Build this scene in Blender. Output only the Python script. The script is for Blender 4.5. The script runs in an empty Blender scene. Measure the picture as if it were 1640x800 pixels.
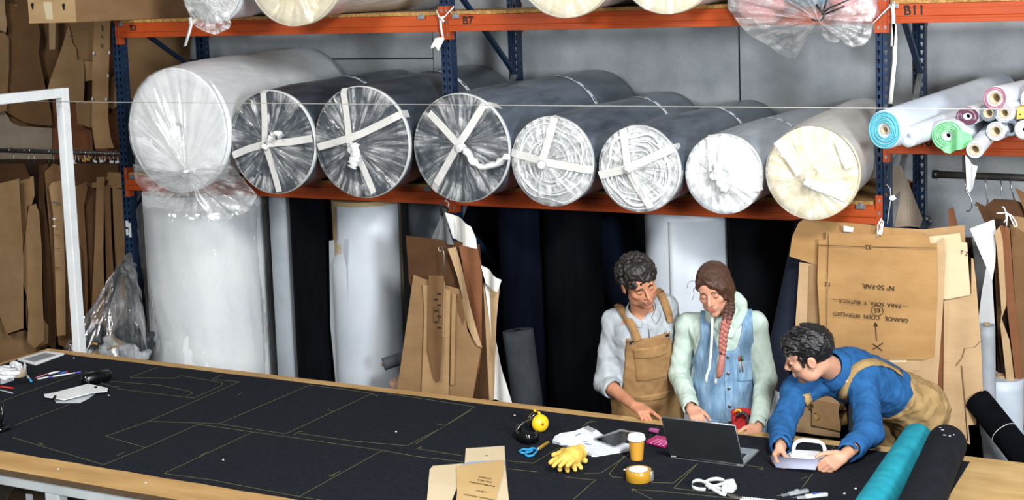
import bpy, bmesh, math, random
import numpy as np
from mathutils import Vector, Matrix
rnd = random.Random(7)
sc = bpy.context.scene
COL = sc.collection
PI = math.pi

# ------------------------------------------------------------------ camera
FPX = 2311.7
PPX, PPY = 820.0, 238.6            # principal point of the (cropped) photograph, 1640x800 frame
CAMZ = 3.1
YAW, PITCH, ROLL = math.radians(-27.947), math.radians(6.334), math.radians(-1.934)
_F = Vector((math.sin(YAW)*math.cos(PITCH), math.cos(YAW)*math.cos(PITCH), -math.sin(PITCH)))
_r = Vector((math.cos(YAW), -math.sin(YAW), 0)); _u = _r.cross(_F)
_R = math.cos(ROLL)*_r + math.sin(ROLL)*_u
_U = -math.sin(ROLL)*_r + math.cos(ROLL)*_u
CAMP = Vector((0, 0, CAMZ))
cd = bpy.data.cameras.new('camera'); cam = bpy.data.objects.new('camera', cd); COL.objects.link(cam)
cam.matrix_world = Matrix(((_R.x, _U.x, -_F.x, 0), (_R.y, _U.y, -_F.y, 0), (_R.z, _U.z, -_F.z, CAMZ), (0, 0, 0, 1)))
cd.sensor_fit = 'HORIZONTAL'; cd.sensor_width = 36.0
cd.lens = FPX/1640*36; cd.shift_x = 0; cd.shift_y = -(400-PPY)/1640
cd.clip_end = 60
sc.camera = cam

# ------------------------------------------------------------------ world and lights
w = bpy.data.worlds.new('World'); sc.world = w; w.use_nodes = True
bg = w.node_tree.nodes['Background']; bg.inputs[0].default_value = (.72, .85, 1.0, 1); bg.inputs[1].default_value = .06
def area(name, loc, aim, size, power, col, sizey=None):
    l = bpy.data.lights.new(name, 'AREA'); l.energy = power; l.color = col; l.size = size
    if sizey: l.shape = 'RECTANGLE'; l.size_y = sizey
    o = bpy.data.objects.new(name, l); COL.objects.link(o); o.location = loc
    d = Vector(aim)-Vector(loc); o.rotation_euler = d.to_track_quat('-Z', 'Y').to_euler()
    return o
area('hall_lamp_over_table', (.4, 2.6, 5.3), (-2.3, 7.0, 1.2), 1.0, 430, (1.0, .975, .95))
area('fill_light_front_right', (3.4, 0.6, 3.2), (-2.0, 8.6, 2.2), 1.2, 680, (.90, .955, 1.0))  # unseen fill light, set low to reach the wall under the upper shelf
area('fill_light_left', (-6.0, 1.6, 5.4), (-6.2, 7.5, 1.4), 1.4, 230, (1.0, .97, .93))  # weaker unseen fill, added to lift the left side
area('fill_light_front', (-1.6, -1.2, 3.7), (-6.0, 8.5, 2.1), 1.2, 150, (.95, .98, 1.0))  # unseen fill added to brighten the big white roll at left
sc.view_settings.view_transform = 'Standard'; sc.view_settings.look = 'None'
sc.view_settings.gamma = 1.0; sc.view_settings.use_curve_mapping = False
sc.view_settings.exposure = -0.05

# ------------------------------------------------------------------ pixel -> world (real depth given)
def ray(x, y): return _F + _R*((x-PPX)/FPX) - _U*((y-PPY)/FPX)
def atY(x, y, Y): d = ray(x, y); return CAMP + d*(Y/d.y)
def atZ(x, y, Z): d = ray(x, y); return CAMP + d*((Z-CAMZ)/d.z)
def atP(x, y, p0, n): d = ray(x, y); return CAMP + d*((Vector(p0)-CAMP).dot(n)/d.dot(n))
TZ = .92                            # table top
CZ = TZ+.004                        # cloth top
def onT(x, y, dz=0): return atZ(x, y, CZ+dz)

# ------------------------------------------------------------------ materials
def lin(h):
    if isinstance(h, str):
        h = h.lstrip('#'); c = [int(h[i:i+2], 16)/255 for i in (0, 2, 4)]
        return tuple((v/12.92 if v <= .04045 else ((v+.055)/1.055)**2.4) for v in c)
    return h
MATS = {}
def M(name, c1, c2=None, scale=8, rough=.6, metal=0, bump=0, bscale=60, stretch=(1, 1, 1), coat=0, sheen=0, spec=.5, c3=None, detail=5, lo=.3, hi=.7, attr=None, sss=0):
    if name in MATS: return MATS[name]
    m = bpy.data.materials.new(name); m.use_nodes = True; MATS[name] = m
    nt = m.node_tree; N = nt.nodes; L = nt.links; b = N['Principled BSDF']
    c1 = lin(c1); c2 = lin(c2) if c2 else c1
    b.inputs['Roughness'].default_value = rough; b.inputs['Metallic'].default_value = metal
    b.inputs['Specular IOR Level'].default_value = spec
    b.inputs['Coat Weight'].default_value = coat; b.inputs['Coat Roughness'].default_value = .18
    b.inputs['Sheen Weight'].default_value = sheen; b.inputs['Sheen Roughness'].default_value = .5
    if sss:
        b.inputs['Subsurface Weight'].default_value = sss; b.inputs['Subsurface Radius'].default_value = (.012, .005, .003); b.inputs['Subsurface Scale'].default_value = 1.0
    tc = N.new('ShaderNodeTexCoord'); mp = N.new('ShaderNodeMapping'); mp.inputs['Scale'].default_value = stretch
    L.new(tc.outputs['Object'], mp.inputs['Vector'])
    nz = N.new('ShaderNodeTexNoise'); nz.inputs['Scale'].default_value = scale; nz.inputs['Detail'].default_value = detail; nz.inputs['Roughness'].default_value = .6
    L.new(mp.outputs[0], nz.inputs['Vector'])
    rp = N.new('ShaderNodeValToRGB'); L.new(nz.outputs['Fac'], rp.inputs[0])
    rp.color_ramp.elements[0].position = lo; rp.color_ramp.elements[1].position = hi
    rp.color_ramp.elements[0].color = (*c1, 1); rp.color_ramp.elements[1].color = (*c2, 1)
    if c3:
        e = rp.color_ramp.elements.new(.5*(lo+hi)); e.color = (*lin(c3), 1)
    out = rp.outputs[0]
    if attr:
        at = N.new('ShaderNodeAttribute'); at.attribute_name = attr
        mx = N.new('ShaderNodeMix'); mx.data_type = 'RGBA'
        L.new(at.outputs['Alpha'], mx.inputs[0]); L.new(out, mx.inputs[6]); L.new(at.outputs['Color'], mx.inputs[7]); out = mx.outputs[2]
    L.new(out, b.inputs['Base Color'])
    if bump:
        n2 = N.new('ShaderNodeTexNoise'); n2.inputs['Scale'].default_value = bscale; n2.inputs['Detail'].default_value = 4
        L.new(mp.outputs[0], n2.inputs['Vector'])
        bp = N.new('ShaderNodeBump'); bp.inputs['Strength'].default_value = 1; bp.inputs['Distance'].default_value = bump
        L.new(n2.outputs['Fac'], bp.inputs['Height']); L.new(bp.outputs[0], b.inputs['Normal'])
    return m

def film(name, white=.35, tint='#e8eef2', uvx=60, uvy=2.0, lo=.42, hi=.75, rough=.16, uv=True, amin=.05, nscale=5.0, patch=.25):
    """clear polythene: see-through where smooth, milky where it is creased"""
    if name in MATS: return MATS[name]
    m = bpy.data.materials.new(name); m.use_nodes = True; MATS[name] = m
    nt = m.node_tree; N = nt.nodes; L = nt.links; N.remove(N['Principled BSDF']); out = N['Material Output']
    tc = N.new('ShaderNodeTexCoord'); mp = N.new('ShaderNodeMapping')
    if uv:
        L.new(tc.outputs['UV'], mp.inputs['Vector']); mp.inputs['Scale'].default_value = (uvx, uvy, 1)
    else:
        L.new(tc.outputs['Object'], mp.inputs['Vector']); mp.inputs['Scale'].default_value = (uvx, uvx, uvy)
    nz = N.new('ShaderNodeTexNoise'); nz.inputs['Scale'].default_value = 1 if uv else nscale; nz.inputs['Detail'].default_value = 6; nz.inputs['Roughness'].default_value = .65
    if not uv: nz.inputs['Distortion'].default_value = 1.2
    L.new(mp.outputs[0], nz.inputs['Vector'])
    rp = N.new('ShaderNodeMapRange'); L.new(nz.outputs['Fac'], rp.inputs[0])
    rp.inputs[1].default_value = lo; rp.inputs[2].default_value = hi; rp.inputs[3].default_value = amin; rp.inputs[4].default_value = min(1, amin+white)
    mp2 = N.new('ShaderNodeMapping'); L.new(tc.outputs['UV' if uv else 'Object'], mp2.inputs['Vector']); mp2.inputs['Scale'].default_value = (uvx*.16, 3.0, 1) if uv else (4, 4, 4)
    n2 = N.new('ShaderNodeTexNoise'); n2.inputs['Scale'].default_value = 1; n2.inputs['Detail'].default_value = 4; n2.inputs['Distortion'].default_value = .8; L.new(mp2.outputs[0], n2.inputs['Vector'])
    r2 = N.new('ShaderNodeMapRange'); L.new(n2.outputs['Fac'], r2.inputs[0]); r2.inputs[1].default_value = .36; r2.inputs[2].default_value = .66; r2.inputs[3].default_value = patch; r2.inputs[4].default_value = 1.25
    ml = N.new('ShaderNodeMath'); ml.operation = 'MULTIPLY'; ml.use_clamp = True; L.new(rp.outputs[0], ml.inputs[0]); L.new(r2.outputs[0], ml.inputs[1]); rp = ml
    t = N.new('ShaderNodeBsdfTransparent'); t.inputs[0].default_value = (1, 1, 1, 1)
    d = N.new('ShaderNodeBsdfDiffuse'); d.inputs[0].default_value = (*lin(tint), 1)
    tl = N.new('ShaderNodeBsdfTranslucent'); tl.inputs[0].default_value = (*lin(tint), 1)
    m0 = N.new('ShaderNodeMixShader'); m0.inputs[0].default_value = .3; L.new(d.outputs[0], m0.inputs[1]); L.new(tl.outputs[0], m0.inputs[2])
    g = N.new('ShaderNodeBsdfGlossy'); g.inputs['Roughness'].default_value = rough
    bp = N.new('ShaderNodeBump'); bp.inputs['Distance'].default_value = .01; bp.inputs['Strength'].default_value = .8; L.new(nz.outputs['Fac'], bp.inputs['Height'])
    L.new(bp.outputs[0], g.inputs['Normal'])
    m1 = N.new('ShaderNodeMixShader'); L.new(rp.outputs[0], m1.inputs[0]); L.new(t.outputs[0], m1.inputs[1]); L.new(m0.outputs[0], m1.inputs[2])
    fr = N.new('ShaderNodeLayerWeight'); fr.inputs[0].default_value = .25; L.new(bp.outputs[0], fr.inputs['Normal'])
    fm = N.new('ShaderNodeMath'); fm.operation = 'MULTIPLY_ADD'; L.new(fr.outputs['Facing'], fm.inputs[0]); fm.inputs[1].default_value = .35; fm.inputs[2].default_value = .10
    m2 = N.new('ShaderNodeMixShader'); L.new(fm.outputs[0], m2.inputs[0]); L.new(m1.outputs[0], m2.inputs[1]); L.new(g.outputs[0], m2.inputs[2])
    L.new(m2.outputs[0], out.inputs['Surface'])
    return m

# ------------------------------------------------------------------ objects
def tag(o, label=None, cat=None, group=None, kind=None):
    if label: o['label'] = label
    if cat: o['category'] = cat
    if group: o['group'] = group
    if kind: o['kind'] = kind
    return o
def thing(name, label, cat, loc, group=None, kind=None):
    o = bpy.data.objects.new(name, None); COL.objects.link(o); o.location = loc; o.empty_display_size = .1
    return tag(o, label, cat, group, kind)
def wloc(o):
    v = Vector(o.location)
    while o.parent: o = o.parent; v = v+Vector(o.location)
    return v
def link(name, me, mat, parent=None, org=None):
    """mesh given in world coordinates -> object with a local origin"""
    o = bpy.data.objects.new(name, me); COL.objects.link(o)
    if len(me.vertices):
        a = np.empty(len(me.vertices)*3, np.float32); me.vertices.foreach_get('co', a); a = a.reshape(-1, 3)
        if org is None:
            lo, hi = a.min(0), a.max(0); org = Vector(((lo[0]+hi[0])/2, (lo[1]+hi[1])/2, lo[2]))
        a -= np.array(org, np.float32); me.vertices.foreach_set('co', a.ravel())
    else: org = Vector((0, 0, 0))
    if parent: o.parent = parent; o.location = Vector(org)-wloc(parent)
    else: o.location = org
    if mat:
        for mm in (mat if isinstance(mat, (list, tuple)) else [mat]): me.materials.append(mm)
    me.update()
    return o
def hull2d(pts): return pts
class MB:
    def __init__(s): s.v = []; s.f = []; s.sm = []; s.mi = []; s.uv = None; s.cur = 0
    def add(s, vs, fs, smooth=False):
        n = len(s.v); s.v += [tuple(v) for v in vs]; s.f += [tuple(i+n for i in f) for f in fs]; s.sm += [smooth]*len(fs); s.mi += [s.cur]*len(fs); return s
    def box(s, lo, hi, mat=None):
        x0, y0, z0 = lo; x1, y1, z1 = hi
        vs = [(x0, y0, z0), (x1, y0, z0), (x1, y1, z0), (x0, y1, z0), (x0, y0, z1), (x1, y0, z1), (x1, y1, z1), (x0, y1, z1)]
        if mat is not None: vs = [mat @ Vector(v) for v in vs]
        return s.add(vs, [(0, 3, 2, 1), (4, 5, 6, 7), (0, 1, 5, 4), (1, 2, 6, 5), (2, 3, 7, 6), (3, 0, 4, 7)])
    def beam(s, p0, p1, wd, ht, up=(0, 0, 1)):
        p0, p1 = Vector(p0), Vector(p1); d = (p1-p0).normalized(); r = d.cross(Vector(up))
        if r.length < 1e-4: r = d.cross(Vector((0, 1, 0)))
        r.normalize(); u = r.cross(d)
        vs = [p+r*(a*wd/2)+u*(b*ht/2) for p in (p0, p1) for a, b in ((-1, -1), (1, -1), (1, 1), (-1, 1))]
        return s.add(vs, [(3, 2, 1, 0), (4, 5, 6, 7), (0, 1, 5, 4), (1, 2, 6, 5), (2, 3, 7, 6), (3, 0, 4, 7)])
    def tube(s, pts, r, n=8, caps=True, closed=False, smooth=True, flat=None):
        pts = [Vector(p) for p in pts]; m = len(pts); vs = []; fs = []
        rr = r if isinstance(r, (list, tuple)) else [r]*m
        prev = None
        for i, p in enumerate(pts):
            if closed: t = pts[(i+1) % m]-pts[i-1]
            else: t = (pts[min(i+1, m-1)]-pts[max(i-1, 0)])
            t.normalize()
            if prev is None:
                a = Vector((0, 0, 1)) if abs(t.z) < .9 else Vector((0, 1, 0)); u = t.cross(a).normalized()
            else:
                u = prev-t*prev.dot(t); u.normalize()
            prev = u; w_ = t.cross(u)
            for k in range(n):
                an = 2*PI*k/n; fx = flat if flat else 1
                vs.append(p+(u*math.cos(an)+w_*math.sin(an)*fx)*rr[i])
        for i in range(m if closed else m-1):
            j = (i+1) % m
            for k in range(n): fs.append((i*n+k, i*n+(k+1) % n, j*n+(k+1) % n, j*n+k))
        s.add(vs, fs, smooth)
        if caps and not closed:
            b = len(s.v)-len(vs)
            s.f += [tuple(b+k for k in reversed(range(n))), tuple(b+(m-1)*n+k for k in range(n))]; s.sm += [False]*2; s.mi += [s.cur]*2
        return s
    def lathe(s, prof, c, axis=(0, 0, 1), n=32, smooth=True, cap0=False, cap1=False):
        ax = Vector(axis).normalized(); a = Vector((1, 0, 0)) if abs(ax.x) < .9 else Vector((0, 1, 0))
        u = ax.cross(a).normalized(); w_ = ax.cross(u); c = Vector(c); vs = []; fs = []
        for (r, h) in prof:
            for k in range(n): an = 2*PI*k/n; vs.append(c+ax*h+(u*math.cos(an)+w_*math.sin(an))*r)
        for i in range(len(prof)-1):
            for k in range(n): fs.append((i*n+k, i*n+(k+1) % n, (i+1)*n+(k+1) % n, (i+1)*n+k))
        s.add(vs, fs, smooth); b = len(s.v)-len(vs)
        if cap0: s.f.append(tuple(b+k for k in reversed(range(n)))); s.sm.append(False); s.mi.append(s.cur)
        if cap1: s.f.append(tuple(b+(len(prof)-1)*n+k for k in range(n))); s.sm.append(False); s.mi.append(s.cur)
        return s
    def prism(s, poly, off):
        """poly: list of world points; extruded by vector off"""
        n = len(poly); off = Vector(off); a = [Vector(p) for p in poly]; vs = a+[p+off for p in a]
        fs = [tuple(range(n)), tuple(reversed(range(n, 2*n)))]+[(i, n+i, n+(i+1) % n, (i+1) % n) for i in range(n)]
        return s.add(vs, fs)
    def ribbon(s, pts, wdir, wd, th=.0006, smooth=True):
        """flat strip along pts, widths along wdir"""
        pts = [Vector(p) for p in pts]; vs = []; fs = []; m = len(pts)
        for i, p in enumerate(pts):
            wv = Vector(wdir[i] if isinstance(wdir, list) else wdir).normalized()*wd/2
            t = (pts[min(i+1, m-1)]-pts[max(i-1, 0)]).normalized(); nn = t.cross(wv)
            nn = nn.normalized()*th/2 if nn.length > 1e-9 else Vector((0, 0, th/2))
            vs += [p-wv-nn, p+wv-nn, p+wv+nn, p-wv+nn]
        for i in range(m-1):
            for k in range(4): fs.append((i*4+k, i*4+(k+1) % 4, i*4+4+(k+1) % 4, i*4+4+k))
        fs += [(3, 2, 1, 0), tuple((m-1)*4+k for k in range(4))]
        return s.add(vs, fs, smooth)
    def mesh(s, fixn=True):
        me = bpy.data.meshes.new('m'); me.from_pydata(s.v, [], s.f)
        me.polygons.foreach_set('use_smooth', s.sm); me.polygons.foreach_set('material_index', s.mi)
        if fixn:
            bm = bmesh.new(); bm.from_mesh(me); bmesh.ops.recalc_face_normals(bm, faces=bm.faces); bm.to_mesh(me); bm.free()
        return me
    def obj(s, name, mat, parent=None, bevel=0, seg=2, org=None, fixn=True):
        o = link(name, s.mesh(fixn), mat, parent, org)
        if bevel:
            b = o.modifiers.new('bevel', 'BEVEL'); b.width = bevel; b.segments = seg; b.limit_method = 'ANGLE'; b.angle_limit = math.radians(40)
        return o
_font = None
def text(name, body, mat, origin, right, up, size, parent, depth=.0006, bold=0):
    cu = bpy.data.curves.new('t', 'FONT'); cu.body = body; cu.size = size; cu.align_x = 'CENTER'; cu.align_y = 'CENTER'; cu.extrude = depth; cu.offset = bold
    to = bpy.data.objects.new('t', cu); COL.objects.link(to); dg = bpy.context.evaluated_depsgraph_get()
    me = bpy.data.meshes.new_from_object(to.evaluated_get(dg)); bpy.data.objects.remove(to)
    r = Vector(right).normalized(); u = Vector(up).normalized(); n = r.cross(u)
    me.transform(Matrix(((r.x, u.x, n.x, origin[0]), (r.y, u.y, n.y, origin[1]), (r.z, u.z, n.z, origin[2]), (0, 0, 0, 1))))
    return tag(link(name, me, mat, parent), kind='stuff')
def noise1(x, seed=0):
    """smooth 1-d value noise on numpy arrays"""
    x = np.asarray(x, float); i = np.floor(x).astype(int); f = x-i; f = f*f*(3-2*f)
    h = lambda k: np.modf(np.abs(np.sin((k+seed*17.31)*12.9898)*43758.5453))[0]
    return h(i)*(1-f)+h(i+1)*f
def card(name, px, Y, mat, parent=None, th=.003, tx=0, tz=0, bend=0, waves=1.0, phase=0, nx=10, nz=3, bendz=0, org=None):
    """sheet of card or paper: outline seen at px, on the plane y = Y + tx*(x-x0) + tz*(z-z0), gently curved"""
    c = atY(sum(p[0] for p in px)/len(px), sum(p[1] for p in px)/len(px), Y)
    n = Vector((-tx, 1, -tz)).normalized()
    pts = [atP(p[0], p[1], c, n) for p in px]
    return card3(name, pts, mat, parent, th, bend, waves, phase, nx, nz, bendz, org)
def card3(name, pts, mat, parent=None, th=.003, bend=0, waves=1.0, phase=0, nx=10, nz=3, bendz=0, org=None):
    bm = bmesh.new(); vs = [bm.verts.new(p) for p in pts]; bm.faces.new(vs)
    xs = [p.x for p in pts]; zs = [p.z for p in pts]; x0, x1, z0, z1 = min(xs), max(xs), min(zs), max(zs)
    if bend or bendz:
        for i in range(1, nx):
            bmesh.ops.bisect_plane(bm, geom=bm.verts[:]+bm.edges[:]+bm.faces[:], plane_co=(x0+(x1-x0)*i/nx, 0, 0), plane_no=(1, 0, 0))
        for i in range(1, nz):
            bmesh.ops.bisect_plane(bm, geom=bm.verts[:]+bm.edges[:]+bm.faces[:], plane_co=(0, 0, z0+(z1-z0)*i/nz), plane_no=(0, 0, 1))
        for v in bm.verts:
            a = (v.co.x-x0)/(x1-x0+1e-6); b = (v.co.z-z0)/(z1-z0+1e-6)
            v.co.y += bend*math.sin((a*waves+phase)*2*PI)+bendz*(1-b)**2
    r = bmesh.ops.extrude_face_region(bm, geom=bm.faces[:])
    for g in r['geom']:
        if isinstance(g, bmesh.types.BMVert): g.co.y += th
    bmesh.ops.recalc_face_normals(bm, faces=bm.faces)
    me = bpy.data.meshes.new('m'); bm.to_mesh(me); bm.free()
    return link(name, me, mat, parent, org)

# ================================================================== materials used widely
concrete = M('concrete', '#a3a9ad', '#c6cbce', scale=3.2, rough=.9, bump=.004, bscale=70, detail=8, spec=.2)
concrete_dark = M('concrete_joint', '#3a3d40', '#4a4d50', rough=.9)
floor_m = M('floor_concrete', '#5c5a56', '#747069', scale=2, rough=.7, bump=.001)
orange = M('orange_paint', '#a33f18', '#b85224', scale=5, rough=.42, spec=.4, bump=.0004, bscale=30, stretch=(.3, 1, 1))
blue = M('blue_paint', '#12233b', '#1b3452', scale=7, rough=.38, spec=.5)
galv = M('galvanised', '#8f979c', '#b4bbbf', scale=30, rough=.4, metal=.7)
black_ink = M('black_ink', '#141312', rough=.7)
osb = M('chipboard', '#7d5a2c', '#c2975a', scale=55, rough=.85, bump=.0015, bscale=90, c3='#a57c43')
white_paint = M('white_paint', '#d8dde0', '#eceff0', scale=4, rough=.4)
tape_m = M('white_tape', '#dedcd4', '#f0efe9', scale=20, rough=.45, spec=.5)
string_m = M('white_string', '#e6e6e4', rough=.8)

# ================================================================== setting
mb = MB(); mb.box((-16, -3, -.1), (6, 9.6, 0)); fl = mb.obj('floor', floor_m); tag(fl, 'dark grey concrete floor under the table', None, kind='structure')
wb = MB(); wb.box((-16, 9.63, 0), (6, 9.8, 5.2)); wall = wb.obj('wall_back', concrete_dark); tag(wall, 'grey precast concrete wall behind the racking', None, kind='structure')
for x0, x1 in ((-16, -8.25), (-8.24, -5.765), (-5.755, -3.295), (-3.28, -.815), (-.80, 1.65), (1.66, 6)):
    for z0, z1 in ((0, 2.58), (2.592, 5.2)) if x0 < -8 else ((0, 5.2),):
        p = MB(); p.box((x0, 9.6, z0), (x1, 9.66, z1)); p.obj('panel', concrete, wall, bevel=.004)

# ================================================================== racking
PW = .075; PD = .075
PXS = (-7.615, -4.795, -1.975)
rack = thing('pallet_rack', 'blue and orange pallet rack holding the fabric rolls along the concrete wall', 'rack', (-4.75, 8.6, 0))
def upright_mesh(h):
    """folded steel post, front face on y=0 with two columns of key holes, side face with small round holes"""
    m = MB(); t = .0; W = PW
    def q(a, b, c, d): m.add([a, b, c, d], [(0, 1, 2, 3)])
    pitch = .05; n = int(h/pitch)
    half = W/2-.003
    for c in range(2):
        xa = 0 if c == 0 else W/2+.003; xb = xa+half; xc = (xa+xb)/2
        for i in range(n):
            z = i*pitch
            q((xa, 0, z), (xb, 0, z), (xb, 0, z+.014), (xa, 0, z+.014))
            for (z0, z1, w_) in ((z+.014, z+.026, .0045), (z+.026, z+.040, .0085)):
                q((xa, 0, z0), (xc-w_, 0, z0), (xc-w_, 0, z1), (xa, 0, z1)); q((xc+w_, 0, z0), (xb, 0, z0), (xb, 0, z1), (xc+w_, 0, z1))
            q((xa, 0, z+.040), (xb, 0, z+.040), (xb, 0, z+pitch), (xa, 0, z+pitch))
    H = n*pitch
    q((half, 0, 0), (W/2, .006, 0), (W/2, .006, H), (half, 0, H)); q((W/2, .006, 0), (W/2+.003, 0, 0), (W/2+.003, 0, H), (W/2, .006, H))
    for xs in (0, W):
        for i in range(n):
            z = i*pitch; yc = PD*.62; r = .004
            q((xs, 0, z), (xs, PD, z), (xs, PD, z+.02), (xs, 0, z+.02)); q((xs, 0, z+.02), (xs, yc-r, z+.02), (xs, yc-r, z+.028), (xs, 0, z+.028))
            q((xs, yc+r, z+.02), (xs, PD, z+.02), (xs, PD, z+.028), (xs, yc+r, z+.028)); q((xs, 0, z+.028), (xs, PD, z+.028), (xs, PD, z+pitch), (xs, 0, z+pitch))
    for x0, x1 in ((0, .02), (W-.02, W)): q((x0, PD, 0), (x1, PD, 0), (x1, PD, H), (x0, PD, H))
    return m.mesh(False)
um_tall = upright_mesh(3.75); um_short = upright_mesh(2.98)
def place(name, me, loc, mat, parent, rot=None):
    o = bpy.data.objects.new(name, me); COL.objects.link(o); o.parent = parent; o.location = Vector(loc)-wloc(parent)
    if rot: o.rotation_euler = rot
    if mat and not me.materials: me.materials.append(mat)
    return o
for k, x in enumerate(PXS):
    place('upright', um_short if k == 0 else um_tall, (x, 8.1, 0), blue, rack)
    place('upright', um_short if k == 0 else um_tall, (x, 9.03, 0), blue, rack)
    xc = x+PW/2; top = 2.9 if k == 0 else 3.4
    nodes = [(8.17, 3.16), (9.03, 2.5), (8.17, 1.6), (9.03, .9), (8.17, .2)]
    if k: nodes = [(9.03, 3.72)]+nodes
    if k == 0: nodes[0] = (8.2, 2.97)
    for (a, b) in zip(nodes, nodes[1:]):
        b_ = MB(); b_.beam((xc+.012, a[0], a[1]), (xc+.012, b[0], b[1]), .03, .034, up=(1, 0, 0))
        b_.obj('brace', blue if b[1] != 1.6 else galv, rack, bevel=.004)
    b_ = MB(); b_.box((x-.02, 8.07, 0), (x+PW+.02, 8.2, .006)); b_.obj('foot_plate', blue, rack)
def beam_prof(x0, x1, yf, z0, z1, s=1):
    """beam with a step along its face; s=+1 front beam facing -y"""
    prof = [(0, z0), (0, z0+.022), (.006, z0+.026), (.006, z0+.036), (0, z0+.040), (0, z1-.028), (.012, z1-.028), (.012, z1), (.045, z1), (.045, z0)]
    m = MB(); n = len(prof); vs = [(x, yf+s*p[0], p[1]) for x in (x0, x1) for p in prof]
    m.add(vs, [tuple(range(n)), tuple(reversed(range(n, 2*n)))]+[(i, (i+1) % n, n+(i+1) % n, n+i) for i in range(n)])
    return m
def add_beam(x0, x1, z0, z1, front, code=None, codex=None, codesize=.055):
    yf = 8.083 if front else 9.03+PD+.017
    b_ = beam_prof(x0, x1, yf, z0, z1, 1 if front else -1).obj('beam', orange, rack, bevel=.002)
    for xs, sg in ((x0, 1), (x1, -1)):
        # end plate hooked on the post face: face leaf and side leaf
        p = MB(); a, c = (xs-.036, xs-.001) if sg > 0 else (xs+.001, xs+.036)
        yy = (yf+.009, yf+.016) if front else (yf-.016, yf-.009)
        zc = z0-.052; ze = z1+.056
        p.box((a, yy[0], zc), (c, yy[1], ze)); s0, s1 = (xs-.004, xs+.002) if sg > 0 else (xs-.002, xs+.004)
        p.box((s0, min(yf, yy[0]), zc), (s1, max(yf, yy[1])+(.05 if front else 0), ze))
        pl = p.obj('connector_plate', orange, b_, bevel=.0015)
        for zz in (zc+.03, zc+.115, ze-.03):
            hb = MB(); xm = (a+c)/2; yh = yy[0]-.0012 if front else yy[1]+.0002
            hb.box((xm-.006, yh, zz-.009), (xm+.006, yh+.001, zz+.009)); hb.obj('slot', black_ink, pl) if False else None
            if front:
                hb.obj('hook', galv, b_)
    if code: text('code', code, black_ink, (codex, yf-.0008, (z0+z1)/2+.014), (1, 0, 0), (0, 0, 1), codesize, b_, bold=.0012)
    return b_
UB = (2.838, 2.946); LB = (1.706, 1.815); RB = (2.112, 2.221)
X = [(PXS[0]+PW, PXS[1]), (PXS[1]+PW, PXS[2]), (PXS[2]+PW, PXS[2]+PW+2.745)]
add_beam(*X[0], *UB, True, 'B3', X[0][0]+.15, .06); add_beam(*X[1], *UB, True, 'B7', -4.577, .075); add_beam(*X[2], *UB, True, 'B11', -1.757, .075)
add_beam(*X[0], *LB, True); add_beam(*X[1], *LB, True); add_beam(*X[2], *RB, True, 'B10', -1.72, .075)
for z in (UB, LB): add_beam(*X[0], *z, False); add_beam(*X[1], *z, False)
add_beam(*X[2], *UB, False); add_beam(*X[2], *RB, False)
place('upright', um_tall, (X[2][1], 8.1, 0), blue, rack); place('upright', um_tall, (X[2][1], 9.03, 0), blue, rack)
def clip(x, z):
    c = MB(); c.box((x-.027, 8.078, z-.028), (x+.027, 8.0825, z-.004)); c.box((x-.008, 8.0765, z-.022), (x+.008, 8.0805, z+.012)); c.obj('clip', galv, rack, bevel=.001)
for x, z in ((X[0][0]+.03, UB[1]), (-4.925, UB[1]), (-4.665, UB[1]), (-1.87, UB[1]), (-2.06, LB[1]), (X[0][0]+.05, LB[1]), (-4.93, LB[1]), (-4.66, LB[1])): clip(x, z+.004)
def boards(xr, z, lab):
    k = 2
    for i in range(k):
        a = xr[0]+.012+(xr[1]-xr[0]-.02)*i/k; b = xr[0]+.004+(xr[1]-xr[0]-.02)*(i+1)/k
        m = MB(); m.box((a, 8.086, z), (b, 9.02, z+.022)); o = m.obj('shelf_board', osb, bevel=.001)
        tag(o, lab[i], 'board', 'chipboard shelf boards on the rack beams')
boards(X[0], UB[1], ('chipboard shelf board under the brown box, upper beam marked B3', 'chipboard shelf board beside the middle post, left of code B7'))
boards(X[1], UB[1], ('chipboard shelf board just right of the code B7', 'chipboard shelf board under the clear bag with the coloured contents'))
boards(X[2], UB[1], ('chipboard shelf board above the code B11', 'chipboard shelf board at the top right, beyond code B11'))
boards(X[0], LB[1], ('chipboard shelf board under the big white roll', 'chipboard shelf board under the first dark taped rolls'))
boards(X[1], LB[1], ('chipboard shelf board under the large roll by the middle post', 'chipboard shelf board under the cream roll by the right post'))
boards(X[2], RB[1], ('chipboard shelf board under the blue and green fabric rolls', 'chipboard shelf board under the small cardboard tube rolls at right'))
# paper label remains on the left post
pm = M('torn_label', '#dfe3e6', '#b9bec2', scale=40, rough=.7)
for a, b, c, d in ((-7.598, -7.572, 1.42, 1.47), (-7.60, -7.577, 1.36, 1.405), (-7.572, -7.548, 1.345, 1.455)):
    m = MB(); m.box((a, 8.0985, c), (b, 8.0995, d)); m.obj('torn_label', pm, rack)
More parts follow.
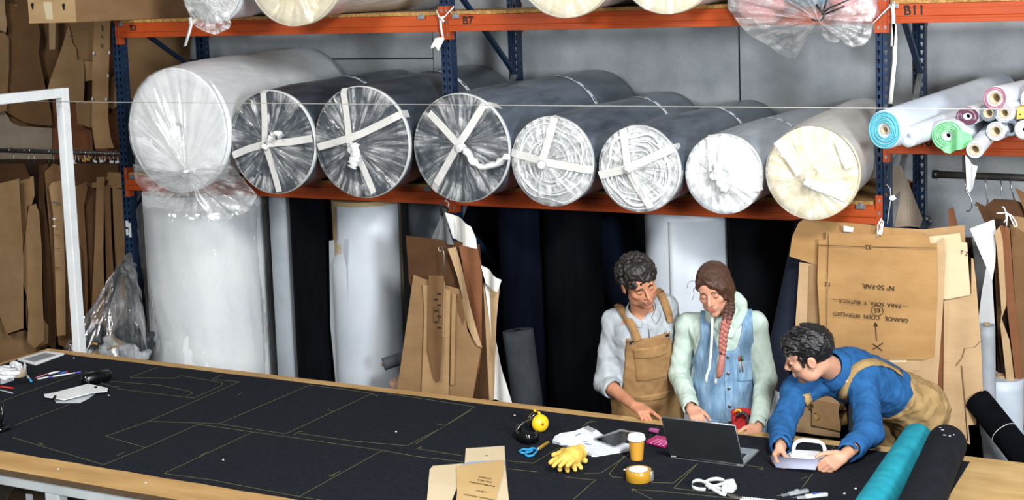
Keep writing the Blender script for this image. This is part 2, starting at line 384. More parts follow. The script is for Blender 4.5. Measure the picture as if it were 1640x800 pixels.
# tied tapes on the posts
def tie(name, label, pts, wd, parent=None):
    m = MB(); m.ribbon([Vector(p) for p in pts], (1, .3, .3), wd, .001); o = m.obj(name, tape_m); tag(o, label, 'tape'); return o
Yt = 8.05
m = MB(); S = lambda l, Y=Yt: [atY(a, b, Y) for a, b in l]
m.ribbon(S([(699, 17), (703, 27), (706, 29), (712, 27), (720, 18), (727, 11)]), (.3, 0, 1), .016)
m.ribbon(S([(705, 28), (711, 35)]), (.7, 0, .7), .02); m.ribbon(S([(705, 28), (706, 45), (709, 60)]), (1, 0, 0), .018)
m.add(S([(709, 59), (712, 62), (702, 82), (697, 74), (691, 78), (690, 75), (697, 61)]), [tuple(range(7))])
tag(m.obj('tied_ribbon', tape_m), 'white ribbon tied round the middle post with hanging ends', 'ribbon')
m = MB(); m.ribbon(S([(1397, 39), (1412, 23), (1429, 7)]), (.4, 0, 1), .016); m.ribbon(S([(1429, 6), (1431, 25), (1431, 42), (1429, 74)]), (1, 0, 0), .02)
m.ribbon(S([(1432, 38), (1434, 60), (1433, 95), (1430, 125), (1426, 166)]), (1, 0, 0), .022)
tag(m.obj('tied_ribbon', tape_m), 'long white ribbon tied round the right post below code B11', 'ribbon')
# wire across the hall
m = MB(); a = atY(-60, 161.5, 6.62); b = atY(1700, 175.5, 6.62); m.tube([a+(b-a)*t for t in (0, .25, .5, .75, 1)], .0022, 6)
tag(m.obj('steel_wire', M('steel_wire', '#b9b6ad', '#cfcbc0', rough=.4, metal=.4)), 'thin taut wire running straight across above the table', 'wire')

# ================================================================== white frame at the table's end
Yf = 6.70
top = atY(104, 139, Yf); fr = thing('spreader_frame', 'white steel frame standing at the left end of the table', 'frame', (-6.75, Yf, 0))
m = MB(); m.box((-6.775, Yf-.03, 0), (-6.715, Yf+.03, 2.575)); pm_ = m.obj('post', white_paint, fr, bevel=.004)
m = MB(); m.box((-6.775, 4.3, 2.515), (-6.715, Yf-.031, 2.575)); m.obj('top_bar', white_paint, fr, bevel=.004)
m = MB(); m.box((-6.775, 4.24, 0), (-6.715, 4.299, 2.575)); m.obj('post', white_paint, fr, bevel=.004)

# ================================================================== cutting table
wood = M('table_plywood', '#a37f4e', '#c4a06a', scale=3.0, rough=.6, bump=.0008, bscale=40, stretch=(.7, 3, 3), c3='#b5905c', detail=8, spec=.3)
edge_m = M('table_edge', '#4c3b29', '#5d4a35', rough=.8)
steel = M('grey_steel_paint', '#a8b0b3', '#bcc3c5', scale=5, rough=.45)
TX0, TX1, TY0, TY1 = -6.89, 1.2, 4.722, 6.572
tb = thing('cutting_table', 'long plywood cutting table with grey steel legs', 'table', (-3, 5.65, 0))
m = MB(); m.box((TX0, TY0, TZ-.006), (-2.9, TY1, TZ)); m.obj('table_top', wood, tb, bevel=.0015)
m = MB(); m.box((-2.898, TY0, TZ-.006), (TX1, TY1, TZ)); m.obj('table_top', M('table_plywood_pale', '#ab8b58', '#cbac78', scale=3, rough=.55, bump=.0008, stretch=(.7, 3, 3), c3='#bc9b68', detail=8, spec=.3), tb, bevel=.0015)
m = MB(); m.box((TX0, TY0, TZ-.034), (TX1, TY1, TZ-.0065)); m.obj('core_board', edge_m, tb)
for y in (TY0+.035, TY1-.035):
    m = MB(); m.box((TX0+.05, y-.03, TZ-.085), (TX1-.05, y+.03, TZ-.0345)); m.obj('rail', steel, tb, bevel=.003)
for x in (-6.8, -5.0, -3.2, -1.4, .4):
    for y in (TY0+.035, TY1-.035):
        m = MB(); m.box((x-.042, y-.029, 0), (x+.042, y+.029, TZ-.086)); m.obj('leg', steel, tb, bevel=.003)
    m = MB(); m.box((x-.025, TY0+.066, TZ-.08), (x+.025, TY1-.066, TZ-.035)); m.obj('cross_bar', steel, tb)
m = MB(); m.box((TX0+.1, TY0+.15, .40), (TX1-.1, TY1-.1, .42)); m.obj('lower_shelf', M('shelf_hardboard', '#4b3a28', '#5d4a34', rough=.8), tb)

for k, (px, Y, R_, mt) in enumerate((((62, 798), 4.95, .10, '#6b5a40'), ((20, 800), 5.2, .12, '#4a4338'))):
    c = atY(px[0], px[1], Y); c.z = .42+R_; t = thing('paper_roll', ('brown paper roll with a white label on the shelf under the table', 'dark paper roll behind the labelled roll under the table')[k], 'paper roll', (c.x, Y, .42))
    mm = M('under_paper'+str(k), mt, rough=.8); m = MB(); m.lathe([(.03, .0), (R_*.97, 0), (R_, .006), (R_, 1.1), (R_*.3, 1.1)], (c.x, Y, c.z), (-.8, .6, 0), 32); m.obj('rolled_paper', mm, t); m = MB(); m.lathe([(.03, -.004), (.03, .4), (.024, .4), (.024, -.004), (.03, -.004)], (c.x, Y, c.z), (-.8, .6, 0), 20); m.obj('tube', M('under_tube', '#8a7a62', rough=.8), t)
    if k == 0: p = Vector((c.x-.06, Y-.01, c.z+R_+.002)); m = MB(); m.prism([atY(a, b, Y-.14) for a, b in ((41, 790), (52, 791), (54, 812), (43, 812))], (0, .001, 0)); m.obj('label', M('white_label', '#c9cccf', rough=.6), t)
# ================================================================== black cloth with chalk lines
cloth_m = M('black_felt', '#15181e', '#1e2229', scale=40, rough=.95, bump=.0006, bscale=400, sheen=.0, spec=.12)
chalk = M('yellow_chalk', '#4a482c', '#8d8a55', scale=120, rough=.9)
cl = thing('fabric_sheet', 'black felt sheet spread over the whole table and marked with yellow chalk', 'fabric', (-4, 5.7, TZ))
CX0, CX1, CY0, CY1 = -6.845, -1.17, 4.915, 6.485
m = MB(); n = 140
top = []; x = CX0
vs = []; fs = []
for i in range(n+1):
    xx = CX0+(CX1-CX0)*i/n
    ya = CY0+.0015*math.sin(i*1.7)+.002*math.sin(i*.61); yb = CY1+.0012*math.sin(i*1.3+2)+.002*math.sin(i*.47)
    vs += [(xx, ya, TZ+.0005), (xx, yb, TZ+.0005), (xx, yb, CZ), (xx, ya, CZ)]
for i in range(n):
    for k in range(4): fs.append((i*4+k, i*4+(k+1) % 4, i*4+4+(k+1) % 4, i*4+4+k))
fs += [(0, 1, 2, 3), (n*4+3, n*4+2, n*4+1, n*4)]
m.add(vs, fs); m.obj('cloth', cloth_m, cl)
def chalkline(px, wd=.0021):
    pts = [onT(a, b, .0008) for a, b in px]; m = MB()
    for a, b in zip(pts, pts[1:]):
        d = (b-a).normalized(); m.ribbon([a-d*wd*.3, b+d*wd*.3], Vector((-d.y, d.x, 0)), wd, .0006, False)
    m.obj('chalk_line', chalk, cl)
for px in (
    [(20, 700), (166, 743.5), (233, 716), (169.5, 698), (238, 674), (383.7, 610.7), (340, 607), (355, 600)],
    [(233, 716), (317, 679), (405, 691), (262.5, 757.5)], [(405, 691), (612, 720.5), (479, 794.5)],
    [(238, 674), (351, 678), (456, 694)], [(351, 678), (496, 616)], [(458, 694), (596, 629.5)], [(470, 697), (478, 691), (485, 690)],
    [(478, 693), (560, 705), (650, 713)], [(652.5, 712.5), (705, 686), (760, 650.7)], [(666, 710), (703, 687), (755, 656)],
    [(612, 720.5), (665, 730), (760, 741)], [(667, 718), (675, 714), (670, 718), (745, 730)],
    [(496, 616), (560, 624), (596, 629.5)], [(620, 630), (690, 640), (760, 650.7)], [(596, 629.5), (604, 634), (606, 631)],
    [(262.5, 757.5), (340, 768), (479, 794.5), (520, 801)], [(10, 755), (262.5, 757.5)][:0],
    [(177, 610), (255, 616), (303, 626), (309, 629), (295, 636)], [(187, 622), (310, 637), (355, 617), (356, 612), (290, 601), (280, 605), (208, 604)], [(208, 604), (254, 587)],
    [(160, 612), (182, 619), (190, 619)], [(24, 680), (112, 647)], [(0, 643), (64, 620), (140, 594)],
    [(812, 737), (854, 741), (898, 715)], [(812, 750), (860, 755)], [(905, 763), (953.7, 768), (918, 799)], [(935, 757), (962, 757), (1007, 727)],
    [(1000, 729), (976, 758), (981, 763), (1005, 765)], [(1043, 772), (1078, 773), (1117, 742)], [(1115, 744), (1079, 781), (1140, 788), (1180, 792)],
    [(1012, 783), (1050, 785), (1150, 795), (1190, 799)], [(1012, 782), (1045, 799)], [(1013, 786), (1015, 781)], [(1195, 744), (1214, 747), (1222, 748)], [(1285, 780), (1302, 757)],
    [(930, 684), (942, 676), (955, 674)], [(938, 677), (949, 673)], [(1042, 692), (1052, 684)], [(1330, 722), (1336, 714)],
    [(380, 633), (388, 628)], [(321, 729), (331, 723)], [(528, 762), (545, 754)], [(527, 760), (535, 761)], [(525, 655), (535, 659)], [(700, 679), (709, 680)], [(187, 729), (200, 723)],
    [(63, 709), (69, 712)], [(64, 713), (68, 708)], [(1215, 749), (1220, 752), (1222, 747)], [(1283, 766), (1292, 763)]):
    if len(px) > 1: chalkline(px)
# lint
lm = M('lint', '#d8d8d4', rough=.9)
for a, b in ((233, 773), (93, 751), (357, 736), (634, 691), (174, 633), (1352, 790), (1370, 782), (118, 573), (824, 665), (1000, 752)):
    p = onT(a, b, .002); 
    if p.y < CY0: p = atZ(a, b, TZ+.002)
    m = MB(); m.add([p+Vector((-.006, 0, 0)), p+Vector((0, -.004, 0)), p+Vector((.007, .001, 0)), p+Vector((.001, .003, .006))], [(0, 1, 2), (0, 1, 3), (1, 2, 3), (2, 0, 3)])
    m.obj('lint_speck', lm, cl)
# two rolls lying across the right part of the table
def spiral_end(mb, c, ax, r, r0, turns, th, mat=None): pass
teal = M('teal_felt', '#1a7d90', '#2797a9', scale=14, rough=.95, bump=.0006, bscale=160, spec=.15)
dark_roll = M('charcoal_felt', '#12141a', '#1a1d24', scale=14, rough=.95, bump=.0006, bscale=160, spec=.15)
def tableroll(name, label, p0, p1, R, mat, core):
    p0, p1 = Vector(p0), Vector(p1); d = (p1-p0).normalized(); L_ = (p1-p0).length
    t = thing(name, label, 'fabric roll', (p0.x, p0.y, CZ))
    m = MB(); prof = [(R*.22, 0), (R*.9, 0), (R*.97, .004), (R, .012)]+[(R*(1+.006*math.sin(k*2.1)), .012+(L_-.024)*k/14) for k in range(1, 14)]+[(R, L_-.012), (R*.97, L_-.004), (R*.9, L_), (R*.22, L_)]
    m.lathe(prof, p0, d, 40); m.obj('rolled_cloth', mat, t)
    m = MB(); m.lathe([(R*.21, -.002), (R*.21, L_+.002), (R*.17, L_+.002), (R*.17, -.002), (R*.21, -.002)], p0, d, 24); m.obj('tube', core, t)
    # loose end of the cloth
    m = MB(); u = Vector((0, 0, 1)); s = d.cross(u).normalized()
    a0 = math.radians(205); pts = [p0+(s*math.cos(a0+k*.09)+u*math.sin(a0+k*.09))*(R*1.012+.001) for k in range(10)]
    vs = [p for q in (0, L_*.5, L_) for p in [pp+d*q for pp in pts]]; fs = [(j*10+i, j*10+i+1, j*10+11+i, j*10+10+i) for j in range(2) for i in range(9)]
    m.add(vs, fs, True); m.obj('loose_edge', mat, t)
    return t
tube_m = M('cardboard_tube', '#9a7c55', '#ad8e65', rough=.85)
tableroll('fabric_roll', 'teal felt roll lying across the table', (-1.405, 6.52, CZ+.072), (-1.352, 4.6, CZ+.072), .072, teal, tube_m)
tableroll('fabric_roll', 'charcoal felt roll lying beside the teal roll', (-1.262, 6.46, CZ+.086), (-1.13, 4.6, CZ+.086), .086, dark_roll, tube_m)
rl_ = [o for o in COL.objects if o.get('label', '').startswith('charcoal felt')][0]
for a, b in ((-.3, .06), (-.1, .10), (.35, .16), (.1, .17), (.5, .12)):
    y = 6.46-b; xx = -1.262+(b)*.071; p = Vector((xx+.0862*math.sin(a), y, CZ+.086+.0862*math.cos(a))); m = MB(); m.box((-.006, -.002, -.0005), (.006, .002, .0015), Matrix.Translation(p) @ Matrix.Rotation(a, 4, 'Y') @ Matrix.Rotation(a*3, 4, 'Z')); m.obj('lint_speck', lm, rl_)

# ================================================================== wrapped rolls
def uvmesh(vs, fs, uvs, smooth=True):
    me = bpy.data.meshes.new('m'); me.from_pydata([tuple(v) for v in vs], [], fs)
    l = me.uv_layers.new(name='UVMap'); idx = np.empty(len(me.loops), np.int32); me.loops.foreach_get('vertex_index', idx)
    l.data.foreach_set('uv', np.array(uvs, np.float32)[idx].ravel()); me.polygons.foreach_set('use_smooth', [smooth]*len(fs))
    return me
def film_fan(name, mat, parent, knot, rim, nr=14, fold=.012, nf=40, bulge=.03, seed=0, out=Vector((0, -1, 0)), tpow=1.0):
    """gathered film: knot point, closed rim of 3-d points; radial pleats"""
    rim = [Vector(p) for p in rim]; n = len(rim); knot = Vector(knot); vs = []; uvs = []; fs = []
    a = np.arange(n)/n; p1 = noise1(a*nf, seed)-.5; p2 = noise1(a*nf*.31, seed+3)-.5; p3 = noise1(a*nf*2.3, seed+5)-.5
    vx = [p.x-knot.x for p in rim]; vz = [p.z-knot.z for p in rim]; crum = fold*.55
    for j in range(nr+1):
        t = (j/nr)**tpow
        for i in range(n):
            env = math.sin(PI*min(1, t*.96+.02))**.7
            o = crum*(math.sin(vx[i]*31+t*9+seed)*math.sin(vz[i]*27+seed*1.7+t*5)+.5*math.sin(vx[i]*67-vz[i]*53+seed))*env+fold*(p1[i]+.6*p3[i])*env*1.6+fold*1.5*p2[i]*env+bulge*(1-t)**2
            vs.append(knot.lerp(rim[i], t)+out*o); uvs.append((i/n, t))
    for j in range(nr):
        for i in range(n): fs.append((j*n+i, j*n+(i+1) % n, (j+1)*n+(i+1) % n, (j+1)*n+i))
    return link(name, uvmesh(vs, fs, uvs), mat, parent)
def resample(pts, n, closed=True):
    pts = [Vector(p) for p in pts]; q = pts+[pts[0]] if closed else pts
    L_ = [0]
    for a, b in zip(q, q[1:]): L_.append(L_[-1]+(b-a).length)
    out = []; k = 0
    for i in range(n):
        s = L_[-1]*i/(n if closed else n-1)
        while k < len(L_)-2 and L_[k+1] < s: k += 1
        d = L_[k+1]-L_[k]; out.append(q[k].lerp(q[k+1], (s-L_[k])/d if d else 0))
    return out
def smooth_closed(pts, it=2):
    for _ in range(it): pts = [(pts[i-1]+pts[i]*2+pts[(i+1) % len(pts)])/4 for i in range(len(pts))]
    return pts
film_dark = film('film_over_dark', white=.85, uvx=62, uvy=1.6, lo=.46, hi=.72, amin=.05, tint='#fcfdfd', rough=.1, patch=.12)
film_mid = film('film_over_white', white=.85, uvx=34, uvy=5, lo=.36, hi=.66, amin=.15, tint='#fcfdfd', rough=.12, patch=.25)
film_soft = film('film_soft', white=.55, uvx=26, uvy=2.5, lo=.42, hi=.75, amin=.12, tint='#fcfdfd', rough=.1, patch=.2)
film_clear = film('film_clear', white=.75, uvx=30, uvy=4.0, lo=.42, hi=.75, amin=.16, tint='#f6f8f9', rough=.1)
film_tape = film('tape_film', white=.25, uvx=30, uvy=30, uv=False, amin=.84, tint='#faf9f5', rough=.3, patch=.9)
knot_m = M('gathered_film', '#d5d8d8', '#f2f3f2', scale=30, rough=.3, bump=.004, bscale=60, coat=.4)
def wrapmat(name, a, b, coat=.5):
    return M(name, a, b, scale=2.5, rough=.4, bump=.006, bscale=7, stretch=(3.5, .8, 3.5), coat=coat, detail=8)
slate = wrapmat('slate_wrap', '#262e38', '#4d5864'); slate_l = wrapmat('slate_wrap_pale', '#3b4653', '#74808d')
grey_l = wrapmat('grey_wrap', '#8b96a1', '#b3bcc4'); white_w = wrapmat('white_wrap', '#dbe1e6', '#f0f3f5'); cream_w = wrapmat('cream_wrap', '#d6d4cd', '#eceae4')
end_dark = M('felt_end_dark', '#2b323b', '#49525d', scale=60, rough=.8); end_mix = M('felt_end_mixed', '#8d9296', '#d4d6d6', scale=26, rough=.8, bump=.004, bscale=40, stretch=(1, 1, 1))
end_white = M('felt_end_white', '#e2e6e8', '#f5f7f7', scale=10, rough=.8); end_cream = M('felt_end_cream', '#dccfa6', '#f1ead3', scale=7, rough=.8, bump=.004, bscale=30)
band_m = M('printed_band', '#dfe6ee', '#f0f4f8', scale=4, rough=.4); band_ink = M('printed_band_ink', '#20386b', '#2d4a86', rough=.5)
rim_m = M('film_rim', '#c3c8cb', '#e8eaea', scale=14, rough=.4, coat=.4)
def circ(c, ax_s, R, n, wob=0, seed=0):
    """points round the roll in the x-z plane (camera-side end)"""
    out = []
    for i in range(n):
        a = 2*PI*i/n; r = R*(1+wob*(noise1(np.array([i/n*9]), seed)[0]-.5)); out.append(Vector((c.x+r*math.cos(a), c.y, c.z+r*math.sin(a))))
    return out
def wrapped_roll(label, box, y0, y1, zs, body, end, filmm, knot, tapes=(), slope=0, sag=.02, seed=1, rim=True, band=None, Rr=1.0, fold=.014, layers=0, kn=.035, cat='fabric roll', lump=.012, group=None, Rk=.985, Ro=None):
    x0, x1, ya, yb = box; ym = (ya+yb)/2
    A = atY(x0, ym, y0); B = atY(x1, ym, y0); R = (B.x-A.x)/2*Rk; cx = (A.x+B.x)/2; R = Ro or R
    def axis(y):
        d = max(0, 8.05-y); t = (y-y0)/(y1-y0); r = R*(1+(Rr-1)*t); return Vector((cx+slope*(y-y0), y, zs+r-sag*(d/.5)**1.5)), r
    t = thing('wrapped_fabric_roll', label, cat, (cx, (y0+y1)/2, zs), group)
    # body: end disc to end disc
    n = 64; ny = 22; vs = []; fs = []
    for j in range(ny+1):
        y = y0+.012+(y1-y0-.012)*j/ny; c, r = axis(y)
        for i in range(n):
            a = 2*PI*i/n; rr = r*(1+lump*(noise1(np.array([i/n*7+j*.35]), seed)[0]-.5)+lump*.8*(noise1(np.array([j*1.1+i/n*3]), seed+9)[0]-.5))
            vs.append((c.x+rr*math.cos(a), y, c.z+rr*math.sin(a)))
    for j in range(ny):
        for i in range(n): fs.append((j*n+i, j*n+(i+1) % n, (j+1)*n+(i+1) % n, (j+1)*n+i))
    m = MB(); m.add(vs, fs, True); m.f.append(tuple(ny*n+i for i in range(n))); m.sm.append(False); m.mi.append(0); m.obj('wrapping', body, t)
    c, r = axis(y0)
    # cloth end with spiral steps
    m = MB(); prof = [(r*.10, .0), (r*.10, -.0)]; prof = [(.001, .02), (r*.09, .02), (r*.095, 0)]
    for k in range(1, 13): prof += [(r*(.095+.9*k/13), -.004*(k % 2)-(layers*(noise1(np.array([k*1.7]), seed)[0]))), ]
    prof += [(r*.995, .012), (r*.995, .05)]
    m.lathe([(a, b) for a, b in prof], (c.x, y0+.014, c.z), (0, 1, 0), 56); m.obj('rolled_cloth', end, t)
    if layers:
        for k in range(7):
            m = MB(); rr = r*(.36+.088*k); pts = []
            for i in range(72):
                a = 2*PI*i/72; q = rr*(1+.10*(noise1(np.array([i/72*11+k*3]), seed+k)[0]-.5)*2)
                pts.append(Vector((c.x+q*math.cos(a), y0-.004-.006*noise1(np.array([i/72*22]), seed+k+4)[0], c.z+q*math.sin(a))))
            m.tube(smooth_closed(pts, 1), .0035+.003*(k % 3), 6, closed=True, flat=.45); m.obj('layer_edge', end_white if k % 2 else rim_m, t)
    if rim:
        m = MB(); m.lathe([(r*.992, .0), (r*1.004, .004), (r*1.012, .02), (r*1.008, .034), (r*.99, .036)], (c.x, y0, c.z), (0, 1, 0), 64); m.obj('film_rim', rim_m, t)
    K = atY(knot[0], knot[1], y0-.012)
    rimp = circ(Vector((c.x, y0-.001, c.z)), None, r*1.0, 200, .012, seed)
    film_fan('plastic_film', filmm, t, K, rimp, fold=fold, nf=44, bulge=.03, seed=seed)
    # twisted knot
    m = MB(); pts = [K+Vector((.004*math.sin(k*2+seed), -.012-k*.009, (.006*math.cos(k*1.7+seed)-.004*k))) for k in range(6)]
    m.tube(pts, [kn*.9, kn*.55, kn*.5, kn*.62, kn*.8, kn*.5], 10); o = m.obj('film_knot', knot_m, t)
    d = o.modifiers.new('d', 'DISPLACE'); tx = bpy.data.textures.get('crumple') or bpy.data.textures.new('crumple', 'CLOUDS'); tx.noise_scale = .03; d.texture = tx; d.strength = .02; d.mid_level = .5
    for tp in tapes:
        P_ = [atY(a, b, y0) for a, b in tp]; pts = resample(P_, 14, False)
        q = []
        for p in pts:
            f = max(0, 1-(p-K).length/r); rr = math.hypot(p.x-c.x, p.z-c.z); p = Vector(p); p.y = y0-.020-.030*f*f
            if rr > r:      # folds over the rim onto the side
                s = (r*1.016)/rr; p.y = y0+(rr-r)*1.2; p.x = c.x+(p.x-c.x)*s; p.z = c.z+(p.z-c.z)*s
            q.append(p)
        d = (q[-1]-q[0]); wv = Vector((d.z, 0, -d.x)); m = MB(); m.ribbon(q, wv, .046, .0012, False); m.obj('tape', film_tape, t)
    if band:
        for fy in band:
            y = y0+(y1-y0)*fy; cc, r2 = axis(y); m = MB(); m.lathe([(r2*1.012, -.022), (r2*1.016, 0), (r2*1.012, .022)], cc, (0, 1, 0), 56); bo = m.obj('printed_band', band_m, t)
            for k in range(5):
                a = .5+k*.28; m = MB(); pts = [cc+Vector((math.cos(a+q*.022)*r2*1.019, 0, math.sin(a+q*.022)*r2*1.019)) for q in range(6)]
                m.ribbon(pts, (0, 1, 0), .018, .0008); m.obj('print_mark', band_ink, bo)
    return t, c, r, K
SZ = LB[1]+.023
wrapped_roll('big white wrapped roll at the left end of the lower shelf', (203, 367, 118, 325), 7.5, 9.45, SZ, white_w, end_white, film_soft, (303, 272), slope=-.17, Rk=.98, sag=.03, seed=2, rim=False, lump=.02, fold=.02, kn=.03, Ro=.425)
T2 = [[(424, 142), (428, 190), (431, 228)], [(431, 228), (440, 265), (450, 306)], [(432, 229), (470, 226), (503, 221)], [(432, 229), (400, 238), (376, 248)]]
wrapped_roll('dark wrapped roll with white tape cross, next to the big white roll', (369, 505, 142, 306), 7.55, 9.45, SZ, slate, end_dark, film_dark, (431, 228), T2, slope=-.12, seed=3, band=(.55,))
T3 = [[(552, 142), (559, 185), (566, 228)], [(566, 228), (585, 265), (601, 308)], [(500, 238), (545, 226), (580, 215), (620, 195), (655, 176)]]
wrapped_roll('dark wrapped roll whose torn film shows at the bottom, left of the middle post', (504, 656, 140, 312), 7.55, 9.45, SZ, slate, end_dark, film_dark, (569, 234), T3, slope=-.12, seed=5, band=(.6,))
T4 = [[(694, 305), (720, 262), (750, 215), (778, 166), (800, 158)], [(742, 232), (720, 210), (690, 180)]]
wrapped_roll('largest dark wrapped roll with a diagonal tape, in front of the middle post', (662, 816, 145, 320), 7.55, 9.45, SZ, slate_l, end_dark, film_dark, (742, 231), T4, slope=.03, seed=8, band=(.66,))
T5 = [[(892, 182), (884, 215), (874, 255)], [(820, 244), (850, 250), (874, 257), (910, 265), (950, 272)]]
wrapped_roll('whitish wrapped roll with wavy layered end and tape cross, fourth from the right', (817, 952, 185, 328), 7.55, 9.4, SZ, slate_l, end_mix, film_mid, (873, 258), T5, slope=.0, seed=11, layers=.006, Rr=.97, band=(.7,), Rk=.96)
T6 = [[(995, 182), (1003, 225), (1010, 265), (1025, 300), (1045, 332)], [(962, 280), (1010, 268), (1050, 250), (1098, 228)]]
wrapped_roll('whitish wrapped roll with a ragged bulging rim and slanted tape', (957, 1090, 180, 338), 7.5, 9.4, SZ, slate_l, end_mix, film_mid, (1010, 266), T6, slope=.01, seed=13, layers=.012, Rr=.93, band=(.62,), lump=.03, Rk=.97)
T7 = [[(1140, 215), (1143, 250), (1147, 272)], [(1165, 302), (1190, 300), (1222, 298)]]
wrapped_roll('white ended wrapped roll with crumpled film, left of the cream roll', (1095, 1223, 200, 343), 7.55, 9.4, SZ, grey_l, end_white, film_mid, (1148, 275), T7, slope=.0, seed=17, Rr=.95, fold=.022, Rk=.96, band=(.45,))
T8 = [[(1246, 225), (1265, 250), (1285, 277)], [(1345, 225), (1352, 245), (1362, 268)], [(1296, 290), (1325, 302), (1358, 316)]]
wrapped_roll('cream felt roll in clear film beside the right post', (1225, 1376, 190, 347), 7.5, 9.4, SZ, cream_w, end_cream, film_soft, (1296, 289), T8, slope=-.1, seed=19, rim=False, fold=.02, Rr=.95)
def rolltail(lbl, px, Y, r):
    o = [q for q in COL.objects if q.get('label', '').startswith(lbl)][0]; pts = resample([atY(a, b, Y) for a, b in px], 14, False); m = MB(); m.tube(pts, [r*(.6+.6*abs(math.sin(i*1.3))) for i in range(14)], 10, flat=.6); q = m.obj('film_tail', knot_m, o); d = q.modifiers.new('d', 'DISPLACE'); d.texture = bpy.data.textures['crumple']; d.strength = .03
rolltail('dark wrapped roll with white', ((432, 226), (438, 216), (445, 212), (450, 218)), 7.49, .03); rolltail('dark wrapped roll whose', ((567, 230), (570, 245), (567, 258), (564, 267)), 7.49, .035); rolltail('largest dark', ((744, 236), (752, 250), (762, 262), (776, 268), (796, 262), (812, 250)), 7.495, .032); rolltail('white ended', ((1150, 262), (1152, 285), (1158, 300), (1166, 305)), 7.49, .03)
film_fan('torn_film', film_clear, [q for q in COL.objects if q.get('label', '').startswith('dark wrapped roll whose')][0], atY(588, 300, 7.53), resample([atY(a, b, 7.53) for a, b in ((577, 296), (590, 292), (600, 300), (602, 311), (590, 314), (580, 306))], 40), fold=.02, seed=3, nr=6)
# loose film hanging under the big white roll
big = [o for o in COL.objects if o.get('label', '').startswith('big white wrapped')][0]
rimp = resample([atY(a, b, 7.44) for a, b in ((303, 276), (340, 262), (372, 265), (392, 290), (413, 312), (400, 335), (385, 345), (352, 357), (318, 350), (285, 342), (262, 330), (238, 318), (217, 290), (212, 262), (225, 268), (260, 285))], 200)
film_fan('loose_film', film_clear, big, atY(303, 277, 7.43), rimp, fold=.03, nf=26, bulge=.0, seed=23, nr=10)
# ------------------------------------------------------------------ upper shelf
UZ = UB[1]+.023
wrapped_roll('cream felt roll in film hanging over the upper beam, left bay', (392, 547, -112, 45), 7.6, 9.3, UZ, cream_w, end_cream, film_soft, (470, -40), slope=-.05, sag=.075, seed=29, rim=False, fold=.02)
wrapped_roll('white roll over the upper beam right of the middle post', (826, 985, -116, 30), 7.6, 9.3, UZ, white_w, end_cream, film_soft, (905, -45), slope=.0, sag=.06, seed=31, rim=False)
wrapped_roll('white roll over the upper beam beside the clear bag', (988, 1148, -120, 22), 7.6, 9.3, UZ, white_w, end_cream, film_soft, (1070, -50), slope=.0, sag=.05, seed=37, rim=False)
t, c, r, K = wrapped_roll('narrow white roll in a gathered bag over the upper beam, beside the brown box', (293, 385, -70, 26), 7.7, 9.2, UZ, white_w, end_white, film_mid, (345, -20), slope=-.05, sag=.05, seed=41, rim=False)
film_fan('hanging_bag', film_mid, t, atY(338, 6, 7.63), resample([atY(a, b, 7.64) for a, b in ((290, -12), (297, 10), (303, 22), (309, 40), (318, 46), (332, 52), (345, 56), (358, 50), (367, 46), (371, 38), (368, 28), (378, 10), (384, -12), (340, -30))], 160), fold=.03, nf=22, bulge=.05, seed=43)
m = MB(); m.ribbon([atY(a, b, 7.6) for a, b in ((304, 28), (306, 40), (303, 52), (296, 74))], (1, 0, .2), .028, .002); m.obj('film_tail', knot_m, t)
# clear bag with coloured cloth
bag = thing('clear_bag', 'tied clear plastic bag of pink and blue cloth hanging over the upper beam', 'bag', (-2.35, 8.3, UZ))
bm_c = {'pink': M('pink_cloth', '#b97a78', '#d49a96', scale=6, rough=.8), 'blue': M('sky_blue_cloth', '#3f7a9c', '#5f97b5', scale=6, rough=.8), 'cream': M('cream_foam', '#d9c48c', '#e9dcae', scale=6, rough=.8)}
def lump(name, mat, c, rad, seed, parent, n=20, amp=.18):
    m = MB(); prof = []; c = Vector(c); vs = []; fs = []
    for j in range(n+1):
        ph = PI*j/n
        for i in range(n*2):
            a = 2*PI*i/(n*2); d = Vector((math.sin(ph)*math.cos(a), math.sin(ph)*math.sin(a), math.cos(ph)))
            q = 1+amp*(math.sin(d.x*5+seed)*math.sin(d.y*4.3+seed*2)+.6*math.sin(d.z*7+seed*1.3+d.x*3))*.8
            s = Vector([math.copysign(abs(k)**.75, k) for k in d]); vs.append(c+Vector((s.x*rad[0], s.y*rad[1], s.z*rad[2]))*q)
    for j in range(n):
        for i in range(n*2): fs.append((j*n*2+i, j*n*2+(i+1) % (n*2), (j+1)*n*2+(i+1) % (n*2), (j+1)*n*2+i))
    m.add(vs, fs, True); return m.obj(name, mat, parent)
lump('cloth_bundle', bm_c['pink'], atY(1225, 12, 8.02)+Vector((0, .0, .06)), (.17, .13, .13), 1.2, bag)
lump('cloth_bundle', bm_c['pink'], atY(1365, 16, 8.02)+Vector((0, .0, .06)), (.15, .13, .13), 2.2, bag)
lump('cloth_bundle', bm_c['blue'], atY(1290, -22, 8.0)+Vector((0, .1, .0)), (.24, .2, .12), 3.1, bag)
lump('cloth_bundle', bm_c['cream'], atY(1195, -8, 8.0)+Vector((0, .05, .0)), (.10, .1, .07), 4.1, bag)
Kb = atY(1316, 31, 7.72)
film_fan('plastic_film', film_clear, bag, Kb, smooth_closed(resample([atY(a, b, 7.80) for a, b in ((1165, 12), (1176, 28), (1188, 44), (1200, 56), (1222, 68), (1246, 84), (1262, 92), (1274, 93), (1281, 84), (1292, 68), (1298, 46), (1304, 44), (1312, 58), (1326, 66), (1340, 69), (1346, 64), (1354, 73), (1366, 76), (1384, 72), (1394, 60), (1398, 40), (1404, 12), (1400, -30), (1320, -50), (1230, -50), (1166, -30))], 260), 1), fold=.035, nf=30, bulge=.07, seed=47, nr=12)
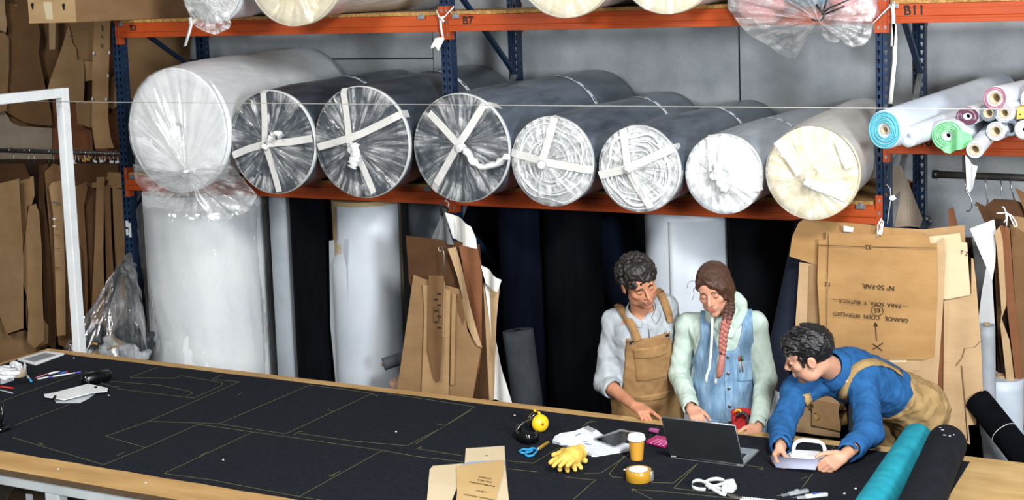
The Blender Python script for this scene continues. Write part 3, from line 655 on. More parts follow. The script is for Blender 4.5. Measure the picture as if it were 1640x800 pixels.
m = MB(); m.tube([atY(a, b, 7.67) for a, b in ((1300, 31), (1308, 33), (1316, 32), (1321, 23), (1313, 15), (1307, 7))], .006, 6); m.obj('cable_tie', M('black_plastic', '#17181b', rough=.35), bag)
for pp in (((1316, 22), (1330, 12), (1345, 6), (1362, -2)), ((1316, 20), (1322, 8), (1326, -6)), ((1318, 24), (1338, 16), (1352, 10))):
    m = MB(); m.tube([atY(a, b, 7.69) for a, b in pp], .005, 6); m.obj('black_cord', MATS['black_plastic'], bag)
# brown box at the upper left
box_lit = M('box_card_lit', '#a98a60', '#bd9e72', scale=3, rough=.85, stretch=(1, 1, 3)); box_shaded = M('box_card_shaded', '#846443', '#93724e', scale=3, rough=.85, stretch=(1, 1, 3))  # one card: front and top in a lit tone, other panels shaded
bx = thing('cardboard_box', 'long brown cardboard box with two punched hand holes at the upper left', 'box', (-7.55, 8.2, UZ))
x0, x1, y0, y1, z0, z1 = -7.82, -7.375, 7.5, 9.0, UZ+.001, UZ+.42
for nm, lo, hi, mt in (('front_panel', (x0, y0, z0), (x1, y0+.005, z1), box_lit), ('side_panel', (x1-.005, y0+.006, z0), (x1, y1, z1), box_shaded), ('side_panel', (x0, y0+.006, z0), (x0+.005, y1, z1), box_shaded), ('back_panel', (x0+.006, y1-.005, z0), (x1-.006, y1, z1), box_shaded), ('bottom_panel', (x0+.006, y0+.006, z0), (x1-.006, y1-.006, z0+.005), box_shaded), ('top_panel', (x0, y0, z1+.001), (x1, y1, z1+.006), box_lit)):
    m = MB(); m.box(lo, hi); m.obj(nm, mt, bx)
hole = M('box_hole', '#0c0a08', rough=.9)
for pxh in (((52, 9), 1), ((102, 10), 1)):
    c = atY(*pxh[0], y0-.0012); m = MB(); pts = [c+Vector((.016*math.cos(a)*(1 if math.sin(a) > 0 else .62), 0, .03*math.sin(a)*(1 if math.sin(a) < 0 else .7))) for a in [k*PI/8 for k in range(16)]]
    m.prism(pts, (0, .0008, 0)); m.obj('hand_hole', hole, bx)
m = MB(); m.prism([atY(a, b, y0-.002) for a, b in ((69, 3), (82, 3), (85, 31), (74, 31))], (0, .001, 0)); m.obj('tape', M('masking_tape', '#c9bb98', '#d6c9a8', rough=.6), bx)

# ================================================================== card and paper patterns
KR = {}
def kraft(k):
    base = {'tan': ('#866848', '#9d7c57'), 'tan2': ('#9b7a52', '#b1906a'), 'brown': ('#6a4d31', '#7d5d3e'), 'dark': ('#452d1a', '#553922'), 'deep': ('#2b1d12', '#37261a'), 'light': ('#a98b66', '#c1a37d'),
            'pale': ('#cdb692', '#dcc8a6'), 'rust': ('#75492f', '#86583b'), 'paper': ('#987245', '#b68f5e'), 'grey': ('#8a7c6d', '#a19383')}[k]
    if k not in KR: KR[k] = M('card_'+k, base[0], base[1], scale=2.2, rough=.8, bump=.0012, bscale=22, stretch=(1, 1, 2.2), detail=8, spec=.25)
    return KR[k]
wire_m = M('hanger_wire', '#9a9a98', '#bdbdbb', rough=.3, metal=.9)
rail_m = M('dark_rail', '#3d3a37', '#524e49', scale=12, rough=.5, metal=.4)
white_card = M('white_card', '#c9ccce', '#e4e6e7', scale=3, rough=.6)
# ------------------------------------------------------------------ wall of patterns, upper left
def wcard(label, px, Y, k, group='card patterns hung on the wall at left', **kw):
    o = card('pattern_card', px, Y, kraft(k) if isinstance(k, str) else k, None, .004, **kw); tag(o, label, 'pattern', group)
    x_, y_ = px[0][0]*.5+px[1][0]*.5, px[0][1]*.5+px[1][1]*.5+3; p = atY(x_, y_, Y-.006); m = MB(); m.tube([p, Vector((p.x, 9.597, p.z))], .003, 6); m.obj('nail', galv, o); return o
wcard('wide dark brown sheet covering the wall behind the other patterns at left', [(-60, -60), (150, -60), (152, 250), (148, 262), (-60, 262)], 9.52, 'brown')
wcard('large brown sheet on the wall behind the left post and brace', [(204, 20), (312, 20), (300, 118), (268, 150), (204, 160)], 9.5, 'tan')
wcard('narrow brown sheet standing directly behind the left post', [(150, 20), (212, 20), (212, 250), (178, 262), (150, 262)], 9.53, 'rust')
wcard('dark brown coat shaped pattern with rounded lower corner, left wall', [(5, 6), (42, 6), (60, 30), (66, 55), (62, 85), (72, 130), (84, 178), (86, 201), (60, 200), (35, 196), (18, 185), (9, 178), (12, 120), (12, 50)], 9.40, 'brown', bend=.02, waves=.7)
wcard('pale narrow pattern strip hanging under the brown box', [(78, 20), (89, 20), (88, 79), (79, 79)], 9.33, 'light')
wcard('fan shaped tan pattern with a pointed top beside the long strip', [(106, 40), (112, 68), (119, 78), (121, 96), (132, 97), (135, 112), (134, 145), (131, 170), (112, 163), (92, 158), (74, 150), (79, 128)], 9.36, 'tan2', bend=.03, waves=.5)
wcard('brown block pattern with stepped lower edge beside the long strip', [(108, 20), (150, 20), (149, 97), (121, 97), (118, 80)], 9.42, 'tan')
wcard('small brown pattern marked with an L beside the long strip', [(132, 98), (149, 98), (149, 128), (132, 131)], 9.39, 'tan2')
lng = wcard('long tan strip pattern with white tags left of the blue post', [(149, 20), (178, 20), (176, 60), (173, 120), (171, 190), (175, 220), (182, 237), (152, 238), (147, 200), (147, 110)], 9.28, 'tan2', bend=.015, waves=.6)
tagm = M('white_tag', '#dfe3e8', rough=.6)
for a, b in ((150, 85), (175, 84), (173, 121), (148, 158), (170, 159)):
    p = atY(a, b, 9.262); m = MB(); m.box((p.x-.009, p.y-.002, p.z-.012), (p.x+.009, p.y, p.z+.012)); m.obj('white_tag', tagm, lng)
for a, z0, z1 in ((163, 40, 50), (163, 56, 61), (163, 70, 77)):
    p = atY(a, z0, 9.262); q = atY(a, z1, 9.262); m = MB(); m.box((p.x-.004, p.y-.001, q.z), (p.x+.004, p.y, p.z)); m.obj('ink_mark', black_ink, lng)
wcard('light brown pattern corner at the far upper left edge', [(-40, -20), (6, -20), (8, 20), (11, 40), (9, 52), (-2, 47), (-40, 40)], 9.3, 'light')
wcard('plain brown strip at the left edge below the light corner', [(-40, 60), (6, 52), (14, 60), (14, 110), (10, 178), (-40, 184)], 9.35, 'tan')
wcard('dull grey brown pattern above the rail at left', [(-40, 178), (8, 180), (18, 196), (30, 202), (83, 205), (84, 262), (-40, 260)], 9.44, 'grey')
wcard('brown sheet behind the white frame post above the rail', [(84, 150), (112, 163), (134, 172), (147, 205), (150, 262), (84, 262)], 9.46, 'rust')
wcard('five sided tan pattern left of the long strip above the rail', [(121, 165), (147, 160), (147, 205), (124, 198)], 9.34, 'tan')
wcard('dark curled pattern ends right of the long strip', [(173, 125), (188, 120), (190, 165), (182, 175), (172, 172)], 9.4, 'tan')
# ------------------------------------------------------------------ left rail with hanging bundles
Yl = 8.62
rl = thing('hanging_rail', 'dark tubular rail of hangers at left, ending at the blue post', 'rail', tuple(atY(90, 243, Yl)))
a = atY(-40, 239.5, Yl); b = atY(197, 246, Yl); m = MB(); m.tube([a, b], .019, 12); m.obj('tube', rail_m, rl)
m = MB(); m.tube([a+Vector((.1, 0, 0)), Vector((a.x+.1, Yl, 0))], .016, 10); m.obj('support_leg', rail_m, rl)
def hook(parent, px, Y, drop=.10):
    p = atY(px[0], px[1], Y); m = MB(); pts = []
    for k in range(11):
        an = PI*1.05-(k/10)*PI*1.15; pts.append(p+Vector((.0, .026*math.cos(an), .026*math.sin(an)-.004)))
    pts += [p+Vector((.012, .012, -.05)), p+Vector((.02, 0, -drop))]
    m.tube(pts, .003, 6); return m.obj('hook', wire_m, parent)
def bundle(label, hooks, cards, Yb, railY=None, group='bundles of card patterns hanging from the left rail', bend=.012):
    c = atY(cards[0][0][0][0], cards[0][0][0][1], Yb)
    t = thing('pattern_bundle', label, 'patterns', tuple(c), group)
    for h in hooks: hook(t, h, railY or Yl)
    for k, (px, dy, mt) in enumerate(cards):
        card('pattern_card', px, Yb+dy, kraft(mt) if isinstance(mt, str) else mt, t, .003, bend=bend, waves=.5+.3*(k % 3), phase=.13*k, bendz=.02*((k % 3)-1), tx=.15*((k % 3)-1))
    return t
bundle('bundle of broad tan patterns at the far left of the rail', [(-5, 240), (18, 240)], [
    ([(-30, 300), (0, 293), (30, 286), (32, 330), (37, 410), (39, 525), (12, 534), (0, 505), (-30, 510)], 0, 'tan2'),
    ([(31, 285), (54, 282), (56, 312), (52, 328), (45, 330), (41, 380), (36, 420), (30, 400)], .05, 'tan'),
    ([(-30, 480), (0, 500), (14, 536), (40, 528), (58, 548), (90, 545), (88, 548), (40, 570), (0, 590), (-30, 590)], .12, 'tan'),
    ([(-30, 262), (40, 262), (50, 285), (0, 292), (-30, 296)], .1, 'dark')], 8.45)
bundle('bundle of stepped tan patterns in front of a dark sheet, left of the white post', [(42, 241), (51, 241)], [
    ([(44, 331), (56, 326), (62, 340), (66, 390), (68, 470), (72, 545), (57, 557), (46, 547), (46, 500), (42, 470), (37, 450), (34, 447), (35, 425)], .0, 'tan2'),
    ([(62, 264), (78, 262), (74, 290), (72, 320), (84, 400), (92, 520), (90, 560), (70, 550), (66, 400), (60, 330)], .05, 'dark'),
    ([(40, 480), (62, 486), (66, 505), (86, 545), (56, 558), (40, 525)], .03, 'tan')], 8.47)
tb2 = bundle('tall tan strip pattern with white marks left of the white post', [(82, 242)], [
    ([(78, 298), (82, 292), (98, 289), (103, 420), (106, 536), (94, 537), (88, 420), (84, 340)], .0, 'tan2'),
    ([(70, 275), (84, 262), (112, 268), (118, 400), (112, 560), (92, 552), (82, 420)], .06, 'brown')], 8.40)
for a, b, c in ((90, 324, '#5d6166'), (87, 350, '#e2e4e6'), (87, 362, '#e2e4e6'), (91, 376, '#2a2018'), (91, 397, '#2a2018'), (91, 428, '#2a2018')):
    p = atY(a, b, 8.365); w_ = .036 if c in ('#5d6166', '#2a2018') else .014; m = MB(); m.box((p.x-w_, p.y-.004, p.z-(.006 if c != '#2a2018' else .002)), (p.x+w_, p.y-.002, p.z+(.006 if c != '#2a2018' else .002))); m.obj('ink_mark', M('mark'+c, c, rough=.7), tb2)
bundle('bundle of dark brown patterns just right of the white post', [(113, 243), (122, 243), (132, 244)], [
    ([(112, 300), (136, 292), (140, 300), (133, 330), (139, 420), (142, 540), (112, 545)], .0, 'brown'),
    ([(112, 262), (190, 262), (190, 285), (150, 290), (112, 298)], .04, 'dark'),
    ([(136, 290), (152, 286), (154, 380), (160, 540), (142, 560), (134, 420)], .05, 'dark'),
    ([(120, 380), (130, 400), (136, 560), (118, 566)], -.03, 'tan')], 8.46)
bundle('bundle of long brown strips beside the blue post', [(140, 244), (148, 245), (156, 245), (164, 245), (172, 246), (178, 246), (185, 246)], [
    ([(153, 284), (168, 283), (166, 310), (164, 400), (170, 560), (146, 560), (150, 400)], .0, 'tan'),
    ([(167, 297), (177, 296), (180, 380), (188, 520), (186, 560), (172, 560), (168, 400)], -.02, 'brown'),
    ([(182, 296), (196, 292), (198, 400), (204, 560), (188, 560), (182, 400)], .02, 'tan'),
    ([(143, 274), (200, 276), (200, 300), (150, 300)], .06, 'tan'), ([(150, 400), (206, 400), (206, 570), (150, 570)], .1, 'dark')], 8.44)
for a, b, lb in ((117, 258, 'white ticket on a hanger right beside the white post'), (135, 257, 'yellowish ticket on a hanger, third from the white post'), (141, 255, 'small yellowish ticket on the left rail, fourth from the white post'), (152, 258, 'white ticket under the long strip pattern on the left rail'), (163, 258, 'white ticket in the middle between white post and blue post'), (179, 259, 'white ticket second nearest to the blue post on the rail'), (188, 259, 'white ticket nearest to the blue post on the rail'), (120, 262, 'white ticket hanging lowest, right of the white post')):
    p = atY(a, b, 8.6); m = MB(); m.box((p.x-.02, p.y-.003, p.z-.01), (p.x+.02, p.y, p.z+.01), None); tt = thing('paper_ticket', lb, 'ticket', tuple(p), 'tickets on the left rail'); o = m.obj('ticket', tagm if a not in (135, 141) else M('yellow_ticket', '#b98f2e', rough=.7), tt); o.rotation_euler = (0, .3*math.sin(a), 0)
    m = MB(); m.tube([p+Vector((0, 0, .01)), Vector((p.x, Yl, atY(a, 243, Yl).z))], .0012, 5); m.obj('string', string_m, tt)
wcard('dark backing sheet behind the bundles on the left rail', [(-60, 255), (215, 255), (215, 575), (-60, 600)], 9.2, 'deep', group=None)  # dark sheet filling the gaps between the bundles

# ================================================================== things standing under the lower shelf
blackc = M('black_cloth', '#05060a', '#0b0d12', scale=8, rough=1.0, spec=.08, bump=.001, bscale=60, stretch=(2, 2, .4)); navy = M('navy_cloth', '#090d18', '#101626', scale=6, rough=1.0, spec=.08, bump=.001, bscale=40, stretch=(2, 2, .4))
navy_l = M('slate_navy_cloth', '#1c2130', '#282e3d', scale=6, rough=.95, spec=.15); greyc = M('grey_cloth', '#5c636b', '#767d85', scale=9, rough=.9, bump=.003, bscale=25, stretch=(2, 2, .5)); white_v = M('white_vinyl', '#bcc4cd', '#ced5dc', scale=2, rough=.45); beige_v = M('beige_paper', '#a9936a', '#bda67c', scale=3, rough=.7)
def V3(p, z): return Vector((p.x, p.y, z))
def vroll(label, px, py, Y, R, z1, mat, lean=None, name='standing_fabric_roll', group='rolls standing under the lower shelf', core=True, lump=.012, seed=0, z0=0.0):
    c = atY(px, py, Y); base = Vector((c.x, Y, z0)); top = Vector((c.x, Y, z1))
    if lean: base = Vector(lean[0]); top = Vector(lean[1])
    d = (top-base).normalized(); L_ = (top-base).length; u = d.cross(Vector((0, 1, 0))).normalized(); w_ = u.cross(d)
    t = thing(name, label, 'fabric roll', tuple(base), group)
    n = 44; vs = []; fs = []; ny = 14
    for j in range(ny+1):
        h = L_*j/ny
        for i in range(n):
            a = 2*PI*i/n; rr = R*(1+lump*(noise1(np.array([i/n*6+j*.3]), seed)[0]-.5)*2); vs.append(base+d*h+(u*math.cos(a)+w_*math.sin(a))*rr)
    for j in range(ny):
        for i in range(n): fs.append((j*n+i, j*n+(i+1) % n, (j+1)*n+(i+1) % n, (j+1)*n+i))
    m = MB(); m.add(vs, fs, True); b0 = len(vs); m.add([base+d*L_+(u*math.cos(2*PI*i/n)+w_*math.sin(2*PI*i/n))*R*.28 for i in range(n)], []); 
    for i in range(n): m.f.append((ny*n+i, ny*n+(i+1) % n, b0+(i+1) % n, b0+i)); m.sm.append(False); m.mi.append(0)
    m.f.append(tuple(reversed(range(n)))); m.sm.append(False); m.mi.append(0)
    m.obj('rolled_cloth', mat, t)
    if core: m = MB(); m.lathe([(R*.275, -L_*.3), (R*.275, .012), (R*.22, .012), (R*.22, -L_*.3)], top, d, 20); m.obj('tube', tube_m, t)
    return t
vw = vroll('huge white roll in clear film standing under the big white roll', 338, 460, 8.33, .465, 1.70, M('white_wadding', '#e6ebef', '#f6f8f9', scale=2, rough=.7, bump=.004, bscale=5), seed=3, lump=.02)
c0 = atY(338, 460, 8.33); m_vs = []; m_uv = []; m_fs = []; n = 200; nz = 30
for j in range(nz+1):
    z = .02+1.675*j/nz
    for i in range(n):
        a = 2*PI*i/n; f = noise1(np.array([i/n*34]), 4)[0]-.5; g = noise1(np.array([i/n*9+j*.25]), 6)[0]-.5
        r_ = (.484+.030*f+.045*g+.008*math.sin(i*.9+j*2.1)*math.sin(j*1.7+i*.23))*(1 if j < nz-1 else (.9 if j == nz-1 else .6)); m_vs.append((c0.x+r_*math.cos(a), 8.33+r_*math.sin(a), z)); m_uv.append((i/n, j/nz))
for j in range(nz):
    for i in range(n): m_fs.append((j*n+i, j*n+(i+1) % n, (j+1)*n+(i+1) % n, (j+1)*n+i))
link('plastic_film', uvmesh(m_vs, m_fs, m_uv), film('film_sleeve', white=.3, uvx=16, uvy=4, lo=.5, hi=.85, amin=.02, tint='#eef2f5', rough=.08), vw)
vroll('slim pale grey roll between the huge white roll and the black roll', 458, 460, 8.3, .09, 1.70, M('pale_grey_vinyl', '#8f979f', '#a4abb2', scale=3, rough=.5), seed=5)
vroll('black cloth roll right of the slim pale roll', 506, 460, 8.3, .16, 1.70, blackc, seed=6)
vroll('black cloth roll added as dark backing behind the white paper roll', 560, 460, 8.75, .22, 1.70, blackc, seed=7)  # put in to fill the black area behind the front rolls
wr = vroll('roll in beige paper behind a white sheet, left of the hanging patterns', 592, 460, 8.32, .24, 1.69, beige_v, seed=8, core=False)
# white sheet wrapped round its front
c = atY(592, 460, 8.32); vs = []; fs = []; N_ = 26
for j in range(9):
    z = 1.66*j/8
    for i in range(N_+1):
        t_ = i/N_; a = math.radians(250+115*t_) if z > 1.44 else math.radians(205+160*t_)
        vs.append((c.x+.256*math.cos(a), 8.32+.256*math.sin(a), z))
for j in range(8):
    for i in range(N_): fs.append((j*(N_+1)+i, j*(N_+1)+i+1, (j+1)*(N_+1)+i+1, (j+1)*(N_+1)+i))
m = MB(); m.add(vs, fs, True); o = m.obj('white_sheet', white_v, wr); sd = o.modifiers.new('s', 'SOLIDIFY'); sd.thickness = .002
fl_ = card('sheet_flap', [(527, 385), (556, 382), (560, 622), (538, 618), (529, 520)], 8.13, white_v, wr, .002, tx=-.5)
vroll('grey felt roll far behind the hanging pattern bundle', 690, 460, 8.8, .15, 1.70, greyc, seed=10)
vroll('dark navy roll behind the white pattern papers', 838, 460, 8.3, .15, 1.70, navy, seed=11)
vroll('short grey denim cloth roll leaning near the white pattern papers', 842, 600, 7.62, .10, .55, M('dim_denim', '#3a3f45', '#4a5056', scale=9, rough=.9, bump=.003, bscale=25), lean=(tuple(V3(atY(858, 700, 7.95), 0)), tuple(atY(829, 528, 8.0))), seed=12, core=False)
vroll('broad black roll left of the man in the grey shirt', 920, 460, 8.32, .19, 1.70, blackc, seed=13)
vroll('black roll added as dark backing behind the hanging patterns', 780, 460, 8.75, .2, 1.70, blackc, seed=14); vroll('black roll added as dark backing left of the leaning navy roll', 880, 460, 8.8, .2, 1.70, blackc, seed=15); vroll('black roll added as dark backing behind the leaning navy roll', 975, 460, 9.15, .2, 1.70, blackc, seed=16)  # three rolls put in to keep the space behind black
tp = atY(955, 362, 8.75); bt = atY(1082, 570, 8.75); dd = (bt-tp).normalized(); k = (tp.z)/(-dd.z)
vroll('navy roll leaning behind the man in the grey shirt', 0, 0, 0, .2, 0, navy, lean=(tuple(tp+dd*(k-.07)), tuple(tp)), seed=17)
wv = vroll('white vinyl roll standing behind the two standing people', 1103, 460, 8.38, .265, 1.70, white_v, seed=18, core=False)
c = atY(1103, 460, 8.38); vs = []; fs = []
for j in range(5):
    for i in range(19): a = math.radians(268+88*i/18); rr = .269+.012*max(0, 1-i/3); vs.append((c.x+rr*math.cos(a), 8.38+rr*math.sin(a), 1.66*j/4))
for j in range(4):
    for i in range(18): fs.append((j*19+i, j*19+i+1, (j+1)*19+i+1, (j+1)*19+i))
m = MB(); m.add(vs, fs, True); o = m.obj('loose_edge', white_v, wv); sd = o.modifiers.new('s', 'SOLIDIFY'); sd.thickness = .003
vroll('black roll right of the white vinyl roll', 1214, 460, 8.35, .17, 1.70, blackc, seed=19); vroll('black roll added as dark backing behind the card stack', 1300, 460, 8.75, .22, 1.70, blackc, seed=20)  # second roll is added dark backing
vroll('black roll added as dark backing right of the white vinyl roll', 1195, 460, 8.85, .2, 1.70, blackc, seed=21)  # added to close the dark gap at the back
tp = atY(1312, 362, 7.95); bt = atY(1262, 600, 7.95); dd = (bt-tp).normalized(); k = tp.z/(-dd.z)
vroll('slate navy roll leaning behind the card stack', 0, 0, 0, .14, 0, navy_l, lean=(tuple(tp+dd*(k-.03)), tuple(tp)), seed=22)
# dark tube end and pink tube end beside the bundle
a = atY(614, 583, 7.82); vroll('dark grey foam tube poking out beside the hanging patterns', 0, 0, 0, .042, 0, M('foam_grey', '#3a3f45', '#4a5057', rough=.8), lean=((a.x+.30, 8.02, a.z+.10), tuple(a)), name='foam_tube', group=None, core=True)
a = atY(633, 608, 7.76); vroll('pinkish cardboard tube end below the grey foam tube', 0, 0, 0, .045, 0, M('pink_tube', '#a5826e', '#b8937d', rough=.8), lean=((a.x+.22, 7.95, a.z-.8), tuple(a)), name='cardboard_tube', group=None)
# ------------------------------------------------------------------ clear bag of scraps at the table's far corner
sb = thing('scrap_bag', 'clear plastic bag of scraps tied up to the left post', 'bag', tuple(atY(180, 570, 7.6)))
scr = {'dark': M('scrap_dark', '#23272c', '#343a40', scale=20, rough=.5), 'white': M('scrap_white', '#b7bcc0', '#dfe2e4', scale=14, rough=.5), 'beige': M('scrap_beige', '#a08a66', '#c0aa86', scale=14, rough=.7)}
for k, (a, b, mt, rr) in enumerate(((150, 540, 'dark', .10), (185, 560, 'white', .12), (205, 530, 'dark', .09), (215, 565, 'white', .10), (190, 540, 'beige', .07), (135, 565, 'white', .10), (165, 575, 'beige', .09), (228, 545, 'dark', .08))):
    lump('scrap', scr[mt], atY(a, b, 7.75), (rr, rr*.8, rr*.8), k*1.7, sb, n=10, amp=.3)
for pp in (((145, 552), (150, 549), (156, 551)), ((172, 560), (182, 555), (190, 553))):
    m = MB(); m.ribbon([atY(a, b, 7.6) for a, b in pp], (0, 0, 1), .014, .002); m.obj('yellow_strap', M('yellow_strap', '#c79a2c', rough=.6), sb)
film_s = film('film_scrap', white=.5, uvx=26, uvy=3.0, lo=.5, hi=.8, amin=.02, tint='#f6f8f9', rough=.06, patch=.1)
film_fan('plastic_film', film_s, sb, atY(207, 404, 7.95), resample([atY(a, b, y) for a, b, y in ((205, 410, 7.9), (190, 430, 7.8), (160, 480, 7.65), (130, 520, 7.5), (100, 560, 7.45), (95, 590, 7.45), (150, 600, 7.42), (200, 600, 7.42), (232, 600, 7.45), (236, 560, 7.5), (231, 500, 7.7), (222, 450, 7.8), (211, 415, 7.9))], 170), fold=.06, nf=30, bulge=.0, seed=51, nr=14)
film_fan('plastic_film', film_s, sb, atY(206, 406, 7.97), resample([atY(a, b, y) for a, b, y in ((205, 412, 7.9), (188, 450, 7.8), (172, 500, 7.7), (180, 545, 7.6), (178, 590, 7.5), (215, 590, 7.5), (222, 520, 7.6), (214, 450, 7.8))], 120), fold=.08, nf=24, bulge=.0, seed=57, nr=12)

# ================================================================== bundle of patterns hanging at the middle post
Yb = 7.62
bd = thing('pattern_bundle', 'bundle of brown patterns and white papers on a hook below the middle post', 'patterns', tuple(atY(705, 640, Yb)))
def bc(px, dy, mt, **kw): return card('pattern_card', px, Yb+dy, kraft(mt) if isinstance(mt, str) else mt, bd, .003, **kw)
bc([(650, 377), (768, 391), (775, 470), (776, 645), (740, 642), (690, 560), (655, 450)], .04, 'dark', tx=.1)
bc([(735, 393), (766, 398), (772, 430), (772, 560), (768, 600), (748, 480)], .02, 'rust', bend=.01)
bc([(717, 398), (727, 396), (741, 440), (757, 495), (772, 556), (766, 552), (750, 520), (733, 455)], -.03, 'light', bend=.02)
bc([(661, 440), (676, 446), (700, 452), (736, 462), (740, 500), (750, 530), (770, 560), (757, 640), (636, 624)], -.02, 'tan', bend=.008)
bc([(676, 456), (712, 460), (721, 466), (719, 634), (675, 630), (679, 500)], -.035, 'tan2', bend=.006)
bc([(724, 470), (730, 471), (727, 616), (721, 615)], -.045, 'tan2')
bc([(686, 441), (711, 441), (708, 560), (704, 608), (699, 612), (694, 604), (686, 560)], -.06, 'brown', bend=.006)
bc([(708, 450), (712, 450), (711, 540), (707, 540)], -.05, 'light')
bc([(731, 470), (738, 470), (744, 510), (741, 520), (733, 500)], -.03, 'brown'); bc([(738, 478), (746, 480), (749, 520), (745, 535), (739, 505)], -.025, 'tan')
bc([(768, 426), (772, 424), (777, 520), (783, 642), (766, 644), (770, 560)], .05, 'dark')
bc([(773, 452), (800, 460), (796, 510), (790, 640), (780, 642)], .06, 'light', bend=.008)
wp = M('white_paper', '#d6d6d0', '#e9e8e2', scale=3, rough=.6, bump=.004, bscale=14)
bc([(770, 425), (785, 435), (803, 448), (799, 466), (786, 463), (776, 455)], .0, wp, bend=.02)
bc([(776, 455), (782, 458), (790, 540), (800, 575), (812, 610), (820, 645), (788, 640), (789, 600), (783, 520)], .05, wp, bend=.02)
greyp = M('grey_paper', '#55585a', '#6f7274', scale=4, rough=.6)
bc([(712, 340), (722, 345), (740, 350), (757, 362), (763, 382), (766, 420), (745, 395), (735, 388), (722, 382)], .06, wp, bend=.03)
bc([(705, 352), (712, 338), (716, 345), (727, 392), (700, 385)], .03, greyp, bend=.02); bc([(690, 383), (707, 345), (706, 384)], .05, greyp)
m = MB(); pts = [atY(a, b, Yb-.06) for a, b in ((711, 442), (711, 420), (711, 405), (708, 395), (703, 394), (702, 401), (706, 402))]; m.tube(pts, .0035, 6); m.obj('hook', wire_m, bd)
m = MB(); pts = [atY(a, b, Yb+.1) for a, b in ((707, 332), (709, 322), (715, 320), (719, 325), (717, 335), (714, 345))]; m.tube(pts, .005, 6); m.obj('hook', wire_m, bd)
m = MB(); m.tube([atY(714, 322, Yb+.1), atY(714, 318, 8.06)], .004, 6); m.obj('hook_arm', wire_m, bd)
lump('clamp', M('dark_clamp', '#2a2c2e', rough=.5, metal=.5), atY(711, 338, Yb+.08), (.03, .02, .03), 2.0, bd, n=8)
for r_ in range(7):
    a, b = (698 if r_ % 2 else 703), 470+r_*9
    p = atY(a, b, Yb-.072); m = MB(); m.box((p.x-.012, p.y, p.z-.004), (p.x+.014, p.y+.001, p.z+.004)); m.obj('ink_mark', black_ink, bd)
m = MB(); pts = resample([atY(a, b, Yb-.072) for a, b in ((694, 492), (703, 492), (703, 515), (694, 515))], 16); m.tube(pts, .0012, 4, closed=True); m.obj('ink_mark', black_ink, bd)

# ================================================================== large brown card stack tied to the right post
Ys = 7.68
st = thing('pattern_stack', 'large stack of brown card patterns tied to the right post, front sheet handwritten upside down', 'patterns', tuple(atY(1420, 690, Ys)))
def sc_(px, dy, mt, **kw): return card('pattern_card', px, Ys+dy, kraft(mt) if isinstance(mt, str) else mt, st, .003, **kw)
front = sc_([(1311, 384), (1322.5, 383.5), (1323, 372.5), (1487, 377), (1489, 389.5), (1500.5, 390), (1502, 455), (1497, 560), (1496, 572), (1480, 576), (1440, 575), (1391, 573), (1335, 556), (1313, 520), (1309, 450)], 0, 'paper', bend=.006, waves=1.3, nx=16, nz=8)
front['label'] = 'brown paper sheet with upside down handwriting'
sc_([(1287, 351), (1390, 360), (1480, 373), (1484, 400), (1320, 420), (1308, 425), (1264, 410), (1269, 378), (1279, 356)], .035, 'paper', bend=.012, waves=.5)
sc_([(1330, 362), (1440, 365), (1480, 367), (1545, 360), (1546, 389), (1500, 396), (1330, 396)], .05, 'tan2')
sc_([(1485, 379), (1537, 373), (1540, 387), (1549, 389), (1550, 412), (1554, 472), (1514, 479), (1490, 470)], .03, 'pale')
sc_([(1497, 392), (1512, 380), (1514, 410), (1511, 480), (1503, 600), (1499, 659), (1440, 654), (1470, 560)], .012, 'light', bend=.004)
sc_([(1505, 420), (1520, 420), (1516, 480), (1512, 690), (1478, 700), (1490, 560)], .055, 'rust')
bigb = sc_([(1512, 480), (1556, 470), (1556, 412), (1559, 414), (1563, 445), (1571, 545), (1575, 647), (1563, 650), (1564, 679), (1551, 680), (1554, 711), (1510, 688)], .042, 'light', bend=.006)
for pp in (((1571, 545), (1561, 556), (1545, 557)), ((1545, 557), (1541, 572), (1531, 585)), ((1540, 585), (1545, 640), (1550, 706))):
    m = MB(); m.ribbon([atY(a, b, Ys+.036) for a, b in pp], (1, 0, .4), .006, .001); m.obj('tear_line', M('tear', '#6b5236', rough=.9), st)
sc_([(1325, 555), (1440, 573), (1496, 571), (1498, 658), (1445, 653), (1345, 640)], .018, 'paper')
sc_([(1408, 574), (1473, 577), (1473, 593), (1464, 593), (1463, 605), (1440, 604), (1408, 600)], .008, 'light')
sc_([(1420, 563), (1436, 560), (1432, 572), (1452, 574), (1452, 580), (1425, 580)], .004, 'pale')
sc_([(1473, 655), (1492, 658), (1488, 698), (1470, 690)], .014, 'light'); sc_([(1480, 655), (1497, 659), (1495, 690), (1488, 688)], .022, 'tan2')
sc_([(1280, 420), (1312, 424), (1318, 520), (1345, 560), (1345, 700), (1262, 690)], .05, 'light', bend=.006)
sc_([(1296, 425), (1312, 425), (1316, 560), (1292, 560)], .045, 'tan')
sc_([(1300, 638), (1348, 648), (1346, 690), (1300, 680)], .03, 'tan2')
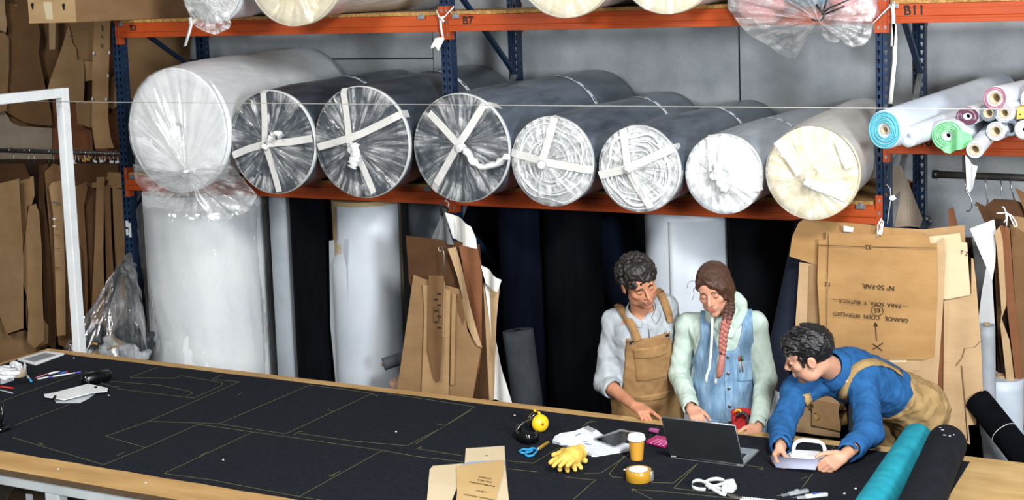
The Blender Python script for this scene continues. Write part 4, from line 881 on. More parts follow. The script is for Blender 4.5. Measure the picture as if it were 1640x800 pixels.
# lines, arrow, cross and handwriting on the front sheet (the sheet hangs upside down)
def inkline(px, wd=.003, dy=-.012):
    m = MB(); pts = [atY(a, b, Ys+dy) for a, b in px]
    for a, b in zip(pts, pts[1:]):
        d = (b-a).normalized(); m.ribbon([a, b], (-d.z, 0, d.x), wd, .0006, False)
    m.obj('ink_line', MATS['brown_ink'], front)
M('brown_ink', '#2c1c10', rough=.8)
inkline([(1311, 392), (1386, 395)]); inkline([(1396, 395), (1500, 397)]); inkline([(1327, 373), (1325, 450)]); inkline([(1325, 461), (1324, 548)])
inkline([(1404, 545), (1402, 518)], .004); inkline([(1400, 522), (1402, 516), (1405, 522), (1402, 516)], .005)
inkline([(1398, 559), (1414, 549)], .004); inkline([(1398, 550), (1413, 561)], .004); inkline([(1406, 568), (1406, 573)], .006)
def hand(body, px, size, parent=None, Y=None, up=-1, sx=1):
    p = atY(px[0], px[1], (Y or Ys)-.0125); return text('handwriting', body, MATS['brown_ink'], p, (up*1, 0, 0), (0, 0, up), size, parent or front, depth=.0004)
# rotated half a turn, as the sheet hangs
def handr(body, px, size, parent=None, Y=None, bold=0): p = atY(px[0], px[1], (Y or Ys)-.0125); return text('handwriting', body, MATS['brown_ink'], p, (-1, 0, .02), (0, 0, -1), size, parent or front, depth=.0004, bold=bold)
handr('Nº 50-FAR.', (1406, 459), .038); handr('— PARA  SOFA  Y  BUTACA —', (1393, 485), .0305); handr('GRANDE   COJIN  RESPALDO', (1394, 507), .0315); handr('65', (1405, 496.5), .036)
handr('52', (1391, 395), .034); handr('12', (1326, 455), .034)
m = MB(); c = atY(1405, 497, Ys-.013); m.tube([c+Vector((.032*math.cos(a), 0, .027*math.sin(a))) for a in [2*PI*k/24 for k in range(24)]], .0014, 4, closed=True); m.obj('ink_ring', MATS['brown_ink'], front)
m = MB(); m.prism([atY(a, b, Ys-.004) for a, b in ((1351, 361), (1367, 364), (1366, 371), (1351, 370.5))], (0, .001, 0)); m.obj('white_tag', tagm, st)
text('handwriting', 'T 2', MATS['brown_ink'], atY(1544, 405, Ys+.02), (1, 0, -.2), (.2, 0, 1), .03, st)
# white strings tying it to the post
for pp in (((1411, 352), (1415, 355), (1414, 362), (1410, 366), (1407, 374), (1404, 379)), ((1409, 354), (1406, 360), (1405, 374)), ((1412, 356), (1411, 366), (1409, 376)), ((1413, 360), (1413, 370), (1411, 376)), ((1411, 352), (1408, 356), (1411, 362), (1412, 372))):
    m = MB(); m.tube([atY(a, b, Ys-.02+.01*(k % 2)) for k, (a, b) in enumerate(pp)], .0035, 6); m.obj('string', string_m, st)
m = MB(); m.tube([atY(1411, 352, Ys-.02), atY(1411, 347, 8.05)], .003, 6); m.obj('string', string_m, st)
pt_ = thing('price_ticket', 'white ticket on a thin string tied to the right post', 'ticket', tuple(atY(1430, 320, 8.0)))
m = MB(); m.tube([atY(a, b, 8.04) for a, b in ((1420, 295), (1426, 302), (1427, 318), (1424, 335), (1422, 350), (1421, 358))], .002, 5); m.obj('string', string_m, pt_)
m = MB(); m.prism([atY(a, b, 8.03) for a, b in ((1425, 314), (1432, 312), (1436, 318), (1430, 321), (1424, 319))], (0, .001, 0)); m.obj('ticket', tagm, pt_)
o = card('paper_sheet', [(1428, 268), (1440, 266), (1450, 290), (1462, 318), (1478, 350), (1471, 366), (1428, 366)], 8.35, kraft('grey'), None, .002, bend=.05, waves=.6, bendz=.04); tag(o, 'greyish brown paper sheet folded behind the right post', 'paper')
br = thing('steel_bracket', 'small dark steel bracket with bolts right of the folded paper', 'bracket', tuple(atY(1486, 362, 8.6)))
m = MB(); m.prism([atY(a, b, 8.6) for a, b in ((1472, 366), (1480, 345), (1487, 346), (1494, 353), (1492, 358), (1484, 366))], (0, .02, 0)); m.obj('plate', M('dark_steel', '#3c4956', '#4a5866', rough=.4, metal=.6), br, bevel=.003)
for a, b in ((1484, 350), (1490, 354)): m = MB(); m.lathe([(.012, 0), (.012, .008), (.006, .012)], atY(a, b, 8.6), (0, -1, 0), 12, cap1=True); m.obj('bolt', galv, br)
# ================================================================== right rail, hangers and patterns
Yr_ = 8.42
rr = thing('hanging_rail', 'dark tubular rail of hangers below the right shelf', 'rail', tuple(atY(1570, 282, Yr_)))
a = atY(1497, 279, Yr_); b = atY(1760, 289, Yr_); m = MB(); m.tube([a, b], .021, 12); m.obj('tube', rail_m, rr); m = MB(); m.tube([a-Vector((.012, 0, 0)), a+Vector((.02, 0, 0))], .026, 12); m.obj('end_cap', M('rail_cap', '#1f1e1d', rough=.4), rr)
for xh in (1545, 1690):
    p = atY(xh, 281, Yr_); m = MB(); m.box((p.x-.012, Yr_-.01, p.z+.01), (p.x+.012, Yr_+.01, RB[0]+.02)); m.obj('bracket', rail_m, rr)
def bighook(label, px, Y=Yr_):
    m = MB(); m.tube([atY(a, b, Y-.02) for a, b in px], .0042, 7); o = m.obj('wire_hook', wire_m); tag(o, label, 'hook', 'wire hooks on the right rail'); return o
bighook('empty wire hook nearest the dangling sheet on the right rail', [(1545, 283), (1548, 305), (1555, 318), (1557, 330), (1553, 337), (1548, 338)])
bighook('empty wire hook second from the left on the right rail', [(1578, 284), (1579, 300), (1582, 322), (1580, 331), (1573, 336), (1566, 334), (1562, 326)])
bighook('wire hook left of the tied white string', [(1602, 285), (1604, 305), (1607, 322), (1606, 332), (1600, 340), (1592, 342)])
bighook('wire hook right of the tied white string', [(1617, 285), (1620, 302), (1625, 322), (1625, 332), (1621, 339), (1614, 342)])
rb = thing('pattern_bundle', 'bundle of cards tied with white string on the right rail', 'patterns', tuple(atY(1610, 660, 8.2)))
def rc(px, dy, mt, **kw): return card('pattern_card', px, 8.22+dy, kraft(mt) if isinstance(mt, str) else mt, rb, .003, **kw)
rc([(1553, 366), (1592, 351), (1596, 375), (1594, 420), (1589, 450), (1568, 400)], -.06, white_card, tx=.5)
rc([(1589, 449), (1594, 535), (1580, 534), (1565, 530), (1572, 470), (1580, 425)], -.06, white_card, tx=-.3)
rc([(1593, 372), (1601, 362), (1606, 385), (1612, 488), (1604, 510), (1617, 545), (1632, 672), (1624, 683), (1611, 600), (1602, 520), (1604, 500), (1597, 400)], -.08, 'light')
rc([(1602, 360), (1617, 365), (1625, 480), (1634, 560), (1640, 690), (1630, 640), (1614, 500)], -.04, 'rust')
rc([(1618, 358), (1650, 380), (1660, 690), (1640, 650), (1628, 520)], -.02, 'brown'); rc([(1622, 345), (1650, 350), (1650, 500), (1634, 420)], .02, 'tan')
rc([(1590, 380), (1596, 385), (1604, 520), (1618, 640), (1600, 560)], .0, 'dark')
rc([(1592, 350), (1650, 352), (1660, 700), (1600, 690)], .06, 'deep')
rc([(1562, 322), (1577, 330), (1592, 318), (1625, 320), (1650, 330), (1650, 395), (1600, 398), (1582, 368)], .10, 'dark')
rc([(1625, 300), (1660, 318), (1660, 390), (1640, 335)], .06, 'brown')
for pp in (((1596, 341), (1604, 341), (1611, 340), (1620, 345), (1627, 355), (1629, 362), (1625, 363), (1622, 356), (1617, 345), (1611, 339), (1608, 332), (1605, 331)), ((1611, 340), (1612, 350), (1608, 356)), ((1613, 342), (1612, 362))):
    m = MB(); m.tube([atY(a, b, 8.1) for a, b in pp], .004, 6); m.obj('string', string_m, rb)
o = card('pattern_card', [(1518, 335), (1526, 332), (1533, 360), (1545, 410), (1558, 470), (1552, 490), (1540, 440), (1522, 390)], 8.3, kraft('rust'), None, .004, bend=.01); tag(o, 'narrow reddish brown card between the stack and the white card', 'pattern')
o = card('pattern_card', [(1530, 380), (1556, 380), (1566, 470), (1560, 560), (1545, 480)], 8.36, kraft('deep'), None, .004); tag(o, 'dark card in the gap left of the white card', 'pattern')
bluew = M('bluish_white_vinyl', '#aeb8c4', '#c9d2db', scale=2, rough=.5)
vroll('bluish white roll end beside the card stack at right', 1581, 570, 8.0, .045, 1.12, M('pale_foam', '#8d9298', '#a5aab0', rough=.6), lean=(tuple(atY(1584, 640, 8.05)-Vector((0, 0, .5))), tuple(atY(1580, 520, 8.0))), seed=61)
vroll('bluish grey vinyl roll standing below the hanging cards at right', 1604, 640, 8.2, .12, .86, bluew, seed=62)
a = atY(1566, 640, 7.75); b = atY(1650, 745, 7.5); br_ = vroll('black roll with a white thread slanting at the right edge', 0, 0, 0, .072, 0, blackc, lean=(tuple(b), tuple(a)), seed=63)
d = (b-a).normalized(); c = a+d*.24; m = MB(); u = d.cross(Vector((0, 1, 0))).normalized(); w_ = u.cross(d); m.tube([c+(u*math.cos(q)+w_*math.sin(q))*.0735 for q in [2*PI*k/28 for k in range(28)]], .0015, 5, closed=True); m.obj('white_thread', string_m, br_)
o = card('white_board', [(1566, 668), (1577, 668), (1625, 745), (1580, 745)], 7.95, M('grey_felt_board', '#9aa1a8', '#b3b9bf', scale=60, rough=.9), None, .01, tz=.1); tag(o, 'light grey felt board behind the slanting black roll', 'board')
o = card('black_sheet', [(1540, 690), (1566, 655), (1582, 745), (1538, 745)], 8.0, blackc, None, .01); tag(o, 'black cloth sheet between the card stack and the grey board', 'fabric')
vroll('black roll standing in the shade at the right edge', 1650, 560, 8.75, .25, 1.5, blackc, seed=64)
# ================================================================== fabric rolls on the right shelf
RZ = RB[1]+.023
def shelfroll(label, pxe, Y0, R, Y1, mat_out, mat_end, pxend=None, slope=0, tube=True, dark=True, lay=3, squash=1.0, seed=0, name='fabric_roll', lift=None, R1=None, hole=.42):
    p0 = atY(pxe[0], pxe[1], Y0); p1 = Vector((p0.x+slope*(Y1-Y0), Y1, p0.z if lift is None else lift)); t = thing(name, label, 'fabric roll', tuple(p0-Vector((0, 0, R))), 'small fabric rolls on the right shelf')
    d = (p1-p0).normalized(); u = d.cross(Vector((0, 0, 1))).normalized(); w_ = u.cross(d); n = 36; L_ = (p1-p0).length; R1 = R1 or R
    def ring(h, r, sd=0): return [p0+d*h+(u*math.cos(2*PI*i/n)+w_*math.sin(2*PI*i/n)*squash)*r*(1+.08*(noise1(np.array([i/n*6]), seed+sd)[0]-.5)) for i in range(n)]
    m = MB(); rows = [ring(.02, R*hole), ring(.0, R*hole), ring(.0, R*.96), ring(.006, R)]+[ring(L_*k/6, R+(R1-R)*k/6) for k in range(1, 7)]+[ring(L_, R*.2)]
    vs = [p for r in rows for p in r]; fs = [(j*n+i, j*n+(i+1) % n, (j+1)*n+(i+1) % n, (j+1)*n+i) for j in range(len(rows)-1) for i in range(n)]
    m.add(vs, fs, True); m.obj('rolled_cloth', mat_out, t)
    for k in range(lay):
        m = MB(); rr_ = R*(hole+.08+(.88-hole)*(k+1)/(lay+.3)); m.tube([p-d*(.004+.003*(k % 2)) for p in ring(0, rr_, k)], R*.055, 5, closed=True); m.obj('layer_edge', mat_end, t)
    if tube:
        m = MB(); m.lathe([(R*hole, -.006), (R*hole, .5), (R*hole*.8, .5), (R*hole*.8, -.006), (R*hole, -.006)], p0, d, 24); m.obj('tube', M('pale_tube', '#b4a68c', '#c9bca2', rough=.8), t)
    return t
cyan = M('light_blue_felt', '#4fa9bd', '#74c3d2', scale=30, rough=.85); pale = M('pale_blue_lining', '#c3d0e0', '#dbe3ee', scale=3, rough=.55); mint = M('mint_felt', '#74c98a', '#93dba3', scale=30, rough=.85); white_f = M('white_felt_roll', '#c9ced6', '#e2e5ea', scale=3, rough=.6)
pinkf = M('rose_felt', '#a9607a', '#c27e94', scale=30, rough=.85); plum = M('plum_felt', '#5d2c45', '#733a56', scale=30, rough=.85); greyf = M('blue_grey_felt', '#66707f', '#828b99', scale=30, rough=.85)
shelfroll('light blue felt roll in pale lining beside the right post', (1417, 208), 7.55, .09, 9.2, pale, cyan, slope=.19, lay=6, squash=1.14, seed=71, lift=RZ+.12, R1=.11, hole=.25)
shelfroll('smooth white rolled sheet lying beside the light blue roll', (1453, 219), 7.62, .056, 9.2, white_f, white_f, slope=.36, tube=False, seed=72, lift=RZ+.18, R1=.06, lay=0, hole=.05)
shelfroll('mint green felt roll squashed between white rolls', (1518, 217), 7.72, .088, 9.1, white_f, mint, slope=.12, lay=5, squash=.9, seed=73, lift=RZ+.05, hole=.15, tube=False)
card_g = card('cloth_flap', [(1526, 208), (1538, 206), (1554, 216), (1557, 228), (1545, 237), (1531, 240), (1520, 247), (1512, 245), (1507, 238), (1520, 232)], 7.68, mint, [o for o in COL.objects if o.get('label', '').startswith('mint')][0], .004, bend=.03, waves=1.2, nx=16)
shelfroll('white lined roll with a plum coloured inside above the green roll', (1550, 186), 7.8, .062, 9.1, white_f, plum, slope=.1, lay=4, squash=.8, seed=74, lift=RZ+.14, R1=.06, hole=.2, tube=False)
dr = shelfroll('white sheet roll on a tube slanting down from the right shelf', (1561, 240), 7.62, .045, 8.4, white_f, white_f, slope=.03, seed=75, lift=RZ+.06, lay=1, hole=.62)
card('hanging_sheet', [(1546, 248), (1556, 262), (1566, 266), (1558, 302), (1552, 309), (1548, 300)], 7.6, white_f, dr, .002, bend=.01)
shelfroll('rose felt roll on a cardboard tube, top of the pile at right', (1594, 157), 7.75, .062, 9.1, white_f, pinkf, slope=.13, seed=76, lift=RZ+.2, lay=2, hole=.5)
shelfroll('grey felt roll on a tube below the rose roll', (1583, 181), 7.76, .045, 9.1, greyf, greyf, slope=.12, seed=77, lift=RZ+.13, lay=1, hole=.6)
shelfroll('white felt roll on a tube in the middle of the pile at right', (1608, 181), 7.76, .05, 9.1, white_f, white_f, slope=.12, seed=78, lift=RZ+.13, lay=2, hole=.52)
shelfroll('white felt roll on a tube at the bottom of the pile', (1595, 210), 7.76, .05, 9.1, white_f, white_f, slope=.12, seed=79, lift=RZ+.05, lay=2, hole=.55)
shelfroll('blue grey felt roll with a folded paper inside it', (1617, 205), 7.76, .043, 9.1, greyf, greyf, slope=.12, seed=80, lift=RZ+.05, lay=1, hole=.6, tube=False)
shelfroll('white felt roll cut by the right edge of the picture', (1640, 208), 7.74, .05, 9.1, white_f, white_f, slope=.1, seed=81, lift=RZ+.05, lay=1, hole=.2, tube=False)
shelfroll('white roll lying on the pile, cut by the right edge', (1660, 160), 7.9, .08, 9.1, white_f, white_f, slope=.0, seed=82, lift=RZ+.2, lay=1, hole=.3, tube=False)
o = thing('foam_block', 'small yellow foam block between the rolls at the right edge', 'foam', tuple(atY(1634, 190, 7.78))); m = MB(); m.prism([atY(a, b, 7.76) for a, b in ((1630, 171), (1645, 170), (1645, 189), (1628, 191))], (0, .12, 0)); m.obj('block', M('yellow_foam', '#c9a94e', '#dcc06a', scale=20, rough=.9), o)
p = atY(1634, 183, 7.758); m = MB(); m.lathe([(.004, 0), (.004, .003)], p, (0, -1, 0), 8, cap1=True); m.obj('pin_hole', black_ink, o)

# ================================================================== implicit-surface modeller (bodies, clothes, gloves)
class Field:
    def __init__(s, lo, hi, h):
        s.h = h; s.lo = np.array(lo, float); s.n = np.ceil((np.array(hi)-s.lo)/h).astype(int)+1
        s.F = np.full(s.n, .06, np.float32)
    def copy(s, off=0):
        g = Field.__new__(Field); g.h = s.h; g.lo = s.lo; g.n = s.n; g.F = s.F-np.float32(off); return g
    def block(s, lo, hi, pad):
        a = np.clip(np.floor((np.array(lo)-pad-s.lo)/s.h).astype(int), 0, s.n-1); b = np.clip(np.ceil((np.array(hi)+pad-s.lo)/s.h).astype(int)+1, 1, s.n)
        sl = tuple(slice(i, j) for i, j in zip(a, b))
        g = np.meshgrid(*[(np.arange(i, j)*s.h+o).astype(np.float32) for i, j, o in zip(a, b, s.lo)], indexing='ij', sparse=True)
        return sl, g
    def grid(s): return np.meshgrid(*[(np.arange(k)*s.h+o).astype(np.float32) for k, o in zip(s.n, s.lo)], indexing='ij', sparse=True)
    def blend(s, sl, d, k):
        a = s.F[sl]
        if a.size == 0: return
        if k > 0:
            hh = np.maximum(k-np.abs(a-d), 0)/k; s.F[sl] = np.minimum(a, d)-hh*hh*k*.25
        else: s.F[sl] = np.minimum(a, d)
    def carve(s, sl, d, k=.004):
        a = s.F[sl]; d = -d
        if a.size == 0: return
        hh = np.maximum(k-np.abs(a-d), 0)/k; s.F[sl] = np.maximum(a, d)+hh*hh*k*.25
    def _cone(s, a, b, ra, rb, pad, sq=None):
        a, b = np.array(a, float), np.array(b, float); r = max(ra, rb); sl, (X_, Y_, Z_) = s.block(np.minimum(a, b)-r, np.maximum(a, b)+r, pad)
        ba = b-a; l2 = max(ba@ba, 1e-9)
        px, py, pz = X_-a[0], Y_-a[1], Z_-a[2]
        t = np.clip((px*ba[0]+py*ba[1]+pz*ba[2])/l2, 0, 1)
        dx, dy, dz = px-t*ba[0], py-t*ba[1], pz-t*ba[2]
        if sq is not None:      # flatten: divide the offset along a direction
            v, f = np.array(sq[0], float), sq[1]; v = v/np.linalg.norm(v); q = dx*v[0]+dy*v[1]+dz*v[2]; g = 1-1/(1+f*0+0) if False else 0
            k = sq[1] if abs(sq[1]) > .3 else 1; q2 = q*(1-1/k); dx, dy, dz = dx-q2*v[0], dy-q2*v[1], dz-q2*v[2]
        return sl, np.sqrt(dx*dx+dy*dy+dz*dz)-(ra+(rb-ra)*t)
    def cone(s, a, b, ra, rb=None, k=.01, sq=None):
        rb = ra if rb is None else rb; sl, d = s._cone(a, b, ra, rb, k+.012, sq); s.blend(sl, d, k); return s
    def cutcone(s, a, b, ra, rb=None, k=.004):
        rb = ra if rb is None else rb; sl, d = s._cone(a, b, ra, rb, .01); s.carve(sl, d, k); return s
    def _ell(s, c, ax, rad, pad):
        c = np.array(c, float); R_ = np.array([np.array(v, float) for v in ax]); ext = np.sqrt(((R_.T*np.array(rad))**2).sum(1)); sl, (X_, Y_, Z_) = s.block(c-ext, c+ext, pad)
        px, py, pz = X_-c[0], Y_-c[1], Z_-c[2]; q = [(px*v[0]+py*v[1]+pz*v[2]) for v in R_]
        k0 = np.sqrt(sum((q[i]/rad[i])**2 for i in range(3)))+1e-6; k1 = np.sqrt(sum((q[i]/rad[i]**2)**2 for i in range(3)))+1e-6
        return sl, (k0*(k0-1)/k1).astype(np.float32)
    def ell(s, c, rad, ax=((1, 0, 0), (0, 1, 0), (0, 0, 1)), k=.01): sl, d = s._ell(c, ax, rad, k+.012); s.blend(sl, d, k); return s
    def cutell(s, c, rad, ax=((1, 0, 0), (0, 1, 0), (0, 0, 1)), k=.004): sl, d = s._ell(c, ax, rad, .01); s.carve(sl, d, k); return s
    def noise(s, amp, freq, seed=0):
        X_, Y_, Z_ = s.grid(); f = freq; a = seed*1.7
        s.F += (amp*(np.sin(X_*f+1.3*np.sin(Y_*f*.7+a)+a)*np.sin(Z_*f*.9+1.1*np.sin(X_*f*.6+a*2))+.5*np.sin(Y_*f*1.7+a+np.sin(Z_*f*1.3)))).astype(np.float32); return s
    def floor_clip(s, z): s.F = np.maximum(s.F, (z-s.grid()[2]).astype(np.float32)); return s
    def clip(s, fn): X_, Y_, Z_ = s.grid(); s.F = np.maximum(s.F, fn(X_, Y_, Z_).astype(np.float32)); return s
    def halfspace(s, p, n, k=0):
        """keep the side n points away from"""
        p, n = np.array(p, float), np.array(n, float); n = n/np.linalg.norm(n); return s.clip(lambda X_, Y_, Z_: (X_-p[0])*n[0]+(Y_-p[1])*n[1]+(Z_-p[2])*n[2])
    def cutend(s, p, n, r):
        """flat cut through p, only inside radius r of p"""
        p, n = np.array(p, float), np.array(n, float); n = n/np.linalg.norm(n); sl, (X_, Y_, Z_) = s.block(p-r, p+r, 0)
        a = s.F[sl]; pl = (X_-p[0])*n[0]+(Y_-p[1])*n[1]+(Z_-p[2])*n[2]; m = (X_-p[0])**2+(Y_-p[1])**2+(Z_-p[2])**2 < r*r
        s.F[sl] = np.where(m, np.maximum(a, pl), a); return s
    def mesh(s):
        F = s.F; F[0] = F[-1] = .05; F[:, 0] = F[:, -1] = .05; F[:, :, 0] = F[:, :, -1] = .05
        I = F < 0; nx, ny, nz = F.shape
        cnt = sum(I[i:nx-1+i, j:ny-1+j, k:nz-1+k].astype(np.int8) for i in (0, 1) for j in (0, 1) for k in (0, 1))
        act = (cnt > 0) & (cnt < 8); ids = np.argwhere(act)
        if not len(ids): return bpy.data.meshes.new('m')
        idx = np.full(act.shape, -1, np.int32); idx[act] = np.arange(len(ids))
        V = np.zeros((len(ids), 3)); W = np.zeros(len(ids)); c8 = {}
        for i in (0, 1):
            for j in (0, 1):
                for k in (0, 1): c8[i, j, k] = F[ids[:, 0]+i, ids[:, 1]+j, ids[:, 2]+k].astype(float)
        for p in c8:
            for ax in range(3):
                if p[ax]: continue
                q = list(p); q[ax] = 1; q = tuple(q); a, b = c8[p], c8[q]; m = (a < 0) != (b < 0); t = np.where(m, a/np.where(m, a-b, 1), 0)
                pos = np.tile(np.array(p, float), (len(ids), 1)); pos[:, ax] = t; V += pos*m[:, None]; W += m
        V = (V/W[:, None]+ids)*s.h+s.lo
        quads = []
        for ax in range(3):
            o = [1, 1, 1]; o[ax] = 0
            sh = [slice(1, F.shape[i]-1) for i in range(3)]; sh[ax] = slice(0, F.shape[ax]-1)
            nxt = list(sh); nxt[ax] = slice(1, F.shape[ax])
            a = I[tuple(sh)]; b = I[tuple(nxt)]; e = np.argwhere(a != b); 
            if not len(e): continue
            fl = a[tuple(e.T)]; e = e+np.array([sh[i].start for i in range(3)])
            u, v = (ax+1) % 3, (ax+2) % 3; du = np.zeros(3, int); dv = np.zeros(3, int); du[u] = 1; dv[v] = 1
            q = np.stack([idx[tuple((e-du-dv).T)], idx[tuple((e-dv).T)], idx[tuple(e.T)], idx[tuple((e-du).T)]], 1)
            q[~fl] = q[~fl][:, ::-1]; quads.append(q)
        Q = np.concatenate(quads); Q = Q[(Q >= 0).all(1)]
        me = bpy.data.meshes.new('m'); me.vertices.add(len(V)); me.vertices.foreach_set('co', V.astype(np.float32).ravel())
        me.loops.add(len(Q)*4); me.loops.foreach_set('vertex_index', Q.astype(np.int32).ravel()); me.polygons.add(len(Q)); me.polygons.foreach_set('loop_start', np.arange(len(Q), dtype=np.int32)*4); me.polygons.foreach_set('loop_total', np.full(len(Q), 4, np.int32))
        me.update(calc_edges=True); me.polygons.foreach_set('use_smooth', [True]*len(Q)); return me
    def obj(s, name, mat, parent=None, smooth=1):
        me = s.mesh(); o = link(name, me, mat, parent)
        if smooth: sm = o.modifiers.new('smooth', 'SMOOTH'); sm.iterations = smooth; sm.factor = .5
        return o

# ================================================================== things on the table
whitep = M('white_plastic', '#dde0e2', '#eef0f1', scale=6, rough=.35); paper_w = M('office_paper', '#dfe4ea', '#eef1f5', scale=4, rough=.7); blackp = M('black_gloss', '#0c0d0f', rough=.22, coat=.3)
greypl = M('grey_plastic', '#8f9498', '#a5aaad', rough=.4); alu = M('aluminium', '#b4b8bc', '#c6cacd', scale=20, rough=.35, metal=.85); yellow = M('yellow_plastic', '#e0b314', '#efc62a', scale=4, rough=.35)
def slab(name, mat, px, h, parent=None, dz=.0, bevel=.002):
    pts = [onT(a, b, dz) for a, b in px]; m = MB(); m.prism(pts, (0, 0, h)); return m.obj(name, mat, parent, bevel=bevel)
def prod(name, label, cat, px, group=None): return thing(name, label, cat, tuple(onT(*px)), group)
# --- left corner
t = prod('abrasive_board', 'grey mesh board in a white sleeve at the table corner', 'board', (65, 575))
slab('sleeve', whitep, [(28, 577), (74, 564), (103, 568), (57, 585)], .012, t); slab('mesh', M('grey_mesh', '#6f7072', '#8b8c8d', scale=300, rough=.9), [(38, 575), (72, 565), (90, 568), (55, 579)], .0015, t, dz=.0125)
slab('sleeve_flap', film_soft, [(74, 563), (80, 560), (101, 564), (103, 568)], .016, t, dz=.012) if False else None
t = prod('paper_block', 'white paper block at the left edge of the table', 'paper', (5, 605))
slab('block', paper_w, [(-14, 611), (-2, 598), (24, 596), (23, 609), (2, 616)], .035, t, bevel=.006)
t = prod('tissue_paper', 'crumpled white tissue on the paper block', 'paper', (15, 590)); lump('crumple', M('tissue', '#c9ccd0', '#e6e8ea', scale=20, rough=.7, bump=.01, bscale=30), onT(6, 597, .075), (.07, .05, .025), 3.3, t, n=12, amp=.5); lump('crumple', MATS['tissue'], onT(22, 590, .05), (.04, .04, .03), 5.3, t, n=12, amp=.5)
t = prod('masking_tape_roll', 'beige masking tape roll beside the white paper block', 'tape', (29, 603)); c = onT(29, 602)
m = MB(); m.lathe([(.034, .001), (.048, .001), (.05, .003), (.05, .045), (.048, .047), (.034, .047), (.034, .001)], c, (0, 0, 1), 32); m.obj('tape', M('masking_beige', '#a89378', '#bda88c', rough=.7), t); m = MB(); m.lathe([(.031, .001), (.0335, .001), (.0335, .047), (.031, .047), (.031, .001)], c, (0, 0, 1), 32); m.obj('core', tube_m, t)
t = prod('film_scrap', 'twisted scrap of grey film beside the masking tape', 'scrap', (38, 600))
o = card('film', [(35, 600), (37, 585), (40, 578), (42, 585), (41, 597), (37, 603)], onT(38, 602).y-.01, M('grey_film', '#a7abb0', '#c3c7cb', rough=.35), t, .002, bend=.006)
def pen(name, label, cat, a, b, r, segs, group='pens on the left of the table'):
    p, q = onT(*a, r), onT(*b, r); t = thing(name, label, cat, tuple(p-Vector((0, 0, r))), group)
    for nm, f0, f1, mt, k in segs: m = MB(); m.tube([p.lerp(q, f0), p.lerp(q, f1)], r*k, 10); m.obj(nm, mt, t)
    m = MB(); m.lathe([(r*.55, 0), (.0012, r*3)], q, (q-p).normalized(), 8, cap1=True); m.obj('tip', segs[-1][3], t); return t
cy_ = M('cyan_plastic', '#2f9fd0', rough=.4); vio = M('violet_plastic', '#5a4bc0', rough=.4); redp = M('red_plastic', '#b8231c', rough=.4); bl = M('blue_plastic', '#2350a8', rough=.4); pk = M('pink_plastic', '#c47f86', rough=.5)
pen('marker_pen', 'grey marker pen with a light blue cap', 'pen', (41, 598), (50, 610), .006, [('barrel', 0, .72, greypl, 1), ('cap', .7, 1, cy_, 1.1)])
pen('crayon', 'pinkish thin pencil beside the white chalk stick', 'pencil', (79, 597), (59, 604), .0035, [('barrel', 0, 1, pk, 1)])
pen('chalk_stick', 'white chalk stick left of the long purple pen', 'chalk', (78, 603), (63, 606), .0045, [('barrel', 0, 1, whitep, 1)])
pen('white_pen', 'short white pen above the long purple pen', 'pen', (78, 598), (92, 595), .006, [('barrel', 0, 1, whitep, 1)])
pen('blue_pen', 'short blue pen with a red end', 'pen', (108, 595), (98, 597), .007, [('end', 0, .25, redp, 1), ('barrel', .22, 1, bl, 1.1)])
pen('ball_pen', 'long white pen with purple ends near the black case', 'pen', (130, 595), (81, 603), .0045, [('cap', 0, .2, vio, 1.1), ('barrel', .18, .95, whitep, 1), ('grip', .93, 1, vio, 1)])
pen('red_pencil', 'red pencil at the left edge of the table', 'pencil', (-20, 616), (20, 621), .005, [('barrel', 0, 1, redp, 1)])
pen('steel_rod', 'thin grey rod below the red pencil', 'rod', (-20, 619), (20, 629), .0035, [('barrel', 0, 1, greypl, 1)])
a, b = onT(137, 607, .036), onT(172, 600, .036); t = thing('spectacle_case', 'black rounded case lying by the pens', 'case', tuple(a-Vector((0, 0, .036)))); d = (b-a).normalized(); L_ = (b-a).length
m = MB(); m.lathe([(.001, -.024), (.018, -.020), (.029, -.010), (.036, .008), (.036, L_*.5-.002)], a, d, 28); m.obj('lower_half', blackp, t); m = MB(); m.lathe([(.036, L_*.5+.001), (.036, L_-.008), (.029, L_+.010), (.018, L_+.020), (.001, L_+.024)], a, d, 28); m.obj('upper_half', blackp, t)
t = prod('plastic_sheets', 'folded white plastic strips lying on the black cloth at left', 'plastic', (120, 635))
film_w = M('milky_film', '#b9bfc6', '#d3d8dd', scale=5, rough=.3, coat=.4)
slab('lower_film', film_w, [(86, 638), (150, 624), (153, 630), (142, 638), (128, 645), (108, 645), (90, 645)], .002, t)
slab('strip', whitep, [(70, 632), (87, 629), (142, 615), (173, 622), (172, 627), (150, 629), (102, 641), (86, 638), (72, 636)], .005, t, dz=.012)
for pp in ([(84, 637), (88, 632), (91, 634), (88, 639)], [(150, 619), (156, 618), (155, 621), (152, 621)]): slab('notch', blackp, pp, .0006, t, dz=.0175, bevel=0)
t = prod('spring_clamp', 'black spring clamp at the left edge of the table', 'clamp', (3, 685))
for pts, r_ in (([(-14, 690), (2, 688), (14, 684)], .012), ([(-12, 672), (0, 676), (8, 683)], .010)):
    m = MB(); m.tube([onT(a, b, .015) for a, b in pts], r_, 8); m.obj('jaw', blackp, t)
p = onT(-2, 686, .02); m = MB(); m.tube([p, p+Vector((.01, .02, .07)), p+Vector((.005, .03, .13))], [.011, .009, .006], 8); m.obj('handle', blackp, t)
m = MB(); m.tube([p, p+Vector((-.03, .0, .06)), p+Vector((-.05, .01, .12))], [.011, .009, .006], 8); m.obj('handle', blackp, t)
